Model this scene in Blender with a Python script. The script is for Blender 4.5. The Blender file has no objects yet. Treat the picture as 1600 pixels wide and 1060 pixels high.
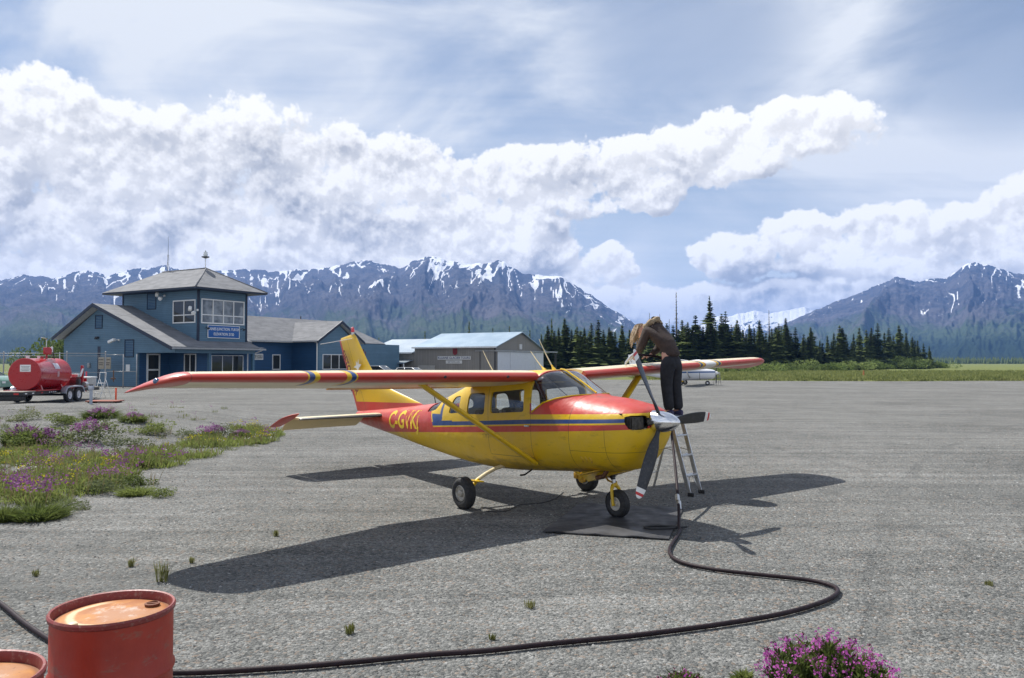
import bpy, bmesh, math, random
import numpy as np
from mathutils import Vector, Matrix, noise as mnoise
R = math.radians
random.seed(7); RNG = np.random.default_rng(7)
scene = bpy.context.scene
col = scene.collection

# ---------------------------------------------------------------- camera
FPX, CAMH, HOR = 1215.0, 2.036, 566.0          # focal length in px of the 1600 px wide photo, eye height, horizon row
cam_d = bpy.data.cameras.new('camera'); cam = bpy.data.objects.new('camera', cam_d); col.objects.link(cam)
cam_d.sensor_fit = 'HORIZONTAL'; cam_d.sensor_width = 36.0; cam_d.lens = 36.0 * FPX / 1600.0
cam_d.clip_start = 0.05; cam_d.clip_end = 30000
PITCH = math.atan((HOR - 530.0) / FPX)
cam.location = (0, 0, CAMH); cam.rotation_euler = (math.pi / 2 + PITCH, 0, 0)
scene.camera = cam

# ---------------------------------------------------------------- colour management
scene.view_settings.view_transform = 'Standard'; scene.view_settings.look = 'None'
scene.view_settings.gamma = 1.0; scene.view_settings.use_curve_mapping = False
scene.view_settings.exposure = 0.4
scene.cycles.max_bounces = 8; scene.cycles.diffuse_bounces = 3; scene.cycles.glossy_bounces = 4
scene.cycles.transparent_max_bounces = 16; scene.cycles.volume_bounces = 0
scene.cycles.sample_clamp_indirect = 4.0

# ---------------------------------------------------------------- sun
SUN_V = Vector((-0.56, 0.60, 0.0)); SUN_EL = R(54.5)      # front left of the camera, high
SUN_V = Vector((-0.70, 0.714, 0.0)).normalized() * math.cos(SUN_EL) + Vector((0, 0, math.sin(SUN_EL)))
sun_d = bpy.data.lights.new('sun', 'SUN'); sun = bpy.data.objects.new('sun', sun_d); col.objects.link(sun)
sun_d.energy = 5.0; sun_d.angle = R(0.5); sun_d.color = (1.0, 0.965, 0.90)
sun.rotation_euler = SUN_V.to_track_quat('Z', 'Y').to_euler()

# ---------------------------------------------------------------- node expressions
NT = None
def _sock(v): return v.s if isinstance(v, X) else v
def nmath(op, a, b=None, c=None, clamp=False):
    n = NT.nodes.new('ShaderNodeMath'); n.operation = op; n.use_clamp = clamp
    for i, v in enumerate((a, b, c)):
        if v is None: continue
        v = _sock(v)
        if isinstance(v, (int, float)): n.inputs[i].default_value = v
        else: NT.links.new(v, n.inputs[i])
    return X(n.outputs[0])
class X:
    def __init__(self, s): self.s = s
    def __add__(a, b): return nmath('ADD', a, b)
    __radd__ = __add__
    def __sub__(a, b): return nmath('SUBTRACT', a, b)
    def __rsub__(a, b): return nmath('SUBTRACT', b, a)
    def __mul__(a, b): return nmath('MULTIPLY', a, b)
    __rmul__ = __mul__
    def __truediv__(a, b): return nmath('DIVIDE', a, b)
    def __gt__(a, b): return nmath('GREATER_THAN', a, b)
    def __lt__(a, b): return nmath('LESS_THAN', a, b)
def clamp01(a): return nmath('ADD', a, 0.0, clamp=True)
def vmax(a, b): return nmath('MAXIMUM', a, b)
def vmin(a, b): return nmath('MINIMUM', a, b)
def vabs(a): return nmath('ABSOLUTE', a)
def power(a, b): return nmath('POWER', a, b)
def sstep(a, lo, hi, o0=0.0, o1=1.0, mode='SMOOTHSTEP'):
    n = NT.nodes.new('ShaderNodeMapRange'); n.interpolation_type = mode
    vals = [a, lo, hi, o0, o1]
    for i, v in enumerate(vals):
        v = _sock(v)
        if isinstance(v, (int, float)): n.inputs[i].default_value = v
        else: NT.links.new(v, n.inputs[i])
    return X(n.outputs[0])
def lin(a, lo, hi, o0=0.0, o1=1.0): return sstep(a, lo, hi, o0, o1, 'LINEAR')
def mixc(f, a, b, mode='MIX'):
    n = NT.nodes.new('ShaderNodeMix'); n.data_type = 'RGBA'; n.blend_type = mode; n.clamp_factor = True
    for i, v in ((0, f), (6, a), (7, b)):
        v = _sock(v)
        if isinstance(v, (int, float)): n.inputs[i].default_value = v if i == 0 else (v, v, v, 1)
        elif isinstance(v, tuple): n.inputs[i].default_value = (*v[:3], 1)
        else: NT.links.new(v, n.inputs[i])
    return X(n.outputs[2])
def ramp(f, stops):
    n = NT.nodes.new('ShaderNodeValToRGB'); NT.links.new(_sock(f), n.inputs[0])
    e = n.color_ramp.elements
    while len(e) < len(stops): e.new(0.5)
    for k, (p, c) in enumerate(stops):
        e[k].position = p; e[k].color = (*c, 1) if isinstance(c, tuple) else (c, c, c, 1)
    return X(n.outputs[0])
def coords(kind='Object'):
    n = NT.nodes.new('ShaderNodeTexCoord'); return X(n.outputs[kind])
def wpos():
    n = NT.nodes.new('ShaderNodeNewGeometry'); return X(n.outputs['Position'])
def sep(v):
    n = NT.nodes.new('ShaderNodeSeparateXYZ'); NT.links.new(_sock(v), n.inputs[0]); return [X(o) for o in n.outputs]
def comb(x, y, z=0.0):
    n = NT.nodes.new('ShaderNodeCombineXYZ')
    for i, v in enumerate((x, y, z)):
        v = _sock(v)
        if isinstance(v, (int, float)): n.inputs[i].default_value = v
        else: NT.links.new(v, n.inputs[i])
    return X(n.outputs[0])
def mapv(v, scale=(1, 1, 1), loc=(0, 0, 0), rot=(0, 0, 0)):
    n = NT.nodes.new('ShaderNodeMapping'); NT.links.new(_sock(v), n.inputs[0])
    n.inputs['Location'].default_value = loc; n.inputs['Rotation'].default_value = rot; n.inputs['Scale'].default_value = scale
    return X(n.outputs[0])
def noise(v, scale=5.0, detail=4.0, rough=0.55, lac=2.0, dist=0.0, out=0, dim='3D', typ='FBM'):
    n = NT.nodes.new('ShaderNodeTexNoise'); n.noise_dimensions = dim; n.noise_type = typ
    NT.links.new(_sock(v), n.inputs['Vector'])
    n.inputs['Scale'].default_value = scale; n.inputs['Detail'].default_value = detail
    n.inputs['Roughness'].default_value = rough; n.inputs['Lacunarity'].default_value = lac; n.inputs['Distortion'].default_value = dist
    return X(n.outputs[out])
def voro(v, scale=5.0, feature='F1', out='Distance', rand=1.0, dim='3D', detail=0.0, rough=0.5, smooth=None):
    n = NT.nodes.new('ShaderNodeTexVoronoi'); n.feature = feature; n.voronoi_dimensions = dim
    NT.links.new(_sock(v), n.inputs['Vector']); n.inputs['Scale'].default_value = scale
    if 'Randomness' in n.inputs: n.inputs['Randomness'].default_value = rand
    if detail: n.inputs['Detail'].default_value = detail; n.inputs['Roughness'].default_value = rough
    if smooth is not None and 'Smoothness' in n.inputs: n.inputs['Smoothness'].default_value = smooth
    return X(n.outputs[out])
def bump(h, strength=0.5, dist=0.01):
    n = NT.nodes.new('ShaderNodeBump'); NT.links.new(_sock(h), n.inputs['Height'])
    n.inputs['Strength'].default_value = strength; n.inputs['Distance'].default_value = dist
    return X(n.outputs[0])
def attr(name, out='Fac'):
    n = NT.nodes.new('ShaderNodeAttribute'); n.attribute_name = name; return X(n.outputs[out])
def objrand():
    n = NT.nodes.new('ShaderNodeObjectInfo'); return X(n.outputs['Random'])
def principled(name, fn):
    """fn() returns {input name: value or expression}; extra key 'disp' unused"""
    global NT
    m = bpy.data.materials.new(name); m.use_nodes = True; NT = m.node_tree; NT.nodes.clear()
    o = NT.nodes.new('ShaderNodeOutputMaterial'); p = NT.nodes.new('ShaderNodeBsdfPrincipled')
    NT.links.new(p.outputs[0], o.inputs[0])
    for k, v in fn().items():
        v = _sock(v)
        if isinstance(v, bpy.types.NodeSocket): NT.links.new(v, p.inputs[k])
        elif isinstance(v, tuple): p.inputs[k].default_value = (*v[:3], 1)
        else: p.inputs[k].default_value = v
    return m
def simple(name, c, rough=0.5, metal=0.0, var=0.12, scale=6.0, coat=0.0, bumps=0.0, dirt=None, spec=0.5):
    """paint, plastic or metal with a slight mottling of tone and gloss, never a flat value"""
    def f():
        co = coords('Object'); n = noise(co, scale, 5, 0.6)
        cc = mixc(sstep(n, 0.3, 0.7), tuple(x * (1 - var) for x in c), tuple(min(1, x * (1 + var)) for x in c))
        if dirt: cc = mixc(sstep(noise(co, scale * 2.3, 6, 0.7), 0.5, 0.75) * dirt[1], cc, dirt[0])
        d = {'Base Color': cc, 'Roughness': lin(noise(co, scale * 3, 3), 0.3, 0.7, max(0, rough - 0.07), min(1, rough + 0.09)), 'Metallic': metal, 'Specular IOR Level': spec}
        if coat: d['Coat Weight'] = coat; d['Coat Roughness'] = 0.08
        if bumps: d['Normal'] = bump(noise(co, scale * 6, 5, 0.6), 0.3, bumps)
        return d
    return principled(name, f)

# ---------------------------------------------------------------- world: Nishita sky with procedural cumulus and cirrus
def px_dir(px, py):
    """azimuth (from +Y towards +X) and elevation of a direction seen in the photograph"""
    a = (px - 800) / FPX; u = (530 - py) / FPX
    d = Vector((a, math.cos(PITCH) - u * math.sin(PITCH), math.sin(PITCH) + u * math.cos(PITCH))).normalized()
    return math.atan2(d.x, d.y), math.asin(d.z)
CUMULUS = [  # centre x, centre y, half width, half height, weight
    (50, 205, 175, 85, .95), (-60, 300, 230, 150, 1.0), (150, 330, 240, 120, 1.0), (330, 300, 190, 110, 1.05), (375, 205, 100, 55, .62),
    (470, 330, 200, 120, 1.0), (610, 300, 140, 80, .9), (640, 370, 220, 90, 1.0), (810, 385, 110, 55, .85), (300, 405, 420, 75, 1.0),
    (820, 285, 95, 62, 1.0), (925, 280, 110, 66, 1.0), (1040, 262, 115, 58, .95), (1150, 225, 110, 55, .9), (1245, 190, 90, 48, .9), (1330, 195, 90, 42, .5),
    (1035, 312, 45, 26, .7),
    (1165, 404, 78, 36, .9), (1250, 385, 95, 52, 1.0), (1370, 378, 125, 58, 1.0), (1490, 375, 120, 55, 1.0), (1610, 350, 90, 66, 1.0), (1760, 350, 160, 70, .9),
    (940, 410, 62, 27, .72), (975, 462, 80, 36, .85), (1075, 478, 90, 42, .85), (1215, 470, 120, 28, .8), (1330, 455, 120, 26, .75), (1540, 440, 200, 26, .7), (770, 455, 200, 40, .8)]
world = bpy.data.worlds.new('World'); scene.world = world; world.use_nodes = True
NT = world.node_tree; NT.nodes.clear()
def make_cloud_group():
    global NT
    keep = NT
    g = bpy.data.node_groups.new('cumulus_density', 'ShaderNodeTree')
    g.interface.new_socket('P', in_out='INPUT', socket_type='NodeSocketVector')
    g.interface.new_socket('D', in_out='OUTPUT', socket_type='NodeSocketFloat')
    g.interface.new_socket('S', in_out='OUTPUT', socket_type='NodeSocketFloat')
    NT = g
    gi = g.nodes.new('NodeGroupInput'); go = g.nodes.new('NodeGroupOutput')
    P = X(gi.outputs[0]); ax, el, _ = sep(P)
    wob = noise(P, 5.0, 4, 0.6, out=1); wx, wy, _ = sep(wob)
    bx = ax + (wx - 0.5) * 0.10; be = el + (wy - 0.5) * 0.075
    m = None
    for cx, cy, rx, ry, w in CUMULUS:
        a0, e0 = px_dir(cx, cy)
        a1, _e = px_dir(cx + rx, cy); _a, e1 = px_dir(cx, cy - ry)
        dx = (bx - a0) * (1.0 / abs(a1 - a0)); dy = (be - e0) * (1.0 / abs(e1 - e0))
        q = (1.0 - (dx * dx + dy * dy) * 0.62) * w
        m = q if m is None else nmath('SMOOTH_MAX', m, q, 0.18)
    # unseen cumulus beyond the frame, kept sparse to lower the fill light
    side = vmax(sstep(vabs(ax), 0.72, 0.95), sstep(el, 0.50, 0.75))
    gen = (noise(mapv(P, (1.0, 1.9, 1.0)), 2.6, 3, 0.5) - 0.5) * 5.0 - 0.75 - sstep(el, 0.45, 1.3) * 0.9
    m = vmax(m, -1.0); m = m + (gen - m) * side
    big = noise(mapv(P, (1, 1.25, 1)), 9.0, 9, 0.60, dist=0.25)
    puff = voro(P, 17.0, 'F1', detail=4.0, rough=0.62)
    puff2 = voro(mapv(P, (1, 1, 1), (3.1, 1.7, 0.4)), 42.0, 'F1', detail=3.0, rough=0.6)
    q = (big - 0.5) * 1.5 + (0.40 - puff) * 0.85 + (0.40 - puff2) * 0.28
    D = clamp01(m + 0.45) * 1.22 - 0.27 + q * 0.60
    D = D - sstep(m, -0.10, -0.50) * 0.9
    g.links.new(_sock(D), go.inputs[0])
    S = clamp01(m + 0.45) * 0.8 + (noise(mapv(P, (1, 1.3, 1), (2, 5, 0)), 8.0, 6, 0.52, dist=0.35) - 0.5) * 2.6 + (0.4 - voro(P, 15.0, 'F1', detail=1.0, rough=0.5)) * 0.55
    g.links.new(_sock(S), go.inputs[1])
    NT = keep
    return g
CG = make_cloud_group()
def density(v):
    n = NT.nodes.new('ShaderNodeGroup'); n.node_tree = CG; NT.links.new(_sock(v), n.inputs[0]); return X(n.outputs[0]), X(n.outputs[1])
dirv = coords('Generated'); dx_, dy_, dz_ = sep(dirv); up_ = sstep(dz_, -0.02, 0.03)
AZ = nmath('ARCTAN2', dx_, dy_); EL = nmath('ARCSINE', nmath('MINIMUM', nmath('MAXIMUM', dz_, -1.0), 1.0))
P0 = comb(AZ, EL, 0.0)
D0, S0 = density(P0); D1, S1 = density(comb(AZ - 0.005, EL + 0.010, 0.0)); D2, S2 = density(comb(AZ - 0.014, EL + 0.040, 0.0))
alpha = sstep(D0, 0.0, 0.19) * up_
relief = vmin(vmax((D0 - D1) * 1.0, -0.10), 0.20)
broad = (S0 - S2) * 0.20 + (S0 - S1) * 0.30
bank = sstep(S2, 0.35, 1.35)                            # how much cloud stands towards the sun
lum = 0.845 + relief + broad - bank * 0.24 + sstep(D0, 0.30, 0.02) * 0.10
lum = vmin(vmax(lum, 0.42), 1.04)
ccol = mixc(sstep(lum, 0.42, 0.85), (0.93, 0.95, 1.0), (1.0, 0.985, 0.965))
cl = NT.nodes.new('ShaderNodeVectorMath'); cl.operation = 'SCALE'; NT.links.new(_sock(ccol), cl.inputs[0]); lowb = 1.0 + sstep(EL, 0.24, 0.03) * 0.22
NT.links.new(_sock(lum * lowb), cl.inputs['Scale'])
# cirrus veil, streaked and fanned out, drawn on a plane high above
inv = 1.0 / 1.0
den = vmax(dz_ + 0.06, 0.06)
CP = comb(dx_ / den, dy_ / den, 0.0)
c1 = noise(mapv(CP, (0.30, 1.15, 1), (0.35, 0.15, 0), (0, 0, R(-22))), 1.0, 7, 0.62, dist=0.7)
c2 = noise(mapv(CP, (0.9, 5.0, 1), (2, 4, 0), (0, 0, R(-30))), 1.0, 6, 0.65, dist=0.5)
c3 = noise(mapv(P0, (1.0, 2.1, 1), (0.4, 0.1, 0), (0, 0, R(8))), 2.4, 6, 0.55, dist=0.6)
veil = clamp01(sstep(c3, 0.36, 0.62) * 0.85 + (c1 - 0.42) * 1.0 + (c2 - 0.5) * 0.35)
a_gap0, e_gap0 = px_dir(1080, 60); a_gap1, e_gap1 = px_dir(1590, 60); a_gap2, e_gap2 = px_dir(1150, 380)
def hole(a0, e0, ra, re):
    u = (AZ - a0) * (1 / ra); v = (EL - e0) * (1 / re); return sstep(u * u + v * v, 1.0, 0.0)
veil = veil * (1.0 - hole(a_gap0, e_gap0, 0.20, 0.12) * 0.8) * (1.0 - hole(a_gap1, e_gap1, 0.17, 0.15) * 0.85) * (1.0 - hole(a_gap2, e_gap2, 0.30, 0.10) * 0.5)
veil = clamp01(veil * (1.0 - sstep(EL, 0.5, 1.1) * 0.7) + sstep(EL, 0.34, 0.0) * 0.42 + 0.20) * up_  # veil thinned high overhead, out of view, to lower the fill light
sky = NT.nodes.new('ShaderNodeTexSky'); sky.sky_type = 'NISHITA'; sky.sun_disc = False
sky.sun_elevation = SUN_EL; sky.sun_rotation = math.atan2(SUN_V.x, SUN_V.y)
sky.altitude = 600; sky.air_density = 1.0; sky.dust_density = 0.6; sky.ozone_density = 1.2
bg = NT.nodes.new('ShaderNodeBackground'); NT.links.new(sky.outputs[0], bg.inputs[0]); bg.inputs[1].default_value = 0.079
bv = NT.nodes.new('ShaderNodeBackground'); bv.inputs[0].default_value = (0.83, 0.865, 0.91, 1); NT.links.new(_sock(lowb * 0.83), bv.inputs[1])
bc = NT.nodes.new('ShaderNodeBackground'); NT.links.new(cl.outputs[0], bc.inputs[0]); bc.inputs[1].default_value = 0.90
mx = NT.nodes.new('ShaderNodeMixShader'); mx2 = NT.nodes.new('ShaderNodeMixShader'); wo = NT.nodes.new('ShaderNodeOutputWorld')
NT.links.new(_sock(veil), mx.inputs[0]); NT.links.new(bg.outputs[0], mx.inputs[1]); NT.links.new(bv.outputs[0], mx.inputs[2])
NT.links.new(_sock(alpha), mx2.inputs[0]); NT.links.new(mx.outputs[0], mx2.inputs[1]); NT.links.new(bc.outputs[0], mx2.inputs[2])
NT.links.new(mx2.outputs[0], wo.inputs[0])
world.cycles.sampling_method = 'MANUAL'; world.cycles.sample_map_resolution = 512

# ---------------------------------------------------------------- mesh helpers
def link(o): col.objects.link(o); return o
def tag(o, label=None, cat=None, group=None, kind=None):
    if label: o['label'] = label
    if cat: o['category'] = cat
    if group: o['group'] = group
    if kind: o['kind'] = kind
    return o
def thing(name, label, cat, loc=(0, 0, 0), rz=0.0, group=None):
    o = bpy.data.objects.new(name, None); o.location = loc; o.rotation_euler = (0, 0, rz); link(o)
    o.empty_display_size = 0.1
    return tag(o, label, cat, group)
def setmat(me, m):
    for x in (m if isinstance(m, (list, tuple)) else [m]): me.materials.append(x)
def mobj(name, me, parent=None, loc=(0, 0, 0), rot=(0, 0, 0), scale=(1, 1, 1)):
    o = bpy.data.objects.new(name, me); o.location = loc; o.rotation_euler = rot; o.scale = scale; link(o)
    if parent is not None: o.parent = parent
    return o
def fast_mesh(name, V, F, mat, smooth=False, attrs=None, mi=None):
    """V (n,3) array, F (m,k) int array or list of arrays"""
    me = bpy.data.meshes.new(name)
    V = np.asarray(V, np.float32)
    Fs = F if isinstance(F, list) else [F]
    Fs = [np.asarray(f, np.int32) for f in Fs if len(f)]
    loops = np.concatenate([f.ravel() for f in Fs]); tot = np.concatenate([np.full(len(f), f.shape[1], np.int32) for f in Fs])
    start = np.concatenate([[0], np.cumsum(tot)[:-1]]).astype(np.int32)
    me.vertices.add(len(V)); me.vertices.foreach_set('co', V.ravel())
    me.loops.add(len(loops)); me.loops.foreach_set('vertex_index', loops)
    me.polygons.add(len(tot)); me.polygons.foreach_set('loop_start', start)
    if smooth: me.polygons.foreach_set('use_smooth', np.ones(len(tot), bool))
    setmat(me, mat)
    if mi is not None: me.polygons.foreach_set('material_index', np.asarray(mi, np.int32))
    for k, (dom, arr) in (attrs or {}).items():
        a = me.attributes.new(k, 'FLOAT', dom); a.data.foreach_set('value', np.asarray(arr, np.float32))
    me.update(calc_edges=True); me.validate()
    return me
def frame_of(d, up=Vector((0, 0, 1))):
    d = Vector(d).normalized()
    if abs(d.dot(up)) > 0.98: up = Vector((0, 1, 0))
    s = d.cross(up).normalized(); return s, s.cross(d).normalized(), d
class MB:
    def __init__(self): self.v = []; self.f = []; self.sm = []
    def add(self, V, F, smooth=False):
        n = len(self.v); self.v += [tuple(p) for p in V]; self.f += [tuple(i + n for i in f) for f in F]; self.sm += [smooth] * len(F); return self
    def box(self, c, s, rz=0.0, M=None, bev=0.0):
        x, y, z = s[0] / 2, s[1] / 2, s[2] / 2
        if bev:
            b = min(bev, x, y, z)
            bm = bmesh.new(); bmesh.ops.create_cube(bm, size=1)
            for q in bm.verts: q.co = Vector((q.co.x * 2 * x, q.co.y * 2 * y, q.co.z * 2 * z))
            bmesh.ops.bevel(bm, geom=bm.edges[:], offset=b, segments=2, affect='EDGES', profile=0.6)
            V = [q.co.copy() for q in bm.verts]; bm.verts.index_update(); F = [[q.index for q in f.verts] for f in bm.faces]; bm.free()
        else:
            V = [Vector((i * x, j * y, k * z)) for i in (-1, 1) for j in (-1, 1) for k in (-1, 1)]
            F = [(0, 1, 3, 2), (4, 6, 7, 5), (0, 4, 5, 1), (2, 3, 7, 6), (0, 2, 6, 4), (1, 5, 7, 3)]
        if M is None: M = Matrix.Rotation(rz, 4, 'Z')
        T = Matrix.Translation(Vector(c)) @ M
        return self.add([T @ q for q in V], F, bool(bev))
    def boxes(self, p0, p1, bev=0.0):
        c = [(a + b) / 2 for a, b in zip(p0, p1)]; s = [abs(b - a) for a, b in zip(p0, p1)]; return self.box(c, s, bev=bev)
    def tube(self, pts, r, seg=12, caps=True, flat=None, smooth=True):
        pts = [Vector(p) for p in pts]; n = len(pts)
        rs = r if isinstance(r, (list, tuple)) else [r] * n
        V = []; F = []; s_prev = None
        for i, p in enumerate(pts):
            d = (pts[min(i + 1, n - 1)] - pts[max(i - 1, 0)])
            if s_prev is None: s, u, dd = frame_of(d)
            else:
                dd = d.normalized(); s = (s_prev - dd * s_prev.dot(dd)).normalized(); u = s.cross(dd)
            s_prev = s
            for k in range(seg):
                a = 2 * math.pi * k / seg
                V.append(p + s * math.cos(a) * rs[i] + u * math.sin(a) * rs[i] * (flat or 1.0))
        for i in range(n - 1):
            for k in range(seg):
                k2 = (k + 1) % seg; F.append((i * seg + k, i * seg + k2, (i + 1) * seg + k2, (i + 1) * seg + k))
        self.add(V, F, smooth)
        if caps:
            self.add(V[:seg], [tuple(range(seg))[::-1]]); self.add(V[-seg:], [tuple(range(seg))])
        return self
    def cyl(self, p0, p1, r0, r1=None, seg=16, caps=True, smooth=True):
        return self.tube([p0, p1], [r0, r0 if r1 is None else r1], seg, caps, smooth=smooth)
    def lathe(self, prof, o=(0, 0, 0), axis=(0, 0, 1), seg=32, smooth=True):
        """prof: (radius, distance along the axis)"""
        s, u, d = frame_of(axis); o = Vector(o); V = []; F = []
        for r, h in prof:
            for k in range(seg):
                a = 2 * math.pi * k / seg; V.append(o + d * h + (s * math.cos(a) + u * math.sin(a)) * max(r, 1e-4))
        for i in range(len(prof) - 1):
            for k in range(seg):
                k2 = (k + 1) % seg; F.append((i * seg + k, i * seg + k2, (i + 1) * seg + k2, (i + 1) * seg + k))
        return self.add(V, F, smooth)
    def prism(self, poly, axis, a, b):
        """poly in the two other axes (in xyz order), extruded along axis from a to b"""
        def P(q, t):
            q = list(q); q.insert(axis, t); return Vector(q)
        n = len(poly); V = [P(q, a) for q in poly] + [P(q, b) for q in poly]
        F = [tuple(range(n))[::-1], tuple(range(n, 2 * n))] + [(i, (i + 1) % n, (i + 1) % n + n, i + n) for i in range(n)]
        return self.add(V, F)
    def loft(self, secs, close=True, caps=True, smooth=True):
        m = len(secs[0]); V = [p for s in secs for p in s]; F = []
        for i in range(len(secs) - 1):
            for k in range(m if close else m - 1):
                k2 = (k + 1) % m; F.append((i * m + k, i * m + k2, (i + 1) * m + k2, (i + 1) * m + k))
        self.add(V, F, smooth)
        if caps: self.add(secs[0], [tuple(range(m))[::-1]], smooth); self.add(secs[-1], [tuple(range(m))], smooth)
        return self
    def mesh(self, name, mat, weld=True, bevel=0.0, fix=True):
        me = bpy.data.meshes.new(name); me.from_pydata(self.v, [], self.f)
        me.polygons.foreach_set('use_smooth', self.sm)
        bm = bmesh.new(); bm.from_mesh(me)
        if weld: bmesh.ops.remove_doubles(bm, verts=bm.verts[:], dist=1e-5)
        if fix: bmesh.ops.recalc_face_normals(bm, faces=bm.faces[:])
        if bevel:
            es = [e for e in bm.edges if len(e.link_faces) == 2 and e.calc_face_angle(0) > 0.6]
            bmesh.ops.bevel(bm, geom=es, offset=bevel, segments=1, affect='EDGES', clamp_overlap=True)
        for e in bm.edges:
            e.smooth = not (len(e.link_faces) == 2 and e.calc_face_angle(0) > 0.7)
        bm.to_mesh(me); bm.free(); setmat(me, mat); return me
    def build(self, name, mat, parent=None, loc=(0, 0, 0), rot=(0, 0, 0), scale=(1, 1, 1), **k):
        return mobj(name, self.mesh(name, mat, **k), parent, loc, rot, scale)
def text_mesh(txt, h, sx=1.0, extrude=0.003, align='CENTER', bold=0.0):
    cu = bpy.data.curves.new('lettering', 'FONT'); cu.body = txt; cu.size = h / 0.70; cu.align_x = align; cu.align_y = 'CENTER'
    cu.extrude = extrude; cu.offset = bold; cu.resolution_u = 3
    o = bpy.data.objects.new('t', cu); link(o)
    me = bpy.data.meshes.new_from_object(o.evaluated_get(bpy.context.evaluated_depsgraph_get()))
    bpy.data.objects.remove(o)
    for v in me.vertices: v.co.x *= sx
    return me
def bake(o, mods):
    """apply modifiers (list of (type, dict)) and give back the finished mesh"""
    for t, d in mods:
        m = o.modifiers.new(t.lower(), t)
        for k, v in d.items(): setattr(m, k, v)
    dg = bpy.context.evaluated_depsgraph_get(); dg.update()
    return bpy.data.meshes.new_from_object(o.evaluated_get(dg), preserve_all_data_layers=True, depsgraph=dg)
# ================================================================ SETTING: ground, grass field, hills, haze
def gravel():
    w = wpos(); x, y, z = sep(w)
    big = noise(w, 0.22, 5, 0.6); mid = noise(w, 1.7, 5, 0.65); fine = noise(w, 26.0, 4, 0.7)
    cell = voro(w, 34.0, 'F1', out='Color'); cr, cg, cb = sep(cell)
    cell2 = voro(w, 75.0, 'F1', out='Color'); c2r, c2g, c2b = sep(cell2)
    tone = (cr - 0.5) * 0.36 + (c2r - 0.5) * 0.34 + (fine - 0.5) * 0.7 + (mid - 0.5) * 0.42 + (big - 0.5) * 0.55
    def arc(cx, cy, rad, w, gap=1.7):
        d = nmath('SQRT', (x - cx) * (x - cx) + (y - cy) * (y - cy)) - rad + (noise(w_, 0.35, 2) - 0.5) * 0.5
        return sstep(vabs(vabs(d) - gap / 2), w, w * 0.35)
    w_ = w
    arcs = clamp01(arc(-30, -60, 88, .16) + arc(5, 75, 52, .15) + arc(60, -20, 62, .16) + arc(-60, 10, 66, .15) + arc(20, -70, 80.2, .13) + arc(90, 60, 82, .17) + arc(-4, 60, 50.1, .10, 1.4))
    arcs = arcs * sstep(noise(w, .5, 4, .6), .38, .6)
    tracks = noise(mapv(w, (0.12, 3.0, 1), (0, 0, 0), (0, 0, R(4))), 1.0, 5, 0.6)
    tracks2 = noise(mapv(w, (0.10, 1.7, 1), (5, 2, 0), (0, 0, R(-32))), 1.0, 5, 0.6)
    tone = tone + (tracks - 0.5) * 0.55 + (tracks2 - 0.5) * 0.30
    base = ramp(tone + 0.5, [(0.0, (0.038, 0.041, 0.041)), (0.33, (0.104, 0.107, 0.103)), (0.5, (0.156, 0.158, 0.150)), (0.68, (0.210, 0.211, 0.200)), (1.0, (0.38, 0.38, 0.37))])
    base = mixc(sstep(cb, 0.86, 0.94) * 0.5, base, (0.26, 0.19, 0.14))
    base = mixc(sstep(noise(w, 0.11, 4, 0.6), 0.50, 0.70) * 0.5, base, (0.188, 0.187, 0.174))
    base = mixc(arcs * 0.30, base, (0.092, 0.094, 0.091)); base = mixc(sstep(noise(mapv(w, (.5, 1.0, 1), (7, 3, 0)), .30, 5, .62), .55, .68) * .55, base, (0.122, 0.124, 0.119))
    h = arcs * -1.2 + voro(w, 34.0, 'F1') * -0.9 + voro(w, 75.0, 'F1') * -0.5 + fine * 0.5 + mid * 0.8
    return {'Base Color': base, 'Roughness': 0.95, 'Normal': bump(h, 0.85, 0.022), 'Specular IOR Level': 0.2}
M_GRAVEL = principled('gravel', gravel)
def grassland():
    w = wpos()
    a = noise(w, 0.25, 6, 0.65); b = noise(w, 1.4, 5, 0.7); c = noise(mapv(w, (0.06, 0.5, 1)), 1.0, 5, 0.6)
    base = ramp(a * 0.45 + b * 0.3 + c * 0.25, [(0.30, (0.085, 0.105, 0.03)), (0.45, (0.125, 0.15, 0.045)), (0.56, (0.175, 0.19, 0.065)), (0.72, (0.24, 0.225, 0.11))])
    return {'Base Color': base, 'Roughness': 0.95, 'Normal': bump(b * 0.6 + noise(w, 7, 4, 0.7), 1.0, 0.12), 'Specular IOR Level': 0.15}
M_GRASSLAND = principled('grassland', grassland)

# the ground sheet: one sheet to beyond the hills, with finer cells near the camera
def grid_sheet(xs, ys, zf):
    Xg, Yg = np.meshgrid(xs, ys); Z = zf(Xg, Yg); V = np.stack([Xg.ravel(), Yg.ravel(), Z.ravel()], 1)
    n = len(xs); m = len(ys); i = np.arange(m - 1)[:, None] * n + np.arange(n - 1)[None, :]
    i = i.ravel(); return V, np.stack([i, i + 1, i + n + 1, i + n], 1)
def mound(X_, Y_):
    """low gravel berm on the left, and the lightest swell elsewhere"""
    wob = 1.6 * np.sin(X_ * 0.55 + 1.0) + 0.8 * np.sin(X_ * 1.3 + Y_ * 0.3)
    t = np.clip((Y_ - 16.5 - wob) / 5.0, 0, 1); t = t * t * (3 - 2 * t)
    b = 1 - np.clip((Y_ - 29) / 8.0, 0, 1); b = b * b * (3 - 2 * b)
    e = 1 - np.clip((X_ + 8.5 + 0.16 * (Y_ - 18)) / 4.0 + 0.5, 0, 1); e = e * e * (3 - 2 * e)
    return 0.40 * t * b * e * (1 + 0.25 * np.sin(X_ * 1.1) * np.cos(Y_ * 0.9)) 
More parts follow.
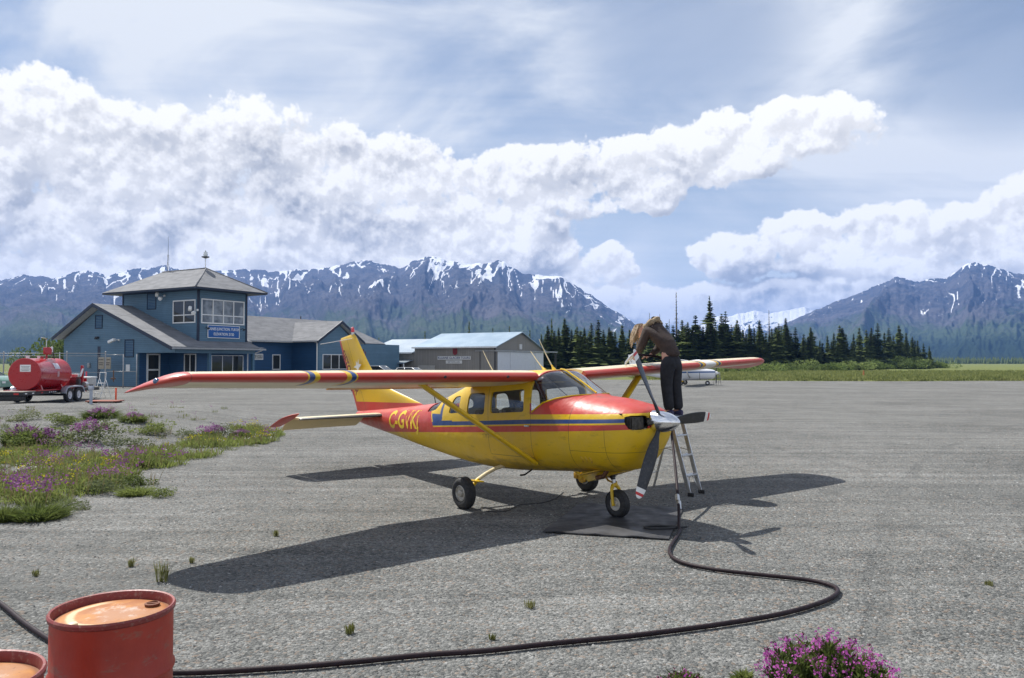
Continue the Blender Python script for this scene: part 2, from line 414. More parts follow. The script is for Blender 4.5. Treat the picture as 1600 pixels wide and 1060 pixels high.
def ground_z(X_, Y_):
    near = np.exp(-((np.hypot(X_, Y_ - 12) / 45.0) ** 4))
    return mound(X_, Y_) + 0.012 * near * np.sin(X_ * 0.9 + 0.4 * Y_) * np.sin(Y_ * 0.7) - 0.012 * near
xs = np.unique(np.concatenate([np.array([-9000, -5000, -2500, -1200, -600, -300, -150, -90, -60]), np.arange(-45, 20, 0.4), np.arange(20, 60, 4.0), np.array([90, 150, 300, 600, 1200, 2500, 5000, 9000])]))
ys = np.unique(np.concatenate([np.array([-900, -400, -150, -60, -20]), np.arange(-8, 45, 0.4), np.arange(45, 110, 5.0), np.array([150, 250, 400, 700, 1200, 2500, 5000, 9500])]))
V, F = grid_sheet(xs, ys, ground_z)
tag(mobj('ground', fast_mesh('ground', V, F, M_GRAVEL, True)), 'grey gravel apron spreading to the foot of the hills', kind='structure')
def ground_at(x, y): return float(ground_z(np.array(float(x)), np.array(float(y))))

# grass field beyond the apron
def field_edge(x): return 83.5 + 0.9 * np.sin(x * 0.13) + 0.5 * np.sin(x * 0.41) + np.clip((32 - x) * 0.28, 0, 24)
fx = np.concatenate([np.arange(-9000, -200, 800.), np.arange(-200, -40, 10.), np.arange(-40, 140, 1.2), np.arange(140, 400, 20.), np.arange(400, 9001, 860.)])
rows = [0, .5, 1.2, 2.2, 3.5, 5, 7, 9, 12, 15, 20, 26, 34, 44, 60, 90, 150, 300, 700, 1600, 4000, 8900]
Vg = []
for d in rows:
    y = field_edge(fx) + (24 if False else 0) + d
    h = 0.004 + 0.34 * (1 - np.exp(-d / 3.5)) * (0.75 + 0.25 * np.sin(fx * 0.21 + d * 0.3)) * np.exp(-(max(0, d - 60) / 400.0))
    Vg.append(np.stack([fx, y, h * np.ones_like(fx) + 0.03 * np.sin(fx * 1.7 + d)* (d > 0.4)], 1))
Vg = np.concatenate(Vg); n = len(fx); m = len(rows)
i = (np.arange(m - 1)[:, None] * n + np.arange(n - 1)[None, :]).ravel()
tag(mobj('grass_field', fast_mesh('grass_field', Vg, np.stack([i, i + 1, i + n + 1, i + n], 1), M_GRASSLAND, True)), 'green grass field beyond the gravel apron', kind='structure')

# mountains ---------------------------------------------------------------------------------------------------------
def rock():
    w = wpos(); x, y, z = sep(w)
    n1 = noise(w, 0.004, 8, 0.65); n2 = noise(w, 0.03, 6, 0.7)
    r_ = mixc(sstep(n1 * 0.6 + n2 * 0.4, 0.40, 0.62), (0.048, 0.053, 0.072), (0.120, 0.113, 0.125))  # blue-grey tint in the rock stands in for part of the haze
    veg = sstep(z + (n1 - 0.5) * 420 + (n2 - 0.5) * 120, attr('treeline') * 0 + 215.0, 70.0)
    r_ = mixc(veg * 0.85, r_, mixc(n2, (0.045, 0.075, 0.030), (0.085, 0.120, 0.050)))
    r_ = mixc(sstep(z + (n2 - 0.5) * 60, 95.0, 45.0), r_, (0.018, 0.036, 0.020))
    s = sstep(attr('snow') + (n2 - 0.5) * 0.35 + (noise(w, 0.012, 5, 0.6) - 0.5) * 0.3, 0.47, 0.56)
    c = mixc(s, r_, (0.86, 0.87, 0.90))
    return {'Base Color': c, 'Roughness': 0.9, 'Normal': bump(noise(w, 0.02, 8, 0.7) + n1, 1.0, 22.0), 'Specular IOR Level': 0.1}
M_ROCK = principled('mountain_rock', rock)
def fbm2(u, v, seed, octv, gain=0.5, ridged=False):
    """value-noise fBm on arrays, vectorised"""
    r = np.random.default_rng(seed); T = r.random((256, 256)); out = np.zeros_like(u, float); amp = 1.0; tot = 0
    for k in range(octv):
        uu = u * 2 ** k + 17.3 * k; vv = v * 2 ** k + 9.1 * k
        i = np.floor(uu).astype(int); j = np.floor(vv).astype(int); fu = uu - i; fv = vv - j
        fu = fu * fu * fu * (fu * (fu * 6 - 15) + 10); fv = fv * fv * fv * (fv * (fv * 6 - 15) + 10)
        a = T[i % 256, j % 256]; b = T[(i + 1) % 256, j % 256]; c = T[i % 256, (j + 1) % 256]; d = T[(i + 1) % 256, (j + 1) % 256]
        q = (a * (1 - fu) + b * fu) * (1 - fv) + (c * (1 - fu) + d * fu) * fv
        if ridged: q = 1 - abs(2 * q - 1)
        out += amp * q; tot += amp; amp *= gain
    return out / tot
def mountain(name, sky_px, dist, foot, seed, label, snow_amt=0.0, nx=760, nt=190, spur=5.5, snowline=0.55, relief=0.17):
    pxs = np.array([p[0] for p in sky_px], float); pys = np.array([p[1] for p in sky_px], float)
    U = np.linspace(pxs[0], pxs[-1], nx); prof = np.interp(U, pxs, pys)
    k = np.ones(5) / 5; sm = np.convolve(np.pad(prof, 2, 'edge'), k, 'valid'); prof = 0.5 * prof + 0.5 * sm
    jag = (fbm2(U / 17.0, U * 0, seed + 5, 5, 0.55) - 0.5) * 9.0; prof = prof + jag * np.clip((560 - prof) / 60, 0, 1)
    tanaz = (U - 800) / FPX
    hs = CAMH + (HOR - prof) / FPX * dist                       # ridge height, seen as in the photograph
    hs = np.maximum(hs, -5)
    t = np.concatenate([np.linspace(0, 1, nt), 1 + np.linspace(0.02, 1, 26)])     # foot -> ridge -> back slope
    T_, U_ = np.meshgrid(t, U, indexing='ij'); HS = np.tile(hs, (len(t), 1)); TA = np.tile(tanaz, (len(t), 1))
    front = T_ <= 1
    Y = np.where(front, foot + (dist - foot) * T_, dist + (T_ - 1) * dist * 0.35)
    # spurs and gullies run down from the ridge; the rib pattern fans and forks downhill
    warp = (fbm2(U_ / 120.0, T_ * 1.6, seed + 1, 4) - 0.5)
    fan = (1 - T_)
    a = U_ / 85.0 + warp * 2.2 + fan * 0.7
    r1 = fbm2(a, T_ * 0.7 + 3, seed + 2, 1, ridged=True)
    r2 = fbm2(U_ / 30.0 + warp * 4.0 - fan * 0.6, T_ * 4.0, seed + 3, 4, 0.5, ridged=True)
    r3 = fbm2(U_ / 9.0 + warp * 6.0, T_ * 20.0, seed + 4, 5, 0.6, ridged=True)
    base = np.clip(T_, 0, 1) ** 1.32
    env = np.sin(np.pi * np.clip(T_, 0, 1) ** 0.85) ** 0.9 + 0.10 * np.clip(T_, 0, 1)
    Z = HS * np.where(front, base, 1 - (T_ - 1) * 1.1) + np.where(front, env, 0.3) * HS * relief * ((r1 - 0.5) * 1.3 + (r2 - 0.5) * 0.62 + (r3 - 0.5) * 0.26)
    lim = CAMH + (HS - CAMH) * (Y / dist) * 0.992              # nothing in front may top the skyline
    Z = np.where(front & (T_ < 0.985), np.minimum(Z, lim), Z)
    Z = np.where(T_ < 0.002, -3, Z)
    Yf = Y * (1 + 0.05 * np.sin(U_ / 140.0 + seed)); Xw = TA * Yf; Z = CAMH + (Z - CAMH) * (Yf / Y)
    # snow lies in the gullies and along the crest
    rel = Z / max(hs.max(), 1)
    patch = fbm2(U_ / 45.0, T_ * 4, seed + 8, 4)
    s1 = abs(fbm2(U_ / 22.0 + warp * 4.2 + fan * 1.3, T_ * 1.6, seed + 9, 2) - 0.5) * 2      # couloirs: thin lines down the fall line
    s2 = abs(fbm2(U_ / 13.0 - warp * 3.0 - fan * 1.0, T_ * 2.4 + 7, seed + 10, 2) - 0.5) * 2
    up_ = np.clip((T_ - 0.34) / 0.45, 0, 1)
    line = np.maximum(np.exp(-(s1 / (0.030 + 0.045 * up_)) ** 2), np.exp(-(s2 / (0.022 + 0.045 * up_)) ** 2))
    snow = 0.04 + line * (0.60 + 0.95 * (patch - 0.42) * 2.2) * np.clip(up_ * 2.5, 0, 1) + (rel - snowline - 0.16) * 1.2 + (0.5 - r3) * 0.75 * up_ + (0.5 - r2) * 0.45 + 0.22 + snow_amt + (patch - 0.5) * 0.5
    n = nx; mrows = len(t); V = np.stack([Xw.ravel(), Yf.ravel(), Z.ravel()], 1)
    i = (np.arange(mrows - 1)[:, None] * n + np.arange(n - 1)[None, :]).ravel()
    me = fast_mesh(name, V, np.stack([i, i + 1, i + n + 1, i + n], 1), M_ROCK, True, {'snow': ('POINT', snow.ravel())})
    return tag(mobj(name, me), label, kind='structure')
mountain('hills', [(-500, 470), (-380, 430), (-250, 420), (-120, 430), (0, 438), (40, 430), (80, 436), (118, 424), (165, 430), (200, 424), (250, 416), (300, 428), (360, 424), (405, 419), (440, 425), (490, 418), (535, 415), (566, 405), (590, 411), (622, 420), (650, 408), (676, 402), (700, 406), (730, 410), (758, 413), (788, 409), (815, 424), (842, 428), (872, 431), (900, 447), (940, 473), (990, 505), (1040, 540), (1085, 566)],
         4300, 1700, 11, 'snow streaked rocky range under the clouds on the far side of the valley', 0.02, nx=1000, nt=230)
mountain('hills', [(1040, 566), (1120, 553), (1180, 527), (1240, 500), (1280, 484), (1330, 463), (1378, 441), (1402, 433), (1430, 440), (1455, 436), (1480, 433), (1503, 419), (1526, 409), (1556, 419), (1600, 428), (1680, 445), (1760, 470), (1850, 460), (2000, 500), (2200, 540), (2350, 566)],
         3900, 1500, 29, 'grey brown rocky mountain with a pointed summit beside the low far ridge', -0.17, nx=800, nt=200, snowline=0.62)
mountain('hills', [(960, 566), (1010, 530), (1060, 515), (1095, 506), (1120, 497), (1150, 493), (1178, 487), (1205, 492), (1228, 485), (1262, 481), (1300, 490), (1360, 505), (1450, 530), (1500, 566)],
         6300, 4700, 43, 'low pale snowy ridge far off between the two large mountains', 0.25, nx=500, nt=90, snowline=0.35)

# the air: one closed box round everything
def haze():
    global NT
    m = bpy.data.materials.new('haze_air'); m.use_nodes = True; NT = m.node_tree; NT.nodes.clear()
    o = NT.nodes.new('ShaderNodeOutputMaterial'); v = NT.nodes.new('ShaderNodeVolumePrincipled')
    v.inputs['Color'].default_value = (0.20, 0.43, 1.0, 1); v.inputs['Density'].default_value = 0.00013; v.inputs['Anisotropy'].default_value = 0.0
    NT.links.new(v.outputs[0], o.inputs['Volume']); m.cycles.homogeneous_volume = True
    return m
HZ = MB().boxes((-9800, -1000, -5), (9800, 9800, 640)).build('haze', haze())
tag(HZ, kind='stuff')
# ================================================================ THE YELLOW AND RED AEROPLANE
YEL = (0.68, 0.43, 0.003); REDP = (0.50, 0.042, 0.028); BLUP = (0.010, 0.050, 0.19); CREAM = (0.72, 0.62, 0.40); WHT = (0.78, 0.77, 0.73)
def weather(c, co, amt=1.0):
    n = noise(co, 3.0, 6, 0.62); g = noise(mapv(co, (3, 3, 14)), 1.0, 5, 0.6)
    c = mixc(sstep(n, 0.35, 0.75) * 0.22 * amt, c, (0.30, 0.22, 0.13))
    return mixc(sstep(g, 0.60, 0.80) * 0.28 * amt, c, (0.16, 0.11, 0.06))
def lineof(v, at, w): return vabs(v - at) < w
def fuselage_paint():
    co = coords('Object'); x, y, z = sep(co); ay = vabs(y)
    t = x + 1.05
    z0 = z - 0.048 * t                                     # the stripes rise a little towards the nose
    k = clamp01(t * 0.545)                                 # and close up towards the nose
    redbot = 1.113 + 0 * k; redtop = 1.200 - 0.024 * k; blubot = 1.222 - 0.024 * k; blutop = 1.283 - 0.040 * k; yeltop = 1.352 - 0.048 * k
    inred = (z0 > redbot) * (z0 < redtop)
    inblu = (z0 > blubot) * (z0 < blutop)
    hood = (z0 > yeltop) * (x > -1.06)
    cab = x > (-3.74 - (z - 1.15) * 0.52)                  # slanted edge of the red tail
    cab_in = x > (-3.705 - (z - 1.15) * 0.52)
    # blue panel that rises between the rear windows
    step = ((z < 1.29 + 0.0 * x) * (x < -3.40)) ; step2 = (x > -3.47) * (x < -3.385) * (z < 1.55); step3 = (x < -3.05) * (z0 < 1.300) * (x > -3.42)
    blue2 = clamp01(step + step2 * (z > 1.2) + step3) * (z0 > blubot) * cab_in * (x < -3.05)
    c = mixc(inred, YEL, REDP); c = mixc(inblu, c, BLUP); c = mixc(blue2, c, BLUP); c = mixc(hood, c, REDP)
    tail = (1.0 - cab) * (z0 > redbot); c = mixc(tail, c, REDP)
    c = weather(c, co, 0.8)
    # panel seams and door edge
    seam = clamp01(lineof(x, -1.045, 0.004) * (z < 1.38) + lineof(x, -0.30, 0.004) + lineof(x, 0.30, 0.003) * (z < 1.2) + lineof(x, -2.02, 0.004) * (z < 1.75) * (z > 0.75) + lineof(z, 0.745, 0.004) * (x > -2.02) * (x < -1.045)
                   + lineof(x, -4.9, 0.003) + lineof(x, -5.9, 0.003) + lineof(z, 0.90, 0.003) * (x > -0.30) * (x < 0.7))
    rv = voro(mapv(comb(x, z, 0.0), (26, 26, 1)), 1.0, 'F1', rand=0.0, dim='2D')
    c = mixc(seam * 0.75, c, (0.05, 0.035, 0.01))
    oil = sstep(noise(mapv(co, (1.4, 2, 5)), 2.0, 6, 0.7) + sstep(z, 0.78, 0.52) * 0.25, 0.56, 0.74)
    spk = sstep(noise(co, 30, 5, .7), .66, .74); c = mixc(spk * .45, c, (0.13, 0.09, 0.03))
    c = mixc(oil * 0.50 * (x > -2.8), c, (0.10, 0.065, 0.02))
    rough = lin(noise(co, 9, 4), 0.3, 0.7, 0.34, 0.52)
    h = noise(mapv(co, (3, 1, 3)), 1.6, 3) * 1.7 + noise(co, 9, 3) * 0.1 - seam * 0.12
    return {'Base Color': c, 'Roughness': rough, 'Coat Weight': 0.12, 'Coat Roughness': 0.12, 'Normal': bump(h, 0.35, 0.02)}
M_FUS = principled('fuselage_paint', fuselage_paint)
def wing_paint():
    co = coords('Object'); x, y, z = sep(co); cf = attr('cf'); ay = vabs(y)
    nose = cf < (0.042 + 0.05 * attr('under'))
    c = mixc(nose, CREAM, REDP)
    c = mixc((cf > 0.66) * (attr('under') > 0.5) * (ay < 2.9), c, mixc(0.5, REDP, YEL))
    def band(lo, hi, colr): 
        nonlocal c
        c = mixc((ay > lo) * (ay < hi) * (cf < 0.30), c, colr)
    band(3.200, 3.220, YEL); band(3.220, 3.280, BLUP); band(3.280, 3.340, YEL)
    band(3.670, 3.730, YEL); band(3.730, 3.795, BLUP); band(3.795, 3.815, YEL)
    c = mixc((y > 3.36) * (y < 3.66) * (cf < 0.30), c, WHT)
    c = mixc(ay > 5.07, c, REDP)
    seam = clamp01(lineof(cf, 0.74, 0.004) + lineof(ay, 2.9, 0.004) * (cf > 0.7) + lineof(ay, 5.07, 0.004) + lineof(ay, 2.45, 0.003) * (cf > 0.08) + lineof(cf, 0.30, 0.002))
    c = weather(c, co, 0.75); c = mixc(seam * 0.6, c, (0.04, 0.03, 0.02))
    c = mixc(sstep(noise(co, 34, 4, 0.7), 0.66, 0.74) * nose * 0.35, c, (0.10, 0.05, 0.03))
    return {'Base Color': c, 'Roughness': lin(noise(co, 8, 4), 0.3, 0.7, 0.32, 0.46), 'Coat Weight': 0.2, 'Coat Roughness': 0.12, 'Normal': bump(noise(mapv(co, (1, 6, 1)), 2.0, 3) - seam * 0.2, 0.25, 0.012)}
M_WING = principled('wing_paint', wing_paint)
def fin_paint():
    co = coords('Object'); x, y, z = sep(co)
    te = x + 7.21 + (z - 1.26) * 0.497
    c = mixc(te < 0.085, YEL, REDP); c = mixc(z < (1.43 + 0.0 * x), c, REDP)
    c = mixc((vabs(te - 0.42) < 0.004), c, (0.08, 0.05, 0.01))
    c = weather(c, co, 0.7)
    return {'Base Color': c, 'Roughness': 0.38, 'Coat Weight': 0.2, 'Coat Roughness': 0.15, 'Normal': bump(noise(mapv(co, (2, 1, 8)), 1.6, 3), 0.25, 0.01)}
M_FIN = principled('fin_paint', fin_paint)
def stab_paint():
    co = coords('Object'); cf = attr('cf'); x, y, z = sep(co)
    c = mixc(cf < 0.10, CREAM, (0.035, 0.036, 0.04)); c = mixc(attr('under') * (cf > 0.1), c, mixc(0.35, CREAM, YEL)); c = mixc(vabs(y) > 1.74, c, REDP)
    return {'Base Color': weather(c, co, 0.7), 'Roughness': 0.42}
M_STAB = principled('tailplane_paint', stab_paint)
M_YEL = simple('yellow_paint', YEL, 0.38, coat=0.2, dirt=((0.16, 0.10, 0.03), 0.5), var=0.08, scale=8)
M_YELOLD = simple('worn_yellow_paint', (0.55, 0.32, 0.02), 0.5, dirt=((0.08, 0.05, 0.02), 0.8), scale=14)
M_CREAM = simple('cream_paint', CREAM, 0.4, dirt=((0.25, 0.2, 0.12), 0.4))
M_REDP = simple('red_paint', REDP, 0.35, coat=0.2)
M_WHITE = simple('white_paint', (0.78, 0.77, 0.74), 0.45, var=0.05)
M_TYRE = simple('tyre_rubber', (0.022, 0.022, 0.023), 0.75, var=0.3, scale=18, dirt=((0.12, 0.11, 0.10), 0.5), bumps=0.002)
M_RIM = simple('grey_wheel_metal', (0.42, 0.40, 0.36), 0.4, 0.6, dirt=((0.10, 0.08, 0.05), 0.7), scale=16)
M_STEEL = simple('steel', (0.50, 0.50, 0.50), 0.28, 1.0, var=0.1)
M_BLACK = simple('black_rubber', (0.020, 0.020, 0.021), 0.55, var=0.2)
M_DARK = simple('dark_interior', (0.035, 0.035, 0.037), 0.8, var=0.25)
M_SEAT = simple('dark_seat_fabric', (0.055, 0.05, 0.048), 0.9, var=0.3, scale=20)
M_LINER = simple('grey_cabin_lining', (0.20, 0.20, 0.195), 0.85, var=0.15)
M_ALU = simple('bare_aluminium', (0.62, 0.62, 0.61), 0.33, 0.85, var=0.12, scale=12, dirt=((0.22, 0.2, 0.17), 0.35))
M_CHROME = principled('polished_spinner', lambda: {'Base Color': (0.80, 0.80, 0.81), 'Metallic': 1.0, 'Roughness': 0.13})
M_PROP = simple('dark_grey_blade_paint', (0.026, 0.028, 0.034), 0.36, 0.2, var=0.25, scale=14, dirt=((0.18, 0.17, 0.16), 0.35))
M_SIGRED = simple('signal_red', (0.55, 0.03, 0.03), 0.4)
def glass(tint=(0.955, 0.975, 0.975), gloss=1.0, ior=1.5, rough=0.02):
    def make(name):
        global NT
        m = bpy.data.materials.new(name); m.use_nodes = True; NT = m.node_tree; NT.nodes.clear()
        o = NT.nodes.new('ShaderNodeOutputMaterial'); a = NT.nodes.new('ShaderNodeBsdfTransparent'); b = NT.nodes.new('ShaderNodeBsdfGlossy'); mx = NT.nodes.new('ShaderNodeMixShader'); fr = NT.nodes.new('ShaderNodeFresnel')
        a.inputs[0].default_value = (*tint, 1); b.inputs[1].default_value = rough; fr.inputs[0].default_value = ior
        bf = NT.nodes.new('ShaderNodeNewGeometry')
        f = nmath('MULTIPLY', X(fr.outputs[0]), gloss, clamp=True) * (1.0 - X(bf.outputs['Backfacing'])) + sstep(noise(coords('Object'), 6, 5), 0.45, 0.8) * 0.05
        NT.links.new(_sock(f), mx.inputs[0]); NT.links.new(a.outputs[0], mx.inputs[1]); NT.links.new(b.outputs[0], mx.inputs[2]); NT.links.new(mx.outputs[0], o.inputs[0])
        return m
    return make
M_GLASS = glass()('window_perspex'); M_WSGLASS = glass((0.95, 0.965, 0.985), 1.6, 1.6)('windscreen_perspex')

PSI, ROLL, PIT = R(51.12), R(1.08), R(1.58)
c_, s_ = math.cos(PSI), math.sin(PSI)
Rz_ = Matrix(((c_, s_, 0), (-s_, c_, 0), (0, 0, 1))); Rr_ = Matrix.Rotation(ROLL, 3, 'X')
Rp_ = Matrix(((math.cos(PIT), 0, -math.sin(PIT)), (0, 1, 0), (math.sin(PIT), 0, math.cos(PIT))))
PM = (Rz_ @ Rp_ @ Rr_).to_4x4(); PM.translation = Vector((1.3975, 10.312, 0))
def L2W(p): return PM @ Vector(p)
plane = thing('aeroplane', 'yellow and red high-wing propeller aeroplane with blue stripe parked on the gravel in front', 'aeroplane')
plane.matrix_world = PM

#           x      w     zb     zt    zw    nb   nt
ST = [(0.735, .20, 1.12, 1.33, 1.22, 2.0, 2.0), (0.72, .28, 1.05, 1.375, 1.21, 2.1, 2.3), (0.67, .350, .945, 1.425, 1.20, 2.2, 2.6), (0.58, .410, .825, 1.462, 1.18, 2.3, 2.7),
      (0.48, .460, .720, 1.490, 1.16, 2.4, 2.7), (0.35, .500, .645, 1.518, 1.14, 2.6, 2.6), (0.10, .545, .605, 1.562, 1.12, 2.7, 2.5), (-0.28, .560, .580, 1.605, 1.10, 2.6, 2.5),
      (-0.50, .565, .560, 1.720, 1.08, 2.6, 2.7), (-0.75, .57, .545, 1.850, 1.08, 2.6, 3.1), (-0.98, .575, .530, 1.948, 1.07, 2.6, 3.6), (-1.35, .575, .505, 1.960, 1.06, 2.6, 3.8), (-1.80, .575, .480, 1.955, 1.05, 2.6, 3.8),
      (-2.30, .565, .470, 1.925, 1.05, 2.5, 3.7), (-2.65, .550, .478, 1.865, 1.04, 2.4, 3.4), (-2.95, .525, .495, 1.770, 1.04, 2.3, 3.0), (-3.30, .49, .525, 1.665, 1.04, 2.3, 2.8), (-3.65, .455, .565, 1.560, 1.04, 2.3, 2.6),
      (-4.00, .42, .605, 1.460, 1.04, 2.2, 2.5), (-4.60, .36, .680, 1.405, 1.05, 2.2, 2.3), (-5.40, .28, .790, 1.345, 1.08, 2.1, 2.2), (-6.20, .20, .895, 1.29, 1.11, 2.0, 2.1), (-6.80, .13, .975, 1.255, 1.13, 2.0, 2.0), (-7.15, .07, 1.03, 1.23, 1.14, 2.0, 2.0)]
ST = ST[::-1]
_xs = np.array([s[0] for s in ST]); _P = np.array([s[1:] for s in ST])
def st_at(x):
    """monotone-ish cubic interpolation of the station table"""
    i = int(np.clip(np.searchsorted(_xs, x) - 1, 0, len(_xs) - 2)); h = _xs[i + 1] - _xs[i]; t = (x - _xs[i]) / h
    def slope(j):
        if j <= 0: return (_P[1] - _P[0]) / (_xs[1] - _xs[0])
        if j >= len(_xs) - 1: return (_P[-1] - _P[-2]) / (_xs[-1] - _xs[-2])
        a = (_P[j] - _P[j - 1]) / (_xs[j] - _xs[j - 1]); b = (_P[j + 1] - _P[j]) / (_xs[j + 1] - _xs[j])
        return np.where(a * b > 0, 2 * a * b / (a + b + 1e-12), 0)
    m0, m1 = slope(i) * h, slope(i + 1) * h
    return (2 * t**3 - 3 * t**2 + 1) * _P[i] + (t**3 - 2 * t**2 + t) * m0 + (-2 * t**3 + 3 * t**2) * _P[i + 1] + (t**3 - t**2) * m1
def section(x, n=72, inset=0.0):
    w, zb, zt, zw, nb, nt = st_at(x); w -= inset; zb += inset; zt -= inset; out = []
    for k in range(n):
        a = 2 * math.pi * k / n; ca, sa = math.cos(a), math.sin(a)
        e = nt if sa >= 0 else nb; r = 1.0 / ((abs(ca) ** e + abs(sa) ** e) ** (1 / e))
        yy, zz = ca * r * w, sa * r; out.append(Vector((x, yy, zw + zz * ((zt - zw) if sa >= 0 else (zw - zb)))))
    return out
def side_y(x, z):
    w, zb, zt, zw, nb, nt = st_at(x)
    q = abs((z - zw) / ((zt - zw) if z > zw else (zw - zb))); q = min(q, .999)
    e = nt if z > zw else nb
    return w * (1 - q ** e) ** (1 / e)
def fus_loft(inset=0.0, x0=-7.15, x1=0.735):
    xx = np.unique(np.concatenate([_xs, np.arange(-7.15, 0.36, 0.085), np.arange(0.36, 0.735, 0.03)])); xx = xx[(xx >= x0) & (xx <= x1)]
    m = MB(); m.loft([section(x, inset=inset) for x in xx]); return m
def rounded(poly, r=0.05, seg=4):
    out = []; n = len(poly)
    for i in range(n):
        p = Vector(poly[i]); a = Vector(poly[i - 1]); b = Vector(poly[(i + 1) % n])
        ra = min(r, (a - p).length * .45, (b - p).length * .45); pa = p + (a - p).normalized() * ra; pb = p + (b - p).normalized() * ra
        for k in range(seg + 1):
            t = k / seg; out.append(tuple(pa * (1 - t) ** 2 + p * 2 * t * (1 - t) + pb * t * t))
    return out
WIN = {'door': rounded([(-1.965, 1.345), (-1.19, 1.385), (-1.205, 1.70), (-1.955, 1.655)], .05),
       'mid': rounded([(-2.60, 1.315), (-2.12, 1.325), (-2.105, 1.648), (-2.555, 1.632)], .07),
       'rear': rounded([(-3.19, 1.305), (-2.835, 1.335), (-2.83, 1.60), (-3.08, 1.575)], .07),
       'back': rounded([(-4.02, 1.30), (-3.68, 1.355), (-3.58, 1.47), (-3.62, 1.80), (-3.95, 1.80)], .05)}
WS = [(-.325, 1.80), (-.315, 1.612), (-.42, 1.606), (-.60, 1.575), (-.80, 1.515), (-1.015, 1.385), (-1.055, 1.405), (-1.075, 1.80), (-1.02, 1.905), (-.985, 2.05)]
def temp(mb, mat=None, name='t'):
    return mobj(name, mb.mesh(name, mat or M_DARK))
def drop(*os):
    for o in os: bpy.data.objects.remove(o)
cutters = [temp(MB().prism(p, 1, -1, 1)) for p in list(WIN.values()) + [WS]]
# cooling air intakes on both sides of the spinner
intk = temp(MB().box((0.70, -0.275, 1.275), (0.42, 0.27, 0.175), bev=0.07)); intk2 = temp(MB().box((0.70, 0.275, 1.275), (0.42, 0.27, 0.175), bev=0.07)); intk3 = temp(MB().box((0.75, 0, 1.275), (0.22, .3, .17), bev=.04))
ms = fus_loft().mesh('body', [M_FUS, M_LINER]); sh = mobj('body', ms)
mods = [('SOLIDIFY', dict(thickness=0.028, offset=-1, material_offset=1, use_even_offset=False))] + [('BOOLEAN', dict(operation='DIFFERENCE', object=c, solver='EXACT')) for c in cutters + [intk, intk2, intk3]]
body_me = bake(sh, mods); drop(sh)
def tidy(me, ang=0.55):
    bm = bmesh.new(); bm.from_mesh(me)
    for f in bm.faces: f.smooth = True
    for e in bm.edges: e.smooth = not (len(e.link_faces) == 2 and e.calc_face_angle(0) > ang)
    bm.to_mesh(me); bm.free(); return me
body_me.name = 'body'; body = mobj('body', tidy(body_me), plane)
for k_, (nm, poly, mt) in enumerate([('side_window', WIN['door'], M_GLASS), ('side_window', WIN['mid'], M_GLASS), ('side_window', WIN['rear'], M_GLASS), ('rear_window', WIN['back'], M_GLASS), ('windscreen', WS, M_WSGLASS)]):
    for rng in (((-1, 0.0), (0.0, 1)) if nm == 'side_window' else ((-1, 1),)):
        g = mobj(nm, fus_loft(0.010).mesh(nm, mt)); cu = temp(MB().prism(poly, 1, rng[0], rng[1]))
        me = bake(g, [('SOLIDIFY', dict(thickness=0.006, offset=-1)), ('BOOLEAN', dict(operation='INTERSECT', object=cu, solver='EXACT'))]); drop(g, cu)
        mobj(nm, tidy(me), plane)
drop(*cutters, intk, intk2, intk3)
# yellow trim: centre strip of the windscreen and its base
def top_z(x, y=0.0):
    w, zb, zt, zw, nb, nt = st_at(x); q = min(abs(y) / w, .999); return zw + (zt - zw) * (1 - q ** nt) ** (1 / nt)
m = MB(); pts = [Vector((x, 0, top_z(x) + .012)) for x in np.linspace(-1.02, -.32, 10)]
m.tube(pts, .014, 8); m.build('windscreen_strip', M_YEL, plane)
m = MB(); base = [(-.315, 1.612), (-.42, 1.606), (-.60, 1.575), (-.80, 1.515), (-1.015, 1.385)]
def on_side(x, z, s, off=.003): return Vector((x, s * (side_y(x, z) + off), z))
for s in (-1, 1):
    ln = []
    for a, b in zip(base[:-1], base[1:]):
        for t in np.linspace(0, 1, 6)[:-1]: ln.append((a[0] + (b[0] - a[0]) * t, a[1] + (b[1] - a[1]) * t))
    ln.append(base[-1])
    pts = [on_side(x, min(z, st_at(x)[2] - .002), s) for x, z in ln]
    m.tube(pts, .011, 6)
m.build('windscreen_trim', M_YEL, plane)
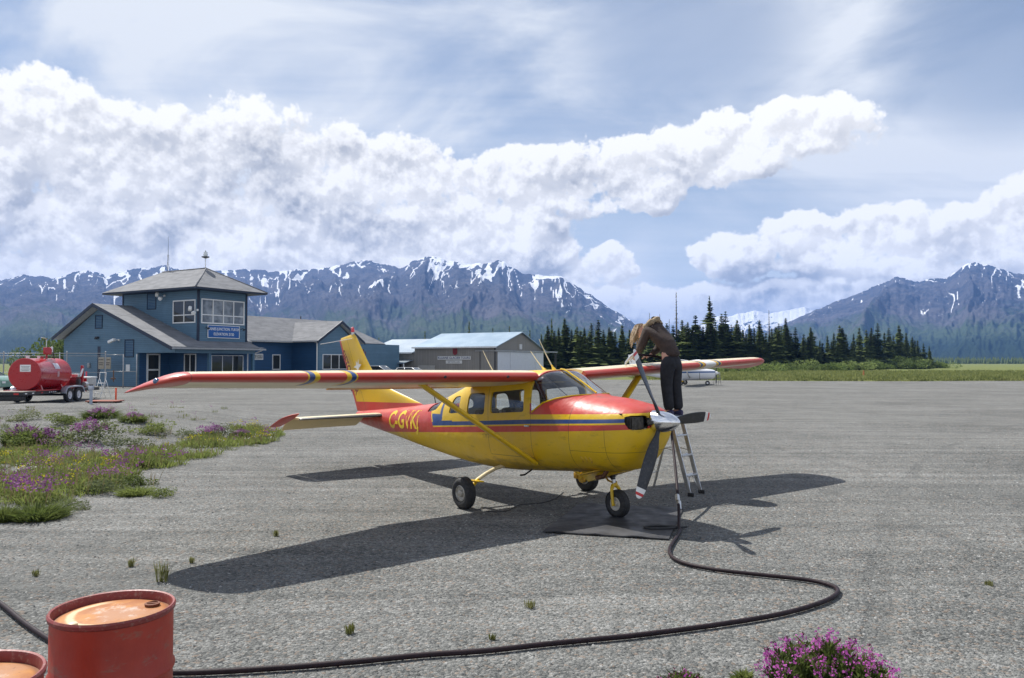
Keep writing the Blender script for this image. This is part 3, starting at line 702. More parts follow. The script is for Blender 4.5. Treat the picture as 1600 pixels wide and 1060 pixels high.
# wings
def airfoil(n=16, t=0.12, camber=0.02):
    out = []
    for side in (1, -1):
        for k in range(n + 1):
            b = math.pi * k / n; x = (1 - math.cos(b)) / 2
            if side == 1: x = (1 - math.cos(math.pi - b)) / 2 if False else 1 - (1 - math.cos(b)) / 2
            yt = 5 * t * (0.2969 * math.sqrt(max(x, 0)) - .1260 * x - .3516 * x * x + .2843 * x ** 3 - .1015 * x ** 4)
            yc = camber / .16 * (0.8 * x - x * x) if x < .4 else camber / .36 * (.2 + .8 * x - x * x)
            if side == -1 and (k == 0 or k == n): continue
            out.append((x, yc + side * yt, 0.0 if side == 1 else 1.0))
    return out
AF = airfoil()
def wing_mesh(name, secs, mat, af=AF):
    """secs: (y, x of the leading edge, chord, z of the leading edge, drop of the trailing edge, thickness factor)"""
    V = []; cf = []; un = []; n = len(af)
    for y, xl, ch, z, dr, tf in secs:
        for ax_, az_, u in af:
            V.append((xl - ax_ * ch, y, z + az_ * ch * tf - ax_ * dr)); cf.append(ax_); un.append(u)
    F = []
    for i in range(len(secs) - 1):
        for k in range(n): k2 = (k + 1) % n; F.append((i * n + k, i * n + k2, (i + 1) * n + k2, (i + 1) * n + k))
    tri = []
    for base_ in (0, (len(secs) - 1) * n):
        for k in range(1, n // 2): pass
    V = np.array(V); F = np.array(F)
    if secs[0][0] > secs[-1][0]: F = F[:, ::-1]
    # end caps as quads strips between upper and lower surface
    half = (n + 1) // 2 + 1
    caps = []
    for base_ in (0, (len(secs) - 1) * n):
        up = list(range(0, half)); lo = [0] + list(range(n - 1, half - 2, -1))
        for a in range(min(len(up), len(lo)) - 1):
            q = [base_ + up[a], base_ + up[a + 1], base_ + lo[a + 1], base_ + lo[a]]
            if len(set(q)) == 4: caps.append(q)
            elif len(set(q)) == 3:
                qq = []; [qq.append(i_) for i_ in q if i_ not in qq]; caps.append(qq + [qq[-1]]) if False else tri.append(qq)
    Fs = [F, np.array(caps)] + ([np.array(tri)] if tri else [])
    me = fast_mesh(name, V, Fs, mat, True, {'cf': ('POINT', np.array(cf)), 'under': ('POINT', np.array(un))})
    return tidy(me, 0.9)
ZR = 1.862
def wing_secs(s):
    out = []
    for ay in (0.46, 1.0, 1.6, 2.2, 2.54, 3.2, 3.9, 4.5, 5.0, 5.08):
        ch = 1.63 if ay <= 2.54 else 1.63 - (ay - 2.54) / 2.54 * .50
        out.append((s * ay, -0.955 - 0.022 * ay, ch, ZR + 0.0285 * ay, .125 * ch / 1.63 + .02, 1.0))
    for ay, xl, ch, dz, tf in ((5.16, -1.085, 1.09, -.003, .98), (5.24, -1.125, 1.02, -.016, .93), (5.33, -1.20, .90, -.040, .84), (5.42, -1.31, .73, -.068, .72), (5.49, -1.44, .52, -.095, .60), (5.535, -1.56, .32, -.118, .5), (5.555, -1.64, .16, -.132, .4)):
        out.append((s * ay, xl, ch, ZR + 0.0285 * 5.1 + dz, .10 * ch, tf))
    return out
for s in (-1, 1):
    w_ = mobj('wing', wing_mesh('wing', wing_secs(s), M_WING), plane)
    # flap and aileron hinge brackets, navigation light
    m = MB()
    for ay in (): MB().box((-2.30, s * ay, ZR + .0285 * ay - .135), (.30, .02, .06), bev=.008).build('hinge_fairing', M_CREAM, plane)
    MB().lathe([(.0, .035), (.02, .028), (.032, .01), (.036, 0)], (-1.275, s * 5.36, ZR + .112), (0.75, s * 0.6, .05), 14).build('navigation_light', simple('blue_green_lens', (.05, .12, .22), .12, coat=1.0), plane)
for s in (-1, 1):                                          # flaps, a little lowered, their worn edge towards the ground
    secs = []
    for ay in (.66, 1.6, 2.85):
        z0 = ZR + .0285 * ay - .075; secs.append([Vector((-2.06, s * ay, z0 + .03)), Vector((-2.30, s * ay, z0 + .015)), Vector((-2.63, s * ay, z0 - .075)), Vector((-2.62, s * ay, z0 - .085)), Vector((-2.30, s * ay, z0 - .055)), Vector((-2.06, s * ay, z0 - .030))])
    MB().loft(secs).build('flap', simple('worn_orange_flap_paint', (.62, .27, .02), .45, dirt=((.40, .06, .03), .8), scale=3), plane)
    MB().box((-2.2, s * .60, ZR - .07), (.9, .10, .05), bev=.02).build('wing_root_fairing', M_YEL, plane)
m = MB()                                                   # pitot mast and tie-down under the port wing, stall warner
m.tube([(-1.35, 2.75, ZR + .0), (-1.36, 2.75, ZR - .13), (-1.30, 2.75, ZR - .165), (-1.05, 2.75, ZR - .165)], .013, 8)
m.build('pitot_mast', M_YEL, plane)
m = MB()
for k, (ay) in enumerate((1.0, 2.0)): MB().cyl((-.975 - .02 * ay, -ay, ZR + .0285 * ay - .005), (-.955 - .022 * ay + .012, -ay, ZR + .0285 * ay - .006), .018, seg=10).build('leading_edge_port', M_DARK, plane)
# struts
for s in (-1, 1):
    m = MB(); a = Vector((-1.06, s * .50, .665)); b = Vector((-1.43, s * 2.16, ZR + .0285 * 2.16 - .06))
    n_ = 10; d = (b - a); secs = []
    ch = Vector((1, 0, 0)); ch = (ch - d.normalized() * ch.dot(d.normalized())).normalized(); th = d.normalized().cross(ch)
    for k in range(n_ + 1):
        p = a + d * (k / n_); q = []
        for j in range(20):
            t = 2 * math.pi * j / 20; cx = math.cos(t); q.append(p + ch * (.078 * cx) + th * (.032 * math.sin(t) * (1.1 + .5 * cx) * .8))
        secs.append(q)
    m.loft(secs); m.build('wing_strut', M_YEL, plane)
    MB().box(b + Vector((0, 0, .02)), (.20, .10, .07), bev=.02).build('strut_fairing', M_YEL, plane)
# tail
def sym(t=.09): return [(x, z * 1.0, u) for x, z, u in airfoil(10, t, 0.0)]
ST_AF = sym(.095)
for s in (-1, 1):
    secs = [(s * .10, -5.78, .80, 1.195, -.01, 1), (s * .9, -5.90, .68, 1.203, -.01, 1), (s * 1.71, -6.02, .56, 1.212, -.01, 1), (s * 1.735, -6.05, .50, 1.212, -.01, .8)]
    mobj('tailplane', wing_mesh('tailplane', secs, M_STAB, ST_AF), plane)
    # elevator hangs a little below, its horn standing up at the tip
    dr = .235
    secs = [(s * .14, -6.56, .46, 1.205, dr * 1.05, 1.0), (s * .9, -6.575, .42, 1.205, dr, 1.0), (s * 1.72, -6.58, .38, 1.21, dr, 1.0)]
    e = mobj('elevator', wing_mesh('elevator', secs, M_STAB, ST_AF), plane)
    a_ = e.data.attributes['cf']; v_ = np.full(len(a_.data), .5, np.float32); a_.data.foreach_set('value', v_)
    a_ = e.data.attributes['under']; a_.data.foreach_set('value', v_ * 2)
    secs = [(s * 1.745, -6.06, .92, 1.315, .27, .62), (s * 1.86, -6.10, .87, 1.30, .26, .6), (s * 1.93, -6.20, .74, 1.27, .22, .45), (s * 1.965, -6.34, .56, 1.235, .17, .3)]
    mobj('elevator_horn', wing_mesh('elevator_horn', secs, M_STAB, ST_AF), plane)
FIN = [(-4.60, 1.385), (-5.25, 1.545), (-5.94, 1.715), (-6.28, 1.86), (-6.58, 2.10), (-6.90, 2.45), (-7.20, 2.79), (-7.24, 2.815), (-7.30, 2.82), (-7.90, 2.745), (-7.935, 2.715), (-7.56, 1.96), (-7.21, 1.26), (-7.10, 1.15), (-5.5, 1.20)]
bm = bmesh.new()
NF = 9; zz_ = np.linspace(1.24, 2.82, 26)
def fin_x(z):
    le = np.interp(z, [1.24, 1.385, 1.545, 1.715, 1.86, 2.10, 2.45, 2.79, 2.82], [-4.40, -4.60, -5.25, -5.94, -6.28, -6.58, -6.90, -7.20, -7.27])
    te = np.interp(z, [1.24, 1.96, 2.715, 2.75, 2.82], [-7.20, -7.56, -7.935, -7.90, -7.32]); return le, te
af = sym(.10); V = []; n = len(af); F = []
for z in zz_:
    le, te = fin_x(z); ch = le - te; th = min(.085 if z < 2.6 else .07, ch * .10) / .10
    tmax = .105 - .03 * (z - 1.24) / 1.6
    for ax_, az_, u in af:
        V.append((le - ax_ * ch, az_ / .095 * tmax * .9 * min(1, ch / .5), z))
for i in range(len(zz_) - 1):
    for k in range(n): k2 = (k + 1) % n; F.append((i * n + k, i * n + k2, (i + 1) * n + k2, (i + 1) * n + k))
F.append(tuple(range((len(zz_) - 1) * n, len(zz_) * n)))
m = MB(); m.add(V, F, True); m.build('fin', M_FIN, plane)
m = MB(); m.lathe([(.035, 0), (.035, .05), (.03, .055)], (-7.32, 0, 2.80), (0, 0, 1), 14).build('beacon_base', M_ALU, plane)
MB().lathe([(.036, 0), (.038, .04), (.030, .09), (.012, .108), (0, .11)], (-7.32, 0, 2.855), (0, 0, 1), 16).build('beacon_lens', simple('red_beacon_lens', (.60, .01, .02), .15, coat=1.0), plane)
MB().tube([(-7.25, -.06, 2.72), (-7.6, -.35, 2.66), (-7.75, -.52, 2.63)], .006, 6).build('aerial_rod', M_WHITE, plane)
def surf_text(txt, h, sx, x0, z0, rot, mat, side=-1, on='fus', bold=0.0, name='lettering', flip=1):
    """lettering laid on the painted surface; x runs forward, seen from the starboard side"""
    me = text_mesh(txt, h, sx, 0.0, bold=bold); me.name = name
    bm = bmesh.new(); bm.from_mesh(me)
    bmesh.ops.triangulate(bm, faces=bm.faces[:])
    bmesh.ops.subdivide_edges(bm, edges=[e for e in bm.edges if e.calc_length() > .05], cuts=2)
    ca, sa = math.cos(rot), math.sin(rot)
    for v in bm.verts:
        X0 = v.co.x * ca - v.co.y * sa; Z0 = v.co.x * sa + v.co.y * ca
        x = x0 + X0 * (1 if side < 0 else -1); z = z0 + Z0
        if on == 'fus': y = side * (side_y(x, z) + .004)
        else: y = side * on
        v.co = Vector((x, y, z))
    bmesh.ops.recalc_face_normals(bm, faces=bm.faces[:]); bm.to_mesh(me); bm.free(); setmat(me, mat); me.materials.clear() if False else None
    me.materials.clear(); me.materials.append(mat)
    return mobj(name, me, plane)
for s in (-1, 1): surf_text('C-GVKJ', .305, .86, -4.84, 1.135, 0.03, simple('yellow_lettering', (.78, .52, .03), .4), s, bold=.010)
M_MAROON = simple('dark_maroon_lettering', (.16, .02, .02), .5)
for s in (-1, 1): surf_text('SIFTON AIR', .15, .95, -7.305, 2.03, math.atan2(-.984, .680) if s < 0 else math.atan2(.984, -.680) + math.pi, M_MAROON, s, .094, bold=.006)
M_EMB = simple('white_emblem_paint', (.75, .73, .68), .5)
m = MB()
for px_, pz_, q in ((0, 0, [(-.16, -.03), (-.05, .01), (-.06, .10), (.0, .04), (.05, .13), (.06, .03), (.17, .02), (.07, -.05), (.02, -.11), (-.05, -.05)]),):
    m.add([Vector((-6.98 + a, -.092, 2.16 + b)) for a, b in q], [tuple(range(len(q)))])
    m.add([Vector((-6.98 + a, .092, 2.16 + b)) for a, b in q], [tuple(range(len(q)))[::-1]])
m.build('bird_emblem', M_EMB, plane, fix=False)
# cabin
m = MB(); m.boxes((-2.4, -.42, .70), (-.55, .42, .73)); m.boxes((-3.2, -.28, .74), (-2.4, .28, .77)); m.boxes((-3.32, -.33, .78), (-3.28, .33, 1.22)); m.build('cabin_floor', M_DARK, plane)
m = MB(); m.box((-.70, 0, 1.35), (.12, .98, .40), bev=.05); m.box((-.62, 0, 1.52), (.30, .86, .04), bev=.015); m.build('instrument_panel', M_DARK, plane)
for sy in (-.26, .26):
    m = MB(); m.tube([(-.76, sy, 1.32), (-.92, sy, 1.32)], .014, 8)
    pts = [(-.92, sy + .15 * math.cos(a), 1.32 + .10 * math.sin(a)) for a in np.linspace(.2, math.pi * 2 - .2, 14)]; m.tube(pts, .012, 6); m.build('control_yoke', M_BLACK, plane)
for x in (-1.45, -2.25):
    for sy in (-.26, .26):
        m = MB(); m.box((x + .10, sy, .96), (.48, .42, .13), bev=.045); M_ = Matrix.Rotation(R(-12), 4, 'Y'); m.box((x - .17, sy, 1.17), (.12, .42, .44), M=M_, bev=.05)
        m.box((x - .225, sy, 1.46), (.07, .16, .10), M=M_, bev=.03) if x > -2 else None; m.tube([(x + .1, sy, .90), (x + .1, sy, .70)], .05, 8); m.build('seat', M_SEAT, plane)
m = MB(); m.box((-2.95, 0, .95), (.42, .84, .12), bev=.04); m.box((-3.14, 0, 1.10), (.10, .78, .30), bev=.04); m.build('rear_bench', M_SEAT, plane)
m = MB()
for s in (-1, 1):
    m.tube([(-1.06, s * .47, 1.85), (-.74, s * .515, 1.45), (-.70, s * .50, 1.30)], .013, 8)
m.tube([(-1.30, -.1, 1.90), (-.60, -.25, 1.58)], .006, 6)
m.build('cabin_brace', M_DARK, plane)
# engine behind the intakes
m = MB(); m.box((.42, 0, 1.27), (.16, .80, .24)); m.build('engine_baffle', M_DARK, plane)
for s in (-1, 1):
    m = MB()
    for k in range(7): m.boxes((.50 + k * .026, s * .18, 1.19), (.508 + k * .026, s * .38, 1.345))
    m.cyl((.50, s * .27, 1.27), (.66, s * .27, 1.27), .055, seg=14); m.build('cylinder_fins', simple('dark_engine_metal', (.075, .07, .062), .6, .5, var=.4, scale=20), plane)
# spinner and blades
HX, HZ_ = .945, 1.272
sp = MB().lathe([(.0, -.215), (.136, -.215), (.142, -.21), (.143, -.19), (.143, -.12), (.139, -.04), (.129, .05), (.109, .13), (.082, .195), (.050, .245), (.020, .276), (.0, .283)], (HX - .14, 0, HZ_), (1, 0, 0), 48).build('spinner', M_CHROME, plane)
MB().lathe([(.0, -.02), (.146, -.02), (.146, .0), (.0, .0)], (HX - .357, 0, HZ_), (1, 0, 0), 40).build('spinner_backplate', M_CHROME, plane)
MB().cyl((.50, 0, HZ_), (.60, 0, HZ_), .06, seg=16).build('crankshaft_flange', M_STEEL, plane)
BX = .79
def blade_mesh():
    V = []; F = []; rr = [.10, .15, .19, .24, .32, .42, .54, .66, .78, .87, .93, .965, .99, 1.0]; n = 20; mi = []
    ch = lambda r: np.interp(r, [.1, .15, .19, .24, .32, .45, .6, .75, .88, .95, .98, 1.0], [.060, .056, .062, .085, .125, .155, .162, .155, .135, .112, .085, .03])
    tk = lambda r: np.interp(r, [.1, .19, .24, .32, .5, .75, 1.0], [.058, .056, .050, .036, .022, .014, .006])
    tw = lambda r: R(np.interp(r, [.1, .25, .4, .7, 1.0], [52, 44, 34, 22, 15]))
    for r in rr:
        c, t, a = ch(r), tk(r), -tw(r)
        for k in range(n):
            q = 2 * math.pi * k / n; u = math.cos(q) * c / 2 - c * .05; v = math.sin(q) * t / 2 * (1.1 if math.sin(q) > 0 else .5)
            V.append(Vector((u * math.sin(a) + v * math.cos(a), u * math.cos(a) - v * math.sin(a), r * 1.005)))
    for i in range(len(rr) - 1):
        rm = (rr[i] + rr[i + 1]) / 2
        for k in range(n): k2 = (k + 1) % n; F.append((i * n + k, i * n + k2, (i + 1) * n + k2, (i + 1) * n + k)); mi.append(0 if rm < .88 else (1 if rm < .91 else (2 if rm < .965 else 1)))
    F.append(tuple(range(n))[::-1]); mi.append(0); F.append(tuple(range((len(rr) - 1) * n, len(rr) * n))); mi.append(1)
    me = bpy.data.meshes.new('propeller_blade'); me.from_pydata(V, [], F); me.polygons.foreach_set('use_smooth', [True] * len(F)); setmat(me, [M_PROP, M_WHITE, M_SIGRED]); me.polygons.foreach_set('material_index', mi)
    bm = bmesh.new(); bm.from_mesh(me); bmesh.ops.recalc_face_normals(bm, faces=bm.faces[:]); bm.to_mesh(me); bm.free(); return me
bme = blade_mesh()
for a in (-26, 90, 208): mobj('propeller_blade', bme, plane, (BX, 0, HZ_), (-R(a), 0, 0))
# undercarriage
def wheel(name, c, r, w, tilt=0.0):
    """tyre and rim; c local to the aeroplane; the tyre stands on the ground"""
    p = []
    for k in range(15):
        a = math.pi * k / 14; p.append((r - (w / 2) * .92 * (1 - math.sin(a) ** .8) * .95, -w / 2 * math.cos(a)))
    ty = MB().lathe([(r * .50, -w * .40)] + p + [(r * .50, w * .40)], (0, 0, 0), (0, 1, 0), 40)
    t = ty.build(name, M_TYRE, plane, loc=c)
    m = MB()
    for s in (-1, 1): m.lathe([(r * .50, .40 * w * s), (r * .46, .43 * w * s), (r * .42, .33 * w * s), (r * .24, .30 * w * s), (r * .20, .44 * w * s), (r * .12, .47 * w * s), (0, .47 * w * s)], (0, 0, 0), (0, 1, 0), 28)
    m.build('rim', M_RIM if name == 'main_wheel' else simple('pale_rim', (.55, .52, .45), .45, .3, dirt=((.12, .09, .05), .6), scale=16), t)
    m = MB()
    for k in range(3): m.lathe([(r * .995 - .002, -.012 + (k - 1) * .034), (r * 1.004, -.010 + (k - 1) * .034), (r * 1.004, .010 + (k - 1) * .034), (r * .995 - .002, .012 + (k - 1) * .034)], (0, 0, 0), (0, 1, 0), 40)
    m.build('tread', M_TYRE, t); return t
def axle_z(x, y, r):
    """local height of an axle whose tyre just touches the ground"""
    z = r
    for _ in range(4):
        w = L2W((x, y, z)); z += r - (w.z - ground_at(w.x, w.y)) 
    return z
MW = [(-1.80, -1.20), (-1.80, 1.20)]
for (x, y) in MW:
    z = axle_z(x, y, .2225); s = 1 if y > 0 else -1
    wheel('main_wheel', (x, y, z), .2225, .165)
    m = MB(); m.tube([(-1.98, s * .30, .555), (-1.96, s * .50, .535), (-1.93, s * .72, .475), (-1.90, s * .90, .41)], [.036, .035, .033, .031], 12, flat=.8); m.build('gear_leg', M_CREAM, plane)
    m = MB(); m.tube([(-1.90, s * .88, .415), (-1.86, s * 1.00, .35), (-1.82, s * 1.08, z + .03), (-1.80, s * 1.11, z)], [.034, .033, .031, .034], 12, flat=.8); m.cyl((-1.80, s * 1.06, z), (-1.80, s * 1.20, z), .028)
    m.box((-1.87, s * .93, .405), (.26, .10, .02), M=Matrix.Rotation(s * R(8), 4, 'X'), bev=.008); m.build('gear_leg_lower', M_YEL, plane)
    m = MB(); m.lathe([(.0, -.02), (.085, -.02), (.085, .02), (.0, .02)], (-1.80, s * 1.10, z), (0, 1, 0), 24); m.box((-1.93, s * 1.10, z + .02), (.09, .06, .10), bev=.015); m.build('brake_disc', M_YELOLD, plane)
z = axle_z(0, 0, .18); wheel('nose_wheel', (0, 0, z), .18, .125)
m = MB()
for s in (-1, 1): m.tube([(0, s * .085, z), (-.01, s * .085, z + .10), (-.03, s * .07, z + .20), (-.045, s * .03, z + .245)], [.017, .018, .02, .024], 10, flat=1.3)
m.cyl((0, -.10, z), (0, .10, z), .014); m.cyl((-.03, 0, z + .23), (-.045, 0, z + .27), .042); m.build('nose_fork', M_YEL, plane)
m = MB(); m.cyl((-.045, 0, z + .25), (-.105, 0, .70), .024); m.build('oleo_strut', M_STEEL, plane)
m = MB(); m.cyl((-.065, 0, z + .345), (-.08, 0, z + .40), .038); m.cyl((-.06, 0, z + .32), (-.065, 0, z + .345), .030)
m.box((-.075, -.0, z + .385), (.10, .09, .03), bev=.01); m.build('strut_collar', M_BLACK, plane)
m = MB(); m.tube([(-.02, 0, z + .27), (-.16, 0, z + .30), (-.21, 0, z + .36), (-.12, 0, z + .41)], .014, 8); m.tube([(-.05, .05, z + .28), (-.30, .04, .56)], .012, 8); m.build('torque_link', M_YELOLD, plane)
# belly fairings, cowl flaps, louvres, exhaust, step
m = MB(); m.loft([[Vector(p) for p in q] for q in ([(-.60, -.06, .50), (-.60, .06, .50), (-.60, .03, .60), (-.60, -.03, .60)], [(-.38, -.15, .44), (-.38, .15, .44), (-.38, .12, .62), (-.38, -.12, .62)], [(-.12, -.17, .52), (-.12, .17, .52), (-.12, .14, .66), (-.12, -.14, .66)], [(.20, -.10, .61), (.20, .10, .61), (.20, .09, .70), (.20, -.09, .70)])], smooth=True)
m.build('nose_gear_fairing', M_YEL, plane)
for s in (-1, 1):
    m = MB(); m.box((-.16, s * .30, .60), (.34, .20, .014), M=Matrix.Rotation(R(-14), 4, 'Y'), bev=.004); m.build('cowl_flap', M_YELOLD, plane)
m = MB(); m.tube([(.10, -.24, .68), (.02, -.26, .56), (-.10, -.27, .53)], .030, 12); m.build('exhaust_pipe', simple('rusty_exhaust', (.16, .08, .045), .7, .6, var=.4, scale=20), plane)
for k in range(3):
    m = MB(); x = .01 - k * .075; y = -side_y(x, .78) - .002
    secs = []
    for t in np.linspace(0, 1, 6):
        zz = .745 + .085 * t + .0; xx = x + .02 * math.sin(t * math.pi); yy = -(side_y(xx, zz)); r = .013 * math.sin(math.pi * (0.1 + .8 * t))
        secs.append([Vector((xx - .018, yy + .002, zz)), Vector((xx, yy - r, zz)), Vector((xx + .018, yy + .002, zz))])
    m.loft(secs, close=True); m.build('cowl_louvre', M_YELOLD, plane)
for (x, z) in ((-.22, .985), (-.02, .975), (.22, .965), (.46, .955), (.62, .96)): MB().cyl((x, -side_y(x, z) + .01, z), (x, -side_y(x, z) - .003, z), .008, seg=10).build('cowl_fastener', M_YELOLD, plane)
m = MB(); m.box((-1.12, -.585, 1.19), (.10, .014, .022), bev=.006); m.build('door_handle', M_STEEL, plane)
m = MB(); m.tube([(-1.25, -.40, .56), (-1.27, -.52, .50), (-1.27, -.60, .50)], .013, 8); m.build('entry_step', M_BLACK, plane)
# aerials
def whip(a, b, foot=True, nm='whip_aerial', mt=M_CREAM):
    a, b = Vector(a), Vector(b); m = MB(); m.tube([a, a.lerp(b, .5) + Vector((-.01, 0, 0)), b], [.010, .008, .004], 6); o = m.build(nm, mt, plane)
    if foot: MB().lathe([(.035, -.02), (.03, .01), (.016, .05), (.009, .09), (0, .09)], a, (b - a), 12).build('aerial_foot', M_YEL, o)
whip((-1.16, .0, 1.955), (-1.47, 0, 2.42)); whip((-2.16, -.30, 1.90), (-2.46, -.30, 2.29), False); whip((-1.83, .40, 1.955), (-2.14, .40, 2.26)); whip((-4.28, 0, 1.42), (-4.36, 0, 1.72), False, mt=M_BLACK)
# ================================================================ BUILDINGS
AX = R(60)
def siding(c, name, period=0.16, vert=False, metal=0.0):
    def f():
        co = coords('Object'); x, y, z = sep(co)
        v = (x + y) if vert else z
        fr = nmath('FRACT', v * (1 / period), 0)
        idn = nmath('FLOOR', v * (1 / period), 0)
        tone = noise(comb(idn * 3.7, (0 if vert else 1) * 0.3 * (x + y), 0), 1.0, 2) - 0.5
        n = noise(co, 1.3, 5, 0.6)
        cc = mixc(clamp01(0.5 + tone * 1.0 + (n - 0.5) * 0.9), tuple(q * 0.80 for q in c), tuple(min(1, q * 1.2) for q in c))
        cc = mixc(sstep(fr, 0.80, 0.97) * 0.75, cc, tuple(q * 0.35 for q in c))
        cc = mixc(sstep(noise(mapv(co, (2, 2, .35)), 1.5, 5, .65), .58, .8) * .25, cc, (.20, .19, .17))
        return {'Base Color': cc, 'Roughness': 0.6 - metal * .2, 'Normal': bump(fr, 0.7, 0.02), 'Metallic': metal * .3}
    return principled(name, f)
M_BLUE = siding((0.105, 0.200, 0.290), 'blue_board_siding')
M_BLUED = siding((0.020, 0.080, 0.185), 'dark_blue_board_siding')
M_TRIM = simple('navy_trim', (0.010, 0.020, 0.045), 0.5)
M_GREYSID = siding((0.235, 0.220, 0.200), 'taupe_ribbed_cladding', 0.23, True)
M_WINF = simple('white_window_frame', (0.82, 0.82, 0.81), 0.45, var=.04)
def shingle():
    co = coords('Object'); x, y, z = sep(co)
    n = NT.nodes.new('ShaderNodeTexBrick'); NT.links.new(_sock(comb(x + y * 0.99, z * 2.3, 0)), n.inputs['Vector'])
    n.inputs['Scale'].default_value = 1.0; n.inputs['Brick Width'].default_value = .9; n.inputs['Row Height'].default_value = .28; n.inputs['Mortar Size'].default_value = .012
    n.inputs['Color1'].default_value = (.150, .154, .165, 1); n.inputs['Color2'].default_value = (.225, .228, .240, 1); n.inputs['Mortar'].default_value = (.09, .09, .09, 1)
    c = mixc(sstep(noise(co, 0.9, 5, .6), .35, .7) * .5, X(n.outputs[0]), (.25, .252, .262)); c = mixc(sstep(noise(co, 12, 4, .7), .5, .75) * .3, c, (.12, .12, .12))
    return {'Base Color': c, 'Roughness': .92, 'Normal': bump(X(n.outputs[1]), .6, .015)}
M_SHING = principled('grey_shingles', shingle)
M_PANE = principled('dark_pane', lambda: {'Base Color': mixc(noise(coords('Object'), .8, 3), (.012, .014, .015), (.05, .055, .055)), 'Roughness': .04, 'Specular IOR Level': .55, 'Normal': bump(noise(coords('Object'), .6, 2), .12, .05)})
M_PANEL = principled('pale_pane', lambda: {'Base Color': mixc(sstep(noise(coords('Object'), .9, 3), .4, .6), (.10, .115, .125), (.28, .30, .31)), 'Roughness': .05, 'Specular IOR Level': .7})
M_LETW = simple('white_lettering', (.80, .80, .80), .5, var=.03)
M_SIGNB = simple('blue_sign_board', (.008, .10, .36), .4, var=.05)
M_CONC = simple('concrete', (.34, .33, .31), .9, var=.2, scale=2, bumps=.01)

def window(parent, face, val, a0, a1, z0, z1, cols=2, split=None, out=-1, mat=None, fw=.07):
    """face 's' (plane s = val) or 't'; a along the wall; frame is the part, panes are its sub-parts"""
    m = MB(); d0, d1 = sorted((val + out * .06, val - out * .04))
    def bx(p, q, z, w, dd=(0, 0)):
        lo, hi = d0 + (dd[0]), d1 - dd[1]
        if face == 's': m.boxes((lo, p, z), (hi, q, w))
        else: m.boxes((p, lo, z), (q, hi, w))
    bx(a0 - fw, a1 + fw, z0 - fw, z0); bx(a0 - fw, a1 + fw, z1, z1 + fw); bx(a0 - fw, a0, z0, z1); bx(a1, a1 + fw, z0, z1)
    W = (a1 - a0) / cols
    for k in range(1, cols): bx(a0 + k * W - fw * .45, a0 + k * W + fw * .45, z0, z1)
    if split: 
        for k in range(cols): bx(a0 + k * W + fw * .45 * (k > 0), a0 + (k + 1) * W - fw * .45 * (k < cols - 1), split - fw * .4, split + fw * .4)
    f = m.build('window', M_WINF, parent, weld=False)
    for k in range(cols):
        for (p, q) in (((z0, split - fw * .4), (split + fw * .4, z1)) if split else ((z0, z1),)):
            b = MB(); e0, e1 = val + out * .012, val - out * .006; u0, u1 = a0 + k * W + fw * .4 * (k > 0), a0 + (k + 1) * W - fw * .4 * (k < cols - 1)
            if face == 's': b.boxes((e0, u0, p), (e1, u1, q))
            else: b.boxes((u0, e0, p), (u1, e1, q))
            b.build('pane', mat or M_PANE, f)
    return f
def louvre(parent, face, val, a0, a1, z0, z1, out=-1):
    m = MB(); fw = .06; e0, e1 = val + out * .05, val - out * .02
    def bx(mm, p, q, z, w, g=0):
        lo, hi = sorted((e0 - out * g, e1))
        if face == 's': mm.boxes((lo, p, z), (hi, q, w))
        else: mm.boxes((p, lo, z), (q, hi, w))
    bx(m, a0, a1, z0, z0 + fw); bx(m, a0, a1, z1 - fw, z1); bx(m, a0, a0 + fw, z0 + fw, z1 - fw); bx(m, a1 - fw, a1, z0 + fw, z1 - fw)
    f = m.build('vent', M_TRIM, parent, weld=False); m = MB(); n = int((z1 - z0) / .14)
    for k in range(n): z = z0 + fw + (z1 - z0 - 2 * fw) * (k + .5) / n; bx(m, a0 + fw, a1 - fw, z - .03, z + .03, .02)
    tag(m.build('louvre_slats', M_BLUED, f, weld=False), kind='stuff')
term = thing('terminal_building', 'blue boarded terminal building with grey shingle roofs and a square lookout tower', 'building', (-26.672, 66, 0), AX)
def part(name, mb, mat, parent=term, **k): return mb.build(name, mat, parent, **k)
# tower
part('tower_wall', MB().boxes((0, 0, 3.0), (5.17, 10.4, 8.28)), M_BLUE)
for (s, t) in ((0, 0), (5.17, 0), (0, 10.4)): part('corner_trim', MB().boxes((s - (.05 if s == 0 else .12), t - (.05 if t == 0 else .12), 3.3 if t < 5 else 6.6), (s + (.12 if s == 0 else .05), t + (.12 if t == 0 else .05), 8.2)), M_TRIM)
def hip(name, s0, s1, t0, t1, z, zr, ra, rb, parent=term, th=.16, soff=.35):
    """hip roof over the rectangle; ridge along t from ra to rb"""
    sm = (s0 + s1) / 2; V = [(s0, t0, z), (s1, t0, z), (s1, t1, z), (s0, t1, z), (sm, ra, zr), (sm, rb, zr)]
    m = MB(); m.add(V, [(0, 1, 4), (1, 2, 5, 4), (2, 3, 5), (3, 0, 4, 5)]); m.build(name, M_SHING, parent, fix=False)
    m = MB(); m.boxes((s0 + .02, t0 + .02, z - th), (s1 - .02, t1 - .02, z - .01)); m.build('fascia', M_TRIM, parent)
hip('tower_roof', -1.30, 6.45, -1.30, 11.6, 8.32, 10.42, 2.3, 8.4)
part('ridge_cap', MB().tube([(2.575, 2.3, 10.43), (2.575, 8.4, 10.43)], .07, 6), M_SHING)
for q in ((-1.30, -1.30), (6.45, -1.30)): part('hip_cap', MB().tube([(q[0], q[1], 8.33), (2.575, 2.3, 10.43)], .06, 6), M_SHING)
window(term, 's', 0, .42, 3.18, 5.48, 7.28, 2, 6.08, fw=.10)
window(term, 't', 0, .38, 4.78, 5.45, 7.38, 4, 6.10, mat=M_PANEL, fw=.10)
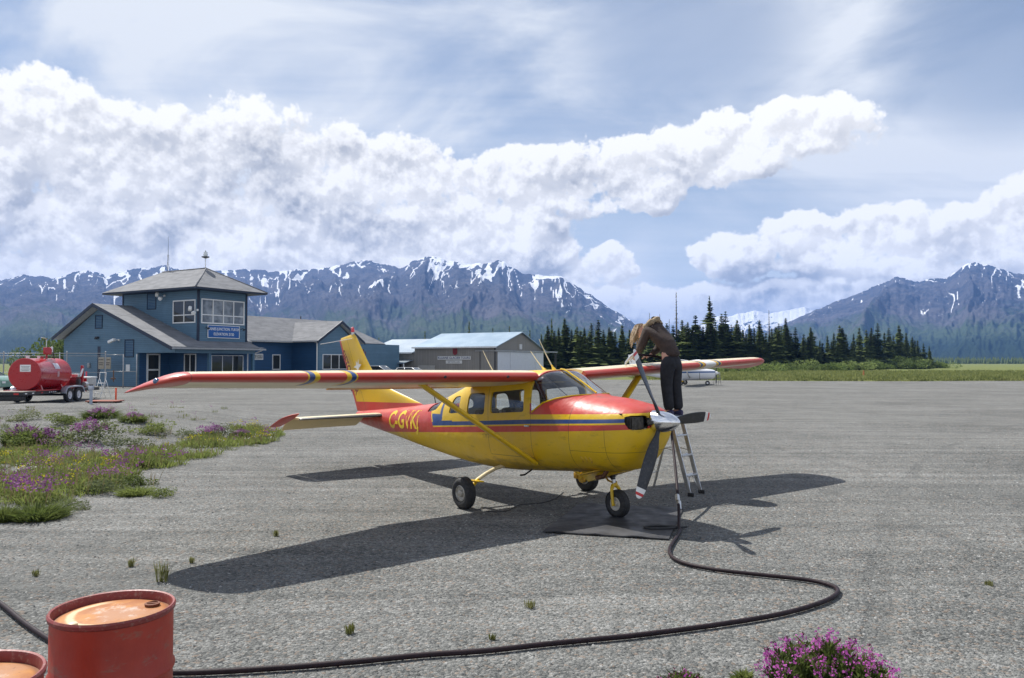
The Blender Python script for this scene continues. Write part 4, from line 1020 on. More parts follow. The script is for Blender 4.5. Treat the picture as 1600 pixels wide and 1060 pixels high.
louvre(term, 's', 0, 5.62, 6.88, 6.70, 8.16)
# low left block with its long slope
SL = .363; zr_at = lambda t: 3.3 + SL * (t + 1.5); APT = 9.04; APZ = zr_at(APT); LSL = .473
part('gable_wall', MB().prism([(3.8, 0), (14.5, 0), (14.5, 4.05), (APT, APZ - .30), (-1.1, zr_at(-1.1) - .25), (-1.1, 2.80), (3.8, 2.80)], 0, -3.0, -2.8), M_BLUE)
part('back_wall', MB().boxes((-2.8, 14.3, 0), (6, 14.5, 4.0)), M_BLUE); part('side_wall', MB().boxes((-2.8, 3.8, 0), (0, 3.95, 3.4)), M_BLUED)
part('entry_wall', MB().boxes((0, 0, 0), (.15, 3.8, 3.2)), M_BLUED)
part('rear_block', MB().boxes((.3, 4.0, 0), (6, 14.2, 3.6)), M_BLUE)
def slab(name, s0, s1, t0, z0, t1, z1, th=.16, mat=M_SHING):
    m = MB(); m.prism([(t0, z0), (t1, z1), (t1, z1 - th), (t0, z0 - th)], 0, s0, s1); return m.build(name, mat, term)
slab('roof_slope', -3.7, -.003, -1.55, zr_at(-1.55), APT, APZ); slab('porch_roof', 0.0, 5.45, -1.55, zr_at(-1.55), -.06, zr_at(-.06))
slab('roof_slope', -3.7, 6.0, APT + .005, APZ, 15.1, APZ - LSL * (15.1 - APT))
slab('roof_slope', 5.45, 6.0, 0.2, zr_at(.2), APT, APZ)
part('porch_hip', MB().add([(5.451, -1.55, zr_at(-1.55)), (5.451, 0, zr_at(0)), (5.95, 0, 3.38), (5.95, -1.55, 3.3)], [(0, 3, 2, 1)]), M_SHING)
for (t0, z0, t1, z1) in ((-1.60, zr_at(-1.60), APT, APZ), (APT, APZ, 15.15, APZ - LSL * (15.15 - APT))):
    part('rake_board', MB().prism([(t0, z0 + .03), (t1, z1 + .03), (t1, z1 - .27), (t0, z0 - .27)], 0, -3.76, -3.702), M_TRIM)
part('soffit', MB().prism([(APT + .1, APZ - .30), (15.0, APZ - LSL * (15.0 - APT) - .20), (15.0, APZ - LSL * (15.0 - APT) - .24), (APT + .1, APZ - .34)], 0, -3.70, -3.0), simple('grey_soffit', (.45, .45, .44), .7))
part('gutter', MB().boxes((-3.7, -1.70, zr_at(-1.55) - .20), (5.95, -1.56, zr_at(-1.55) - .06)), simple('grey_gutter', (.32, .33, .34), .5))
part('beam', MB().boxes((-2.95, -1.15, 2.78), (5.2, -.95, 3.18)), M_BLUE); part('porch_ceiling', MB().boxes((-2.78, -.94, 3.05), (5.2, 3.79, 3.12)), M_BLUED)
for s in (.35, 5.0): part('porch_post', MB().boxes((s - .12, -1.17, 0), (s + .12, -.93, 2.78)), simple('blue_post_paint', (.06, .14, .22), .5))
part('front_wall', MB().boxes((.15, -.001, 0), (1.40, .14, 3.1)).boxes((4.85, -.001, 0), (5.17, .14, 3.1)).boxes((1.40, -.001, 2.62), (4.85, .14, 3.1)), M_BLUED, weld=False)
window(term, 't', .05, 1.45, 4.80, .1, 2.58, 3, None, mat=M_PANE, fw=.05)
window(term, 's', 0, .25, 1.62, .95, 2.66, 2, None, fw=.08)
f = MB(); f.boxes((-2.14, 3.70, .1), (-2.02, 3.80, 2.75)).boxes((-1.02, 3.70, .1), (-.90, 3.80, 2.75)).boxes((-2.02, 3.70, 2.63), (-1.02, 3.80, 2.75)).boxes((-2.02, 3.70, 1.30), (-1.02, 3.80, 1.44)).boxes((-2.02, 3.70, .1), (-1.02, 3.80, .25))
door = part('door', f, M_WINF, weld=False)
for (a, b) in ((.25, 1.30), (1.44, 2.63)): MB().boxes((-2.02, 3.745, a), (-1.02, 3.77, b)).build('pane', M_PANE, door)
louvre(term, 's', -3, 8.70, 9.75, 4.95, 6.15); louvre(term, 's', -3, 4.25, 5.5, 2.45, 3.95)
part('floodlight', MB().box((-3.12, 9.3, 4.18), (.24, .34, .16), bev=.05).box((-3.2, 9.3, 4.08), (.2, .26, .1), bev=.03), M_DARK)
def camera_unit(loc, rz=0):
    m = MB(); m.box(loc, (.16, .16, .16), bev=.03); m.tube([Vector(loc) + Vector((-.05, 0, 0)), Vector(loc) + Vector((-.35, .1, .02))], .04, 8); m.box(Vector(loc) + Vector((-.42, .35, -.08)), (.26, .85, .24), M=Matrix.Rotation(R(-16), 4, 'X'), bev=.05); part('wall_camera', m, M_WINF)
camera_unit((-3.10, 6.2, 3.92))
for (a, z) in ((4.75, 7.85), (.35, 6.45)):
    m = MB(); m.box((-.08, a - .35, z), (.12, .14, .18), bev=.02); m.lathe([(.0, -.05), (.2, -.03), (.24, .1), (.22, .22), (.0, .24)], (-.42, a, z + .1), (-.6, .6, .1), 16); m.lathe([(.0, -.05), (.16, 0), (.17, .2), (.0, .22)], (-.4, a - .35, z - .22), (-.6, -.2, -.3), 14); part('wall_lamp', m, M_WINF)
for a in (.72, 4.5):
    m = MB(); m.tube([(a, -.02, 4.95), (a, -.25, 5.05), (a, -.42, 4.98)], .025, 6); m.lathe([(.03, 0), (.13, .12), (.0, .13)], (a, -.40, 5.0), (0, -.6, -1), 12); part('sign_lamp', m, M_DARK)
m = MB(); m.cyl((-3.07, 15.0, 2.95), (-3.07, 15.0, 0), .04); part('downpipe', m, M_WINF)
part('downpipe', MB().tube([(5.6, -1.6, 3.1), (5.3, -1.1, 2.85), (5.25, -.1, 2.8), (5.25, -.1, 0)], .05, 8), M_WINF)
part('meter_box', MB().box((-3.08, 10.5, 1.75), (.14, .30, .42), bev=.02), simple('grey_box', (.30, .31, .32), .5)); part('notice_board', MB().box((-3.03, 5.0, 1.55), (.05, .5, .55)), M_WINF)
part('hatch', MB().boxes((-3.02, 8.95, .5), (-2.99, 9.35, 3.4)), M_TRIM)
# right wing with its cross gable
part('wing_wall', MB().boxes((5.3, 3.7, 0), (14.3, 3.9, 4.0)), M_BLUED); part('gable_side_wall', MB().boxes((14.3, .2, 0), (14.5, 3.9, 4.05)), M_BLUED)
part('gable_front_wall', MB().prism([(14.3, 0), (19.95, 0), (19.95, 4.1), (17.2, 5.95), (14.3, 4.1)], 1, 0.0, .2), M_BLUE)
part('wing_end_wall', MB().boxes((19.95, .2, 0), (27.6, 10.2, 4.0)), M_BLUE)
part('gutter', MB().boxes((5.3, 2.88, 4.02), (13.70, 3.0, 4.17)), simple('light_gutter', (.42, .43, .43), .5)); part('gutter', MB().boxes((13.58, -.45, 4.05), (13.70, 3.0, 4.20)), simple('light_gutter', (.42, .43, .43), .5))
m = MB(); RZ = 6.78
m.add([(5.0, 3.0, 4.18), (28.6, 3.0, 4.18), (24.6, 7.0, RZ), (5.0, 7.0, RZ), (5.0, 11.0, 4.18), (28.6, 11.0, 4.18)], [(0, 1, 2, 3), (3, 2, 5, 4), (1, 5, 2)]); part('main_roof', m, M_SHING, fix=False)
m = MB(); m.add([(13.70, -.5, 4.20), (17.2, -.5, 6.30), (20.7, -.5, 4.20), (13.70, 3.2, 4.20), (17.2, 6.4, 6.30), (20.7, 3.2, 4.20)], [(0, 1, 4, 3), (1, 2, 5, 4)]); part('cross_gable_roof', m, M_SHING, fix=False)
for (a, za, b, zb) in ((13.62, 4.17, 17.2, 6.32), (17.2, 6.32, 20.78, 4.17)): part('rake_board', MB().prism([(a, za), (b, zb), (b, zb - .28), (a, za - .28)], 1, -.56, -.503), M_TRIM)
for (a, za, b, zb) in ((13.75, 3.98, 17.2, 6.05), (17.2, 6.05, 20.65, 3.98)): part('soffit', MB().prism([(a, za), (b, zb), (b, zb - .03), (a, za - .03)], 1, -.50, 0.0), simple('grey_soffit', (.45, .45, .44), .7))
part('fascia', MB().boxes((20.8, 3.02, 4.0), (28.55, 10.95, 4.16)), M_TRIM)
window(term, 't', 0, 14.95, 18.45, 1.35, 2.76, 3, None, fw=.07); window(term, 't', 3.7, 11.75, 12.65, 1.35, 2.72, 1, None, fw=.08)
part('downpipe', MB().tube([(13.75, -.35, 4.0), (14.0, -.1, 3.75), (14.05, -.06, 3.6), (14.05, -.06, 0)], .06, 8), M_WINF)
part('vent_pipe', MB().cyl((19.0, 7.2, 6.4), (19.0, 7.2, 7.1), .06), M_DARK)
part('porch_slab', MB().boxes((-2.7, -1.5, .0), (5.6, 3.7, .10)), M_CONC)
# signs on the terminal
def sign(name, label, pos, rz, w, h, mat, lines, lm, frame=None, th=.05, group=None):
    t = thing(name, label, 'sign', pos, rz, group)
    MB().box((0, 0, 0), (w, th, h), bev=.012).build('board', mat, t)
    if frame: 
        m = MB(); b = .05
        m.boxes((-w / 2 - b, -th / 2 - .01, -h / 2 - b), (w / 2 + b, th / 2, -h / 2)).boxes((-w / 2 - b, -th / 2 - .01, h / 2), (w / 2 + b, th / 2, h / 2 + b)).boxes((-w / 2 - b, -th / 2 - .01, -h / 2), (-w / 2, th / 2, h / 2)).boxes((w / 2, -th / 2 - .01, -h / 2), (w / 2 + b, th / 2, h / 2)); m.build('frame', frame, t, weld=False)
    for (txt, x, z, lh, sx) in lines:
        me = text_mesh(txt, lh, sx, .004, bold=.004); me.materials.clear(); me.materials.append(lm)
        mobj('lettering', me, t, (x, -th / 2 - .006, z), (R(90), 0, 0))
    return t
def term_w(s, t, z): return (-26.672 + math.cos(AX) * s - math.sin(AX) * t, 66 + math.sin(AX) * s + math.cos(AX) * t, z)
sign('blue_sign', 'blue airport name sign with white lettering under the tower windows', term_w(2.62, -.06, 4.68), AX, 3.3, 1.02, M_SIGNB, [('HAINES JUNCTION, YUKON', 0, .22, .24, .80), ('ELEVATION 2150', 0, -.22, .24, .85)], M_LETW, M_WINF)
sign('radio_sign', 'small pale ATF frequency sign on the dark blue wall beside the tower', term_w(9.7, 3.64, 2.55), AX, 1.35, .48, simple('pale_board', (.5, .5, .47), .6), [('ATF 123.3', 0, 0, .27, .8)], simple('dark_lettering', (.03, .03, .04), .5), M_WINF)
for k, (y, nm) in enumerate(((7.18, 'tan notice panel on the security gate, the one nearer the fuel trailer'), (6.28, 'tan notice panel on the security gate, the one nearer the terminal door'))):
    p = term_w(-4.2, y - .3, 1.95); t = sign('notice_panel', nm, p, R(-30), .80, 1.0, simple('tan_board', (.36, .32, .25), .7), [('NO ENTRY', 0, .28, .10, .9), ('AUTHORIZED', 0, .02, .08, .9), ('PERSONNEL', 0, -.14, .08, .9)], simple('faded_dark_print', (.14, .12, .10), .7))
# aerial mast and rotating beacon on the tower roof
t = thing('radio_mast', 'thin lattice radio mast on the ridge of the tower roof', 'antenna', term_w(2.575, 7.6, 10.40))
m = MB()
for a in (0, 120, 240): m.cyl((.09 * math.cos(R(a)), .09 * math.sin(R(a)), 0), (.06 * math.cos(R(a)), .06 * math.sin(R(a)), 1.6), .014, seg=6)
for k in range(8):
    a, b = R(120 * k), R(120 * (k + 1)); m.cyl((.085 * math.cos(a), .085 * math.sin(a), .2 * k), (.085 * math.cos(b), .085 * math.sin(b), .2 * k + .2), .009, seg=5)
m.build('lattice', simple('galvanised', (.30, .30, .30), .5, .6), t); MB().cyl((0, 0, 1.4), (0, 0, 3.3), .022, .010, seg=6).build('whip', M_DARK, t); MB().tube([(-.5, 0, -.35), (0, 0, .9)], .012, 5).build('brace', M_DARK, t)
t = thing('aerodrome_beacon', 'glass and metal rotating light on a pole at the peak of the tower roof', 'beacon', term_w(2.575, 2.4, 10.40))
MB().cyl((0, 0, 0), (0, 0, .95), .035, seg=8).build('pole', M_WINF, t); MB().lathe([(.0, 0), (.10, .0), (.34, .10), (.34, .16), (.12, .20), (.0, .2)], (0, 0, .92), seg=18).build('tray', simple('dark_metal', (.10, .11, .12), .5, .5), t)
MB().lathe([(.17, 0), (.19, .12), (.19, .32), (.12, .42), (.0, .44)], (0, 0, 1.10), seg=18).build('lens', simple('clear_lens', (.75, .78, .78), .1, 0, coat=1), t); MB().cyl((0, 0, 1.5), (0, 0, 1.62), .05, .03, seg=8).build('cap', M_DARK, t)

# hangar ------------------------------------------------------------------------------------------------------
HO = (-1.8, 85.0, 0)
hang = thing('hangar', 'taupe metal hangar with pale blue metal roof and white sliding doors', 'hangar', HO, AX)
def hp(n, mb, mt, **k): return mb.build(n, mt, hang, **k)
M_ROOFM = principled('blue_grey_metal_roof', lambda: {'Base Color': mixc(sstep(noise(coords('Object'), .5, 4), .35, .7), (.24, .33, .42), (.33, .42, .50)), 'Roughness': .38, 'Metallic': .35, 'Normal': bump(nmath('FRACT', sep(coords('Object'))[1] * 3.3, 0) > .88, .5, .03)})
hp('side_wall', MB().boxes((0, 0, 0), (.15, 11.0, 3.72)), M_GREYSID)
hp('gable_wall', MB().prism([(.15, 0), (.3, 0), (.3, 3.2), (10.9, 3.2), (10.9, 0), (11.1, 0), (11.1, 3.45), (5.55, 5.38), (.15, 3.74)], 1, 0, .15), M_GREYSID)
hp('rear_wall', MB().prism([(.15, 0), (11.1, 0), (11.1, 3.45), (5.55, 5.38), (.15, 3.74)], 1, 10.85, 11.0), M_GREYSID); hp('far_wall', MB().boxes((10.95, .15, 0), (11.1, 10.85, 3.4)), M_GREYSID)
for k, (a, b) in enumerate(((.3, 3.0), (3.03, 5.95), (5.98, 8.9), (8.93, 11.0))): hp('sliding_door', MB().boxes((a, -.10 - (k % 2) * .03, .03), (b, -.05 - (k % 2) * .03, 3.18)), simple('white_door_cladding', (.60, .62, .65), .5, var=.05))
hp('door_rail', MB().boxes((-.2, -.26, 3.20), (14.6, -.02, 3.34)), simple('galvanised_rail', (.38, .38, .38), .45, .6)); hp('rail_post', MB().boxes((14.2, -.2, 0), (14.4, 0, 3.2)), M_DARK)
m = MB(); m.prism([(-.35, 3.72), (5.55, 5.52), (5.55, 5.44), (-.35, 3.64)], 1, -.30, 11.1); hp('roof', m, M_ROOFM); m = MB(); m.prism([(5.552, 5.52), (11.4, 3.42), (11.4, 3.34), (5.552, 5.44)], 1, -.30, 11.1); hp('roof', m, M_ROOFM)
hp('eave_trim', MB().boxes((-.42, -.32, 3.60), (-.352, 11.15, 3.76)), simple('white_trim', (.72, .72, .72), .4))
hp('vent', MB().boxes((5.25, -.06, 3.5), (5.85, 0, 4.1)), simple('pale_vent', (.6, .6, .6), .5)); hp('small_door', MB().boxes((-.06, 8.1, 0), (0, 10.5, 1.66)), simple('pale_door', (.34, .33, .31), .6)); hp('corner_trim', MB().boxes((-.03, -.03, 0), (.0, .14, 3.6)), M_DARK)
hp('side_panel', MB().boxes((-.03, 1.95, 0), (0, 2.02, 3.3)), M_DARK); hp('side_rail', MB().boxes((-.12, -.1, 3.22), (-.02, 2.6, 3.32)), simple('galvanised_rail', (.38, .38, .38), .45, .6))
annex = thing('hangar_annex', 'low taupe annex with silver metal roof joined to the hangar side', 'building', HO, AX)
def ap(n, mb, mt, **k): return mb.build(n, mt, annex, **k)
ap('wall', MB().boxes((.05, 11.0, 0), (11, 18.5, 3.12)), M_GREYSID)
M_ROOFS = principled('silver_metal_roof', lambda: {'Base Color': mixc(sstep(noise(coords('Object'), .5, 4), .35, .7), (.36, .43, .50), (.50, .56, .60)), 'Roughness': .30, 'Metallic': .5, 'Normal': bump(nmath('FRACT', sep(coords('Object'))[1] * 3.3, 0) > .88, .5, .03)})
m = MB(); m.prism([(-.4, 3.14), (5.5, 4.9), (5.5, 4.82), (-.4, 3.06)], 1, 11.1, 18.8); ap('roof', m, M_ROOFS); m = MB(); m.prism([(5.502, 4.9), (11.4, 3.14), (11.4, 3.06), (5.502, 4.82)], 1, 11.1, 18.8); ap('roof', m, M_ROOFS)
ap('eave_trim', MB().boxes((-.46, 11.1, 3.02), (-.402, 18.85, 3.18)), simple('white_trim', (.72, .72, .72), .4))
m = MB(); m.prism([(-1.7, 1.95), (-.0, 2.32), (0, 2.24), (-1.7, 1.87)], 1, 11.2, 15.6); ap('awning', m, M_ROOFS)
for a in (11.4, 15.4): ap('awning_post', MB().boxes((-1.6, a - .05, 0), (-1.5, a + .05, 1.88)), M_WINF)
for a in (16.03, 17.01): window(annex, 's', .05, a, a + .7, 1.19, 1.75, 1, None, fw=.05)
ap('door', MB().boxes((.0, 13.0, 0), (.045, 14.0, 2.0)), M_DARK)
def hw(s, t, z): return (HO[0] + math.cos(AX) * s - math.sin(AX) * t, HO[1] + math.sin(AX) * s + math.cos(AX) * t, z)
M_NAVY = simple('navy_lettering', (.02, .03, .12), .5)
sign('tour_sign', 'long white sign with navy lettering on the hangar side wall', hw(-.05, 5.45, 2.50), R(-30), 4.5, .40, simple('white_board', (.62, .62, .61), .5, var=.04), [('KLUANE GLACIER TOURS', 0, 0, .26, 1.02)], M_NAVY)
sign('air_sign', 'small white sign with grey lettering under the long hangar sign', hw(-.05, 5.45, 2.04), R(-30), 2.2, .36, simple('white_board', (.62, .62, .61), .5, var=.04), [('SIFTON AIR', 0, 0, .22, 1.0)], simple('grey_lettering', (.25, .25, .26), .5))
t = thing('crest', 'dark red shield crest fixed on the hangar wall above the long sign', 'sign', hw(-.06, 5.3, 3.28), R(-30))
q = [(0, .46), (.20, .42), (.29, .30), (.29, -.22), (.20, -.38), (0, -.46), (-.20, -.38), (-.29, -.22), (-.29, .30), (-.20, .42)]
MB().prism(q, 1, -.03, .03).build('shield', simple('crest_red', (.20, .012, .018), .5), t)
m = MB(); m.tube([(.02 + .13 * math.cos(a), -.035, .13 * math.sin(a) * 1.5 + .02) for a in np.linspace(0, 5.4, 14)], .018, 5); m.tube([(-.10, -.035, -.25), (.08, -.035, -.10), (.0, -.035, .12)], .018, 5); m.build('motif', simple('dark_maroon', (.06, .005, .01), .5), t)
# ================================================================ TREES AND PLANTS
def foliage(name, c0, c1, sc=3.0, trans=.25):
    global NT
    m = bpy.data.materials.new(name); m.use_nodes = True; NT = m.node_tree; NT.nodes.clear()
    o = NT.nodes.new('ShaderNodeOutputMaterial'); p = NT.nodes.new('ShaderNodeBsdfPrincipled'); t = NT.nodes.new('ShaderNodeBsdfTranslucent'); mx = NT.nodes.new('ShaderNodeMixShader')
    co = coords('Object'); n = noise(co, sc, 4, .7)
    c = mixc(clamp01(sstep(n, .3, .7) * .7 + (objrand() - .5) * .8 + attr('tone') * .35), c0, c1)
    NT.links.new(_sock(c), p.inputs['Base Color']); p.inputs['Roughness'].default_value = .75; p.inputs['Specular IOR Level'].default_value = .2
    NT.links.new(_sock(c), t.inputs[0]); mx.inputs[0].default_value = trans
    NT.links.new(p.outputs[0], mx.inputs[1]); NT.links.new(t.outputs[0], mx.inputs[2]); NT.links.new(mx.outputs[0], o.inputs[0])
    return m
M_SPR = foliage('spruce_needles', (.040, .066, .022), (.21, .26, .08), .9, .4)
M_LEAF = foliage('green_leaves', (.07, .11, .03), (.20, .26, .07), 2.0, .4)
M_WILLOW = foliage('willow_leaves', (.09, .13, .035), (.25, .31, .10), 1.2, .4)
M_BARK = simple('grey_brown_bark', (.10, .085, .07), .95, var=.35, scale=10, bumps=.01)
M_DEAD = simple('dead_grey_wood', (.13, .115, .10), .95, var=.3, scale=10)
def spruce_mesh(H, Rb, seed, dens=1.0, dead=False, bare=0.06):
    r = np.random.default_rng(seed); V = []; F = []; tone = []
    n = int(H * 6.0 * dens); ang = 0
    lump = r.random(40)
    for k in range(n):
        u = (k + r.random() * .8) / n; z = H * (bare + (1 - bare) * u)
        rad = Rb * ((1 - u) ** .82) * (.55 + .75 * lump[int(u * 14)]) * (1.0 if u > .1 else .8) + .05
        if dead: rad *= .6
        nb = int(5 + 5 * (1 - u)) if not dead else 4
        for j in range(nb):
            ang += 2.399 + r.random() * .5; L = rad * (.55 + .6 * r.random())
            ca, sa = math.cos(ang), math.sin(ang); dr = L * (.25 + .35 * r.random()) * (1 if u < .8 else -.6 + r.random() * .4)
            w = (.10 + .20 * L) * (.7 + .6 * r.random()) if not dead else .02
            i = len(V); zz = z + .1 * r.random()
            V += [(0, 0, zz), (ca * L * .45 - sa * w, sa * L * .45 + ca * w, zz - dr * .35 - .05), (ca * L, sa * L, zz - dr), (ca * L * .45 + sa * w, sa * L * .45 - ca * w, zz - dr * .35 - .05), (ca * L * .55, sa * L * .55, zz - dr * .45 - w * .9), (ca * L * .8 - sa * w * .9, sa * L * .8 + ca * w * .9, zz - dr * .9 - .06), (ca * L * .8 + sa * w * .9, sa * L * .8 - ca * w * .9, zz - dr * .9 - .04)]
            if dead: F += [(i, i + 1, i + 2), (i, i + 2, i + 3)]
            else: F += [(i, i + 1, i + 2), (i, i + 2, i + 3), (i, i + 4, i + 2), (i + 1, i + 5, i + 2), (i + 3, i + 2, i + 6)]
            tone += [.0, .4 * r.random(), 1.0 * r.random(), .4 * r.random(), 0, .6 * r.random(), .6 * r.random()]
    V.append((0, 0, H * 1.0)); V.append((.05, 0, H - .5)); V.append((-.03, .04, H - .5)); i = len(V) - 3; F.append((i, i + 1, i + 2)); tone += [0, 0, 0]
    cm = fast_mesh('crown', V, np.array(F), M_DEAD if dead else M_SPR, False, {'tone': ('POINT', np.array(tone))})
    tm = MB().tube([(0, 0, -.1), (0.02, 0, H * .5), (0, 0, H * .985)], [.011 * H + .04, .008 * H + .02, .012], 6).mesh('trunk', M_DEAD if dead else M_BARK)
    return cm, tm
SPR = [spruce_mesh(9, 1.05, 1), spruce_mesh(9, .85, 2, 1.1), spruce_mesh(9, 1.25, 3, .95), spruce_mesh(9, .70, 4, 1.0), spruce_mesh(9, 1.0, 5, .8, bare=.15), spruce_mesh(9, 1.4, 6, 1.1, bare=.02), spruce_mesh(9, .60, 7, .75, bare=.2)]
DEADT = [spruce_mesh(9, .9, 11, .75, True), spruce_mesh(9, .8, 12, .9, True)]
def on_ground(px, D): return ((px - 800) / FPX * D, D)
def tree(px, D, top_y, kind, label, group=None, name='spruce_tree', base=0.0, wid=1.0):
    x, y = on_ground(px, D); H = CAMH + (HOR - top_y) / FPX * D - base
    t = thing(name, label, 'tree', (x, y, base), random.uniform(0, 6.28), group)
    cm, tm = kind; s = H / 9.0
    for nm, me in (('trunk', tm), ('crown', cm)): mobj(nm, me, t, scale=(s * wid ** .5 * (1 if nm == 'trunk' else 1), s * wid ** .5, s))
    t.scale = (1, 1, 1); return t
def tree_line(px): return float(np.interp(px, [820, 1000, 1200, 1300, 1400, 1470], [117, 126, 150, 172, 200, 226]))
# skyline of the wood as the photograph shows it: (column, top row)
SK = [(846, 522), (856, 508), (866, 517), (873, 512), (882, 497), (893, 515), (902, 510), (913, 512), (924, 505), (935, 500), (943, 516), (952, 511), (961, 518), (972, 508), (984, 515), (1000, 522), (1016, 500), (1023, 497), (1032, 502), (1042, 505), (1052, 508), (1066, 500), (1075, 503), (1087, 492), (1099, 510), (1110, 470), (1118, 505), (1128, 490), (1134, 487), (1143, 508), (1152, 500), (1161, 515), (1171, 507), (1179, 512), (1187, 500), (1197, 520), (1206, 513), (1217, 506), (1228, 497), (1236, 520), (1243, 512), (1256, 522), (1267, 511), (1281, 532), (1293, 524), (1303, 520), (1312, 508), (1322, 522), (1334, 521), (1343, 512), (1354, 515), (1362, 512), (1372, 506), (1382, 520), (1389, 513), (1396, 524), (1405, 508), (1416, 520), (1426, 526), (1434, 532), (1443, 537), (1452, 541)]
G_SP = 'spruces at the front of the wood behind the apron'
rr = random.Random(3)
ORD = 'first second third fourth fifth sixth seventh eighth ninth tenth eleventh twelfth thirteenth fourteenth fifteenth sixteenth seventeenth eighteenth'.split()
REG = [(900, 'right of the hangar doors'), (980, 'left of the person'), (1060, 'behind the person'), (1120, 'over the white aircraft'), (1180, 'above the far wing tip'), (1260, 'just past the wing tip'), (1340, 'midway along the wood'), (1400, 'in the last dark stand'), (2000, 'at the open end of the wood')]
def region(px): return next(w for lim, w in REG if px < lim)
front = {}; cnt = {}
for px, ty in SK:
    w = region(px); cnt[w] = cnt.get(w, 0) + 1; size = 'tall' if ty < 505 else ('short' if ty > 520 else 'slim'); front[px] = (ORD[cnt[w] - 1], w)
    D = tree_line(px) + rr.uniform(2, 9); k = rr.choice([0, 1, 1, 3, 3, 4, 2])
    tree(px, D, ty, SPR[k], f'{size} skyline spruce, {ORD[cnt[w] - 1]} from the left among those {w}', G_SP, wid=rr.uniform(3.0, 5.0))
for k in range(165):                                         # the rows in between and behind
    px = rr.uniform(838, 1455) if k < 140 else rr.uniform(1080, 1300); D = tree_line(px) + rr.uniform(1, 22); near = min(SK, key=lambda q: abs(q[0] - px))
    ty = max(near[1] + rr.uniform(4, 18), 508); ty = min(ty, 552); o_, w = front[near[0]]
    tree(px, D, ty, SPR[rr.choice([0, 1, 2, 3, 5, 2])], f'lower spruce close {"right" if px > near[0] else "left"} of the {o_} skyline spruce {w}', 'lower spruces filling the wood behind the apron', wid=rr.uniform(5.0, 9.0))
for px, ty, lb in ((1057, 455, 'very tall bare grey snag standing high above the wood'), (1109, 462, 'tallest thin spruce with a ragged spire right of the grey snag'), (1015, 488, 'dead thin spruce leaning out above the person'), (1046, 498, 'bare dead spruce just left of the tall snag'), (1202, 484, 'dead thin spire in front of the low snowy ridge'), (930, 506, 'thin dead spire behind the left part of the wood'), (1031, 490, 'thin ragged dead spruce above the bent back of the person')):
    tree(px, tree_line(px) + 10, ty, (DEADT[0] if ty != 462 else SPR[6]), lb, None, name='dead_tree' if ty != 462 else 'spruce_tree', wid=1.3)
for px, ty in ((873, 505),): pass
for px, ty, D, lb in ((733, 502, 150, 'small spruce tip showing above the hangar ridge'), (664, 517, 150, 'thin spruce tip above the annex roof'), (592, 527, 150, 'short spruce tip left of the annex roof'), (796, 509, 150, 'bushy spruce tip over the right end of the hangar ridge'), (770, 512, 150, 'faint spruce tip over the middle of the hangar ridge'), (22, 560, 120, 'lone small spruce left of the red tank'), (862, 497, 128, 'tall dark spruce right beside the hangar gable'), (828, 515, 140, 'narrow spruce close behind the right hangar eave')):
    tree(px, D, ty, SPR[rr.choice([1, 3, 4])], lb)
# leafy bushes
def bush_mesh(seed, n=1500, leaf=.055, mat=M_LEAF, flat=.8):
    r = np.random.default_rng(seed); L = r.normal(size=(9, 3)) * [.42, .42, .22] + [0, 0, .50]; rad = .28 + .22 * r.random(9)
    c = r.integers(0, 9, n); d = r.normal(size=(n, 3)); d /= np.linalg.norm(d, axis=1)[:, None]; P = L[c] + d * (rad[c] * (.55 + .5 * r.random(n) ** .5))[:, None]; P[:, 2] = np.abs(P[:, 2]) * flat + .02
    a = r.normal(size=(n, 3)); a /= np.linalg.norm(a, axis=1)[:, None]; b = np.cross(a, r.normal(size=(n, 3))); b /= np.linalg.norm(b, axis=1)[:, None]
    s = leaf * (.6 + .9 * r.random(n))[:, None]
    V = np.stack([P - a * s, P + b * s * .6, P + a * s, P - b * s * .6], 1).reshape(-1, 3); F = np.arange(n * 4).reshape(-1, 4)
    return fast_mesh('crown', V, F, mat, False, {'tone': ('POINT', np.repeat(r.random(n) ** 2, 4))})
def stems_mesh(seed, n=9, h=.8):
    r = random.Random(seed); m = MB()
    for k in range(n):
        a = r.uniform(0, 6.28); q = r.uniform(.15, .5); m.tube([(0.03 * math.cos(a), .03 * math.sin(a), -.05), (q * .5 * math.cos(a), q * .5 * math.sin(a), h * .5), (q * math.cos(a), q * math.sin(a), h * r.uniform(.7, 1))], [.022, .014, .006], 5)
    return m.mesh('stem', M_BARK)
BUSH = [bush_mesh(s, 1500, .05, m_) for s, m_ in ((1, M_LEAF), (2, M_WILLOW), (3, M_LEAF), (4, M_WILLOW))]; STEM = [stems_mesh(s) for s in (1, 2)]
bcnt = {}
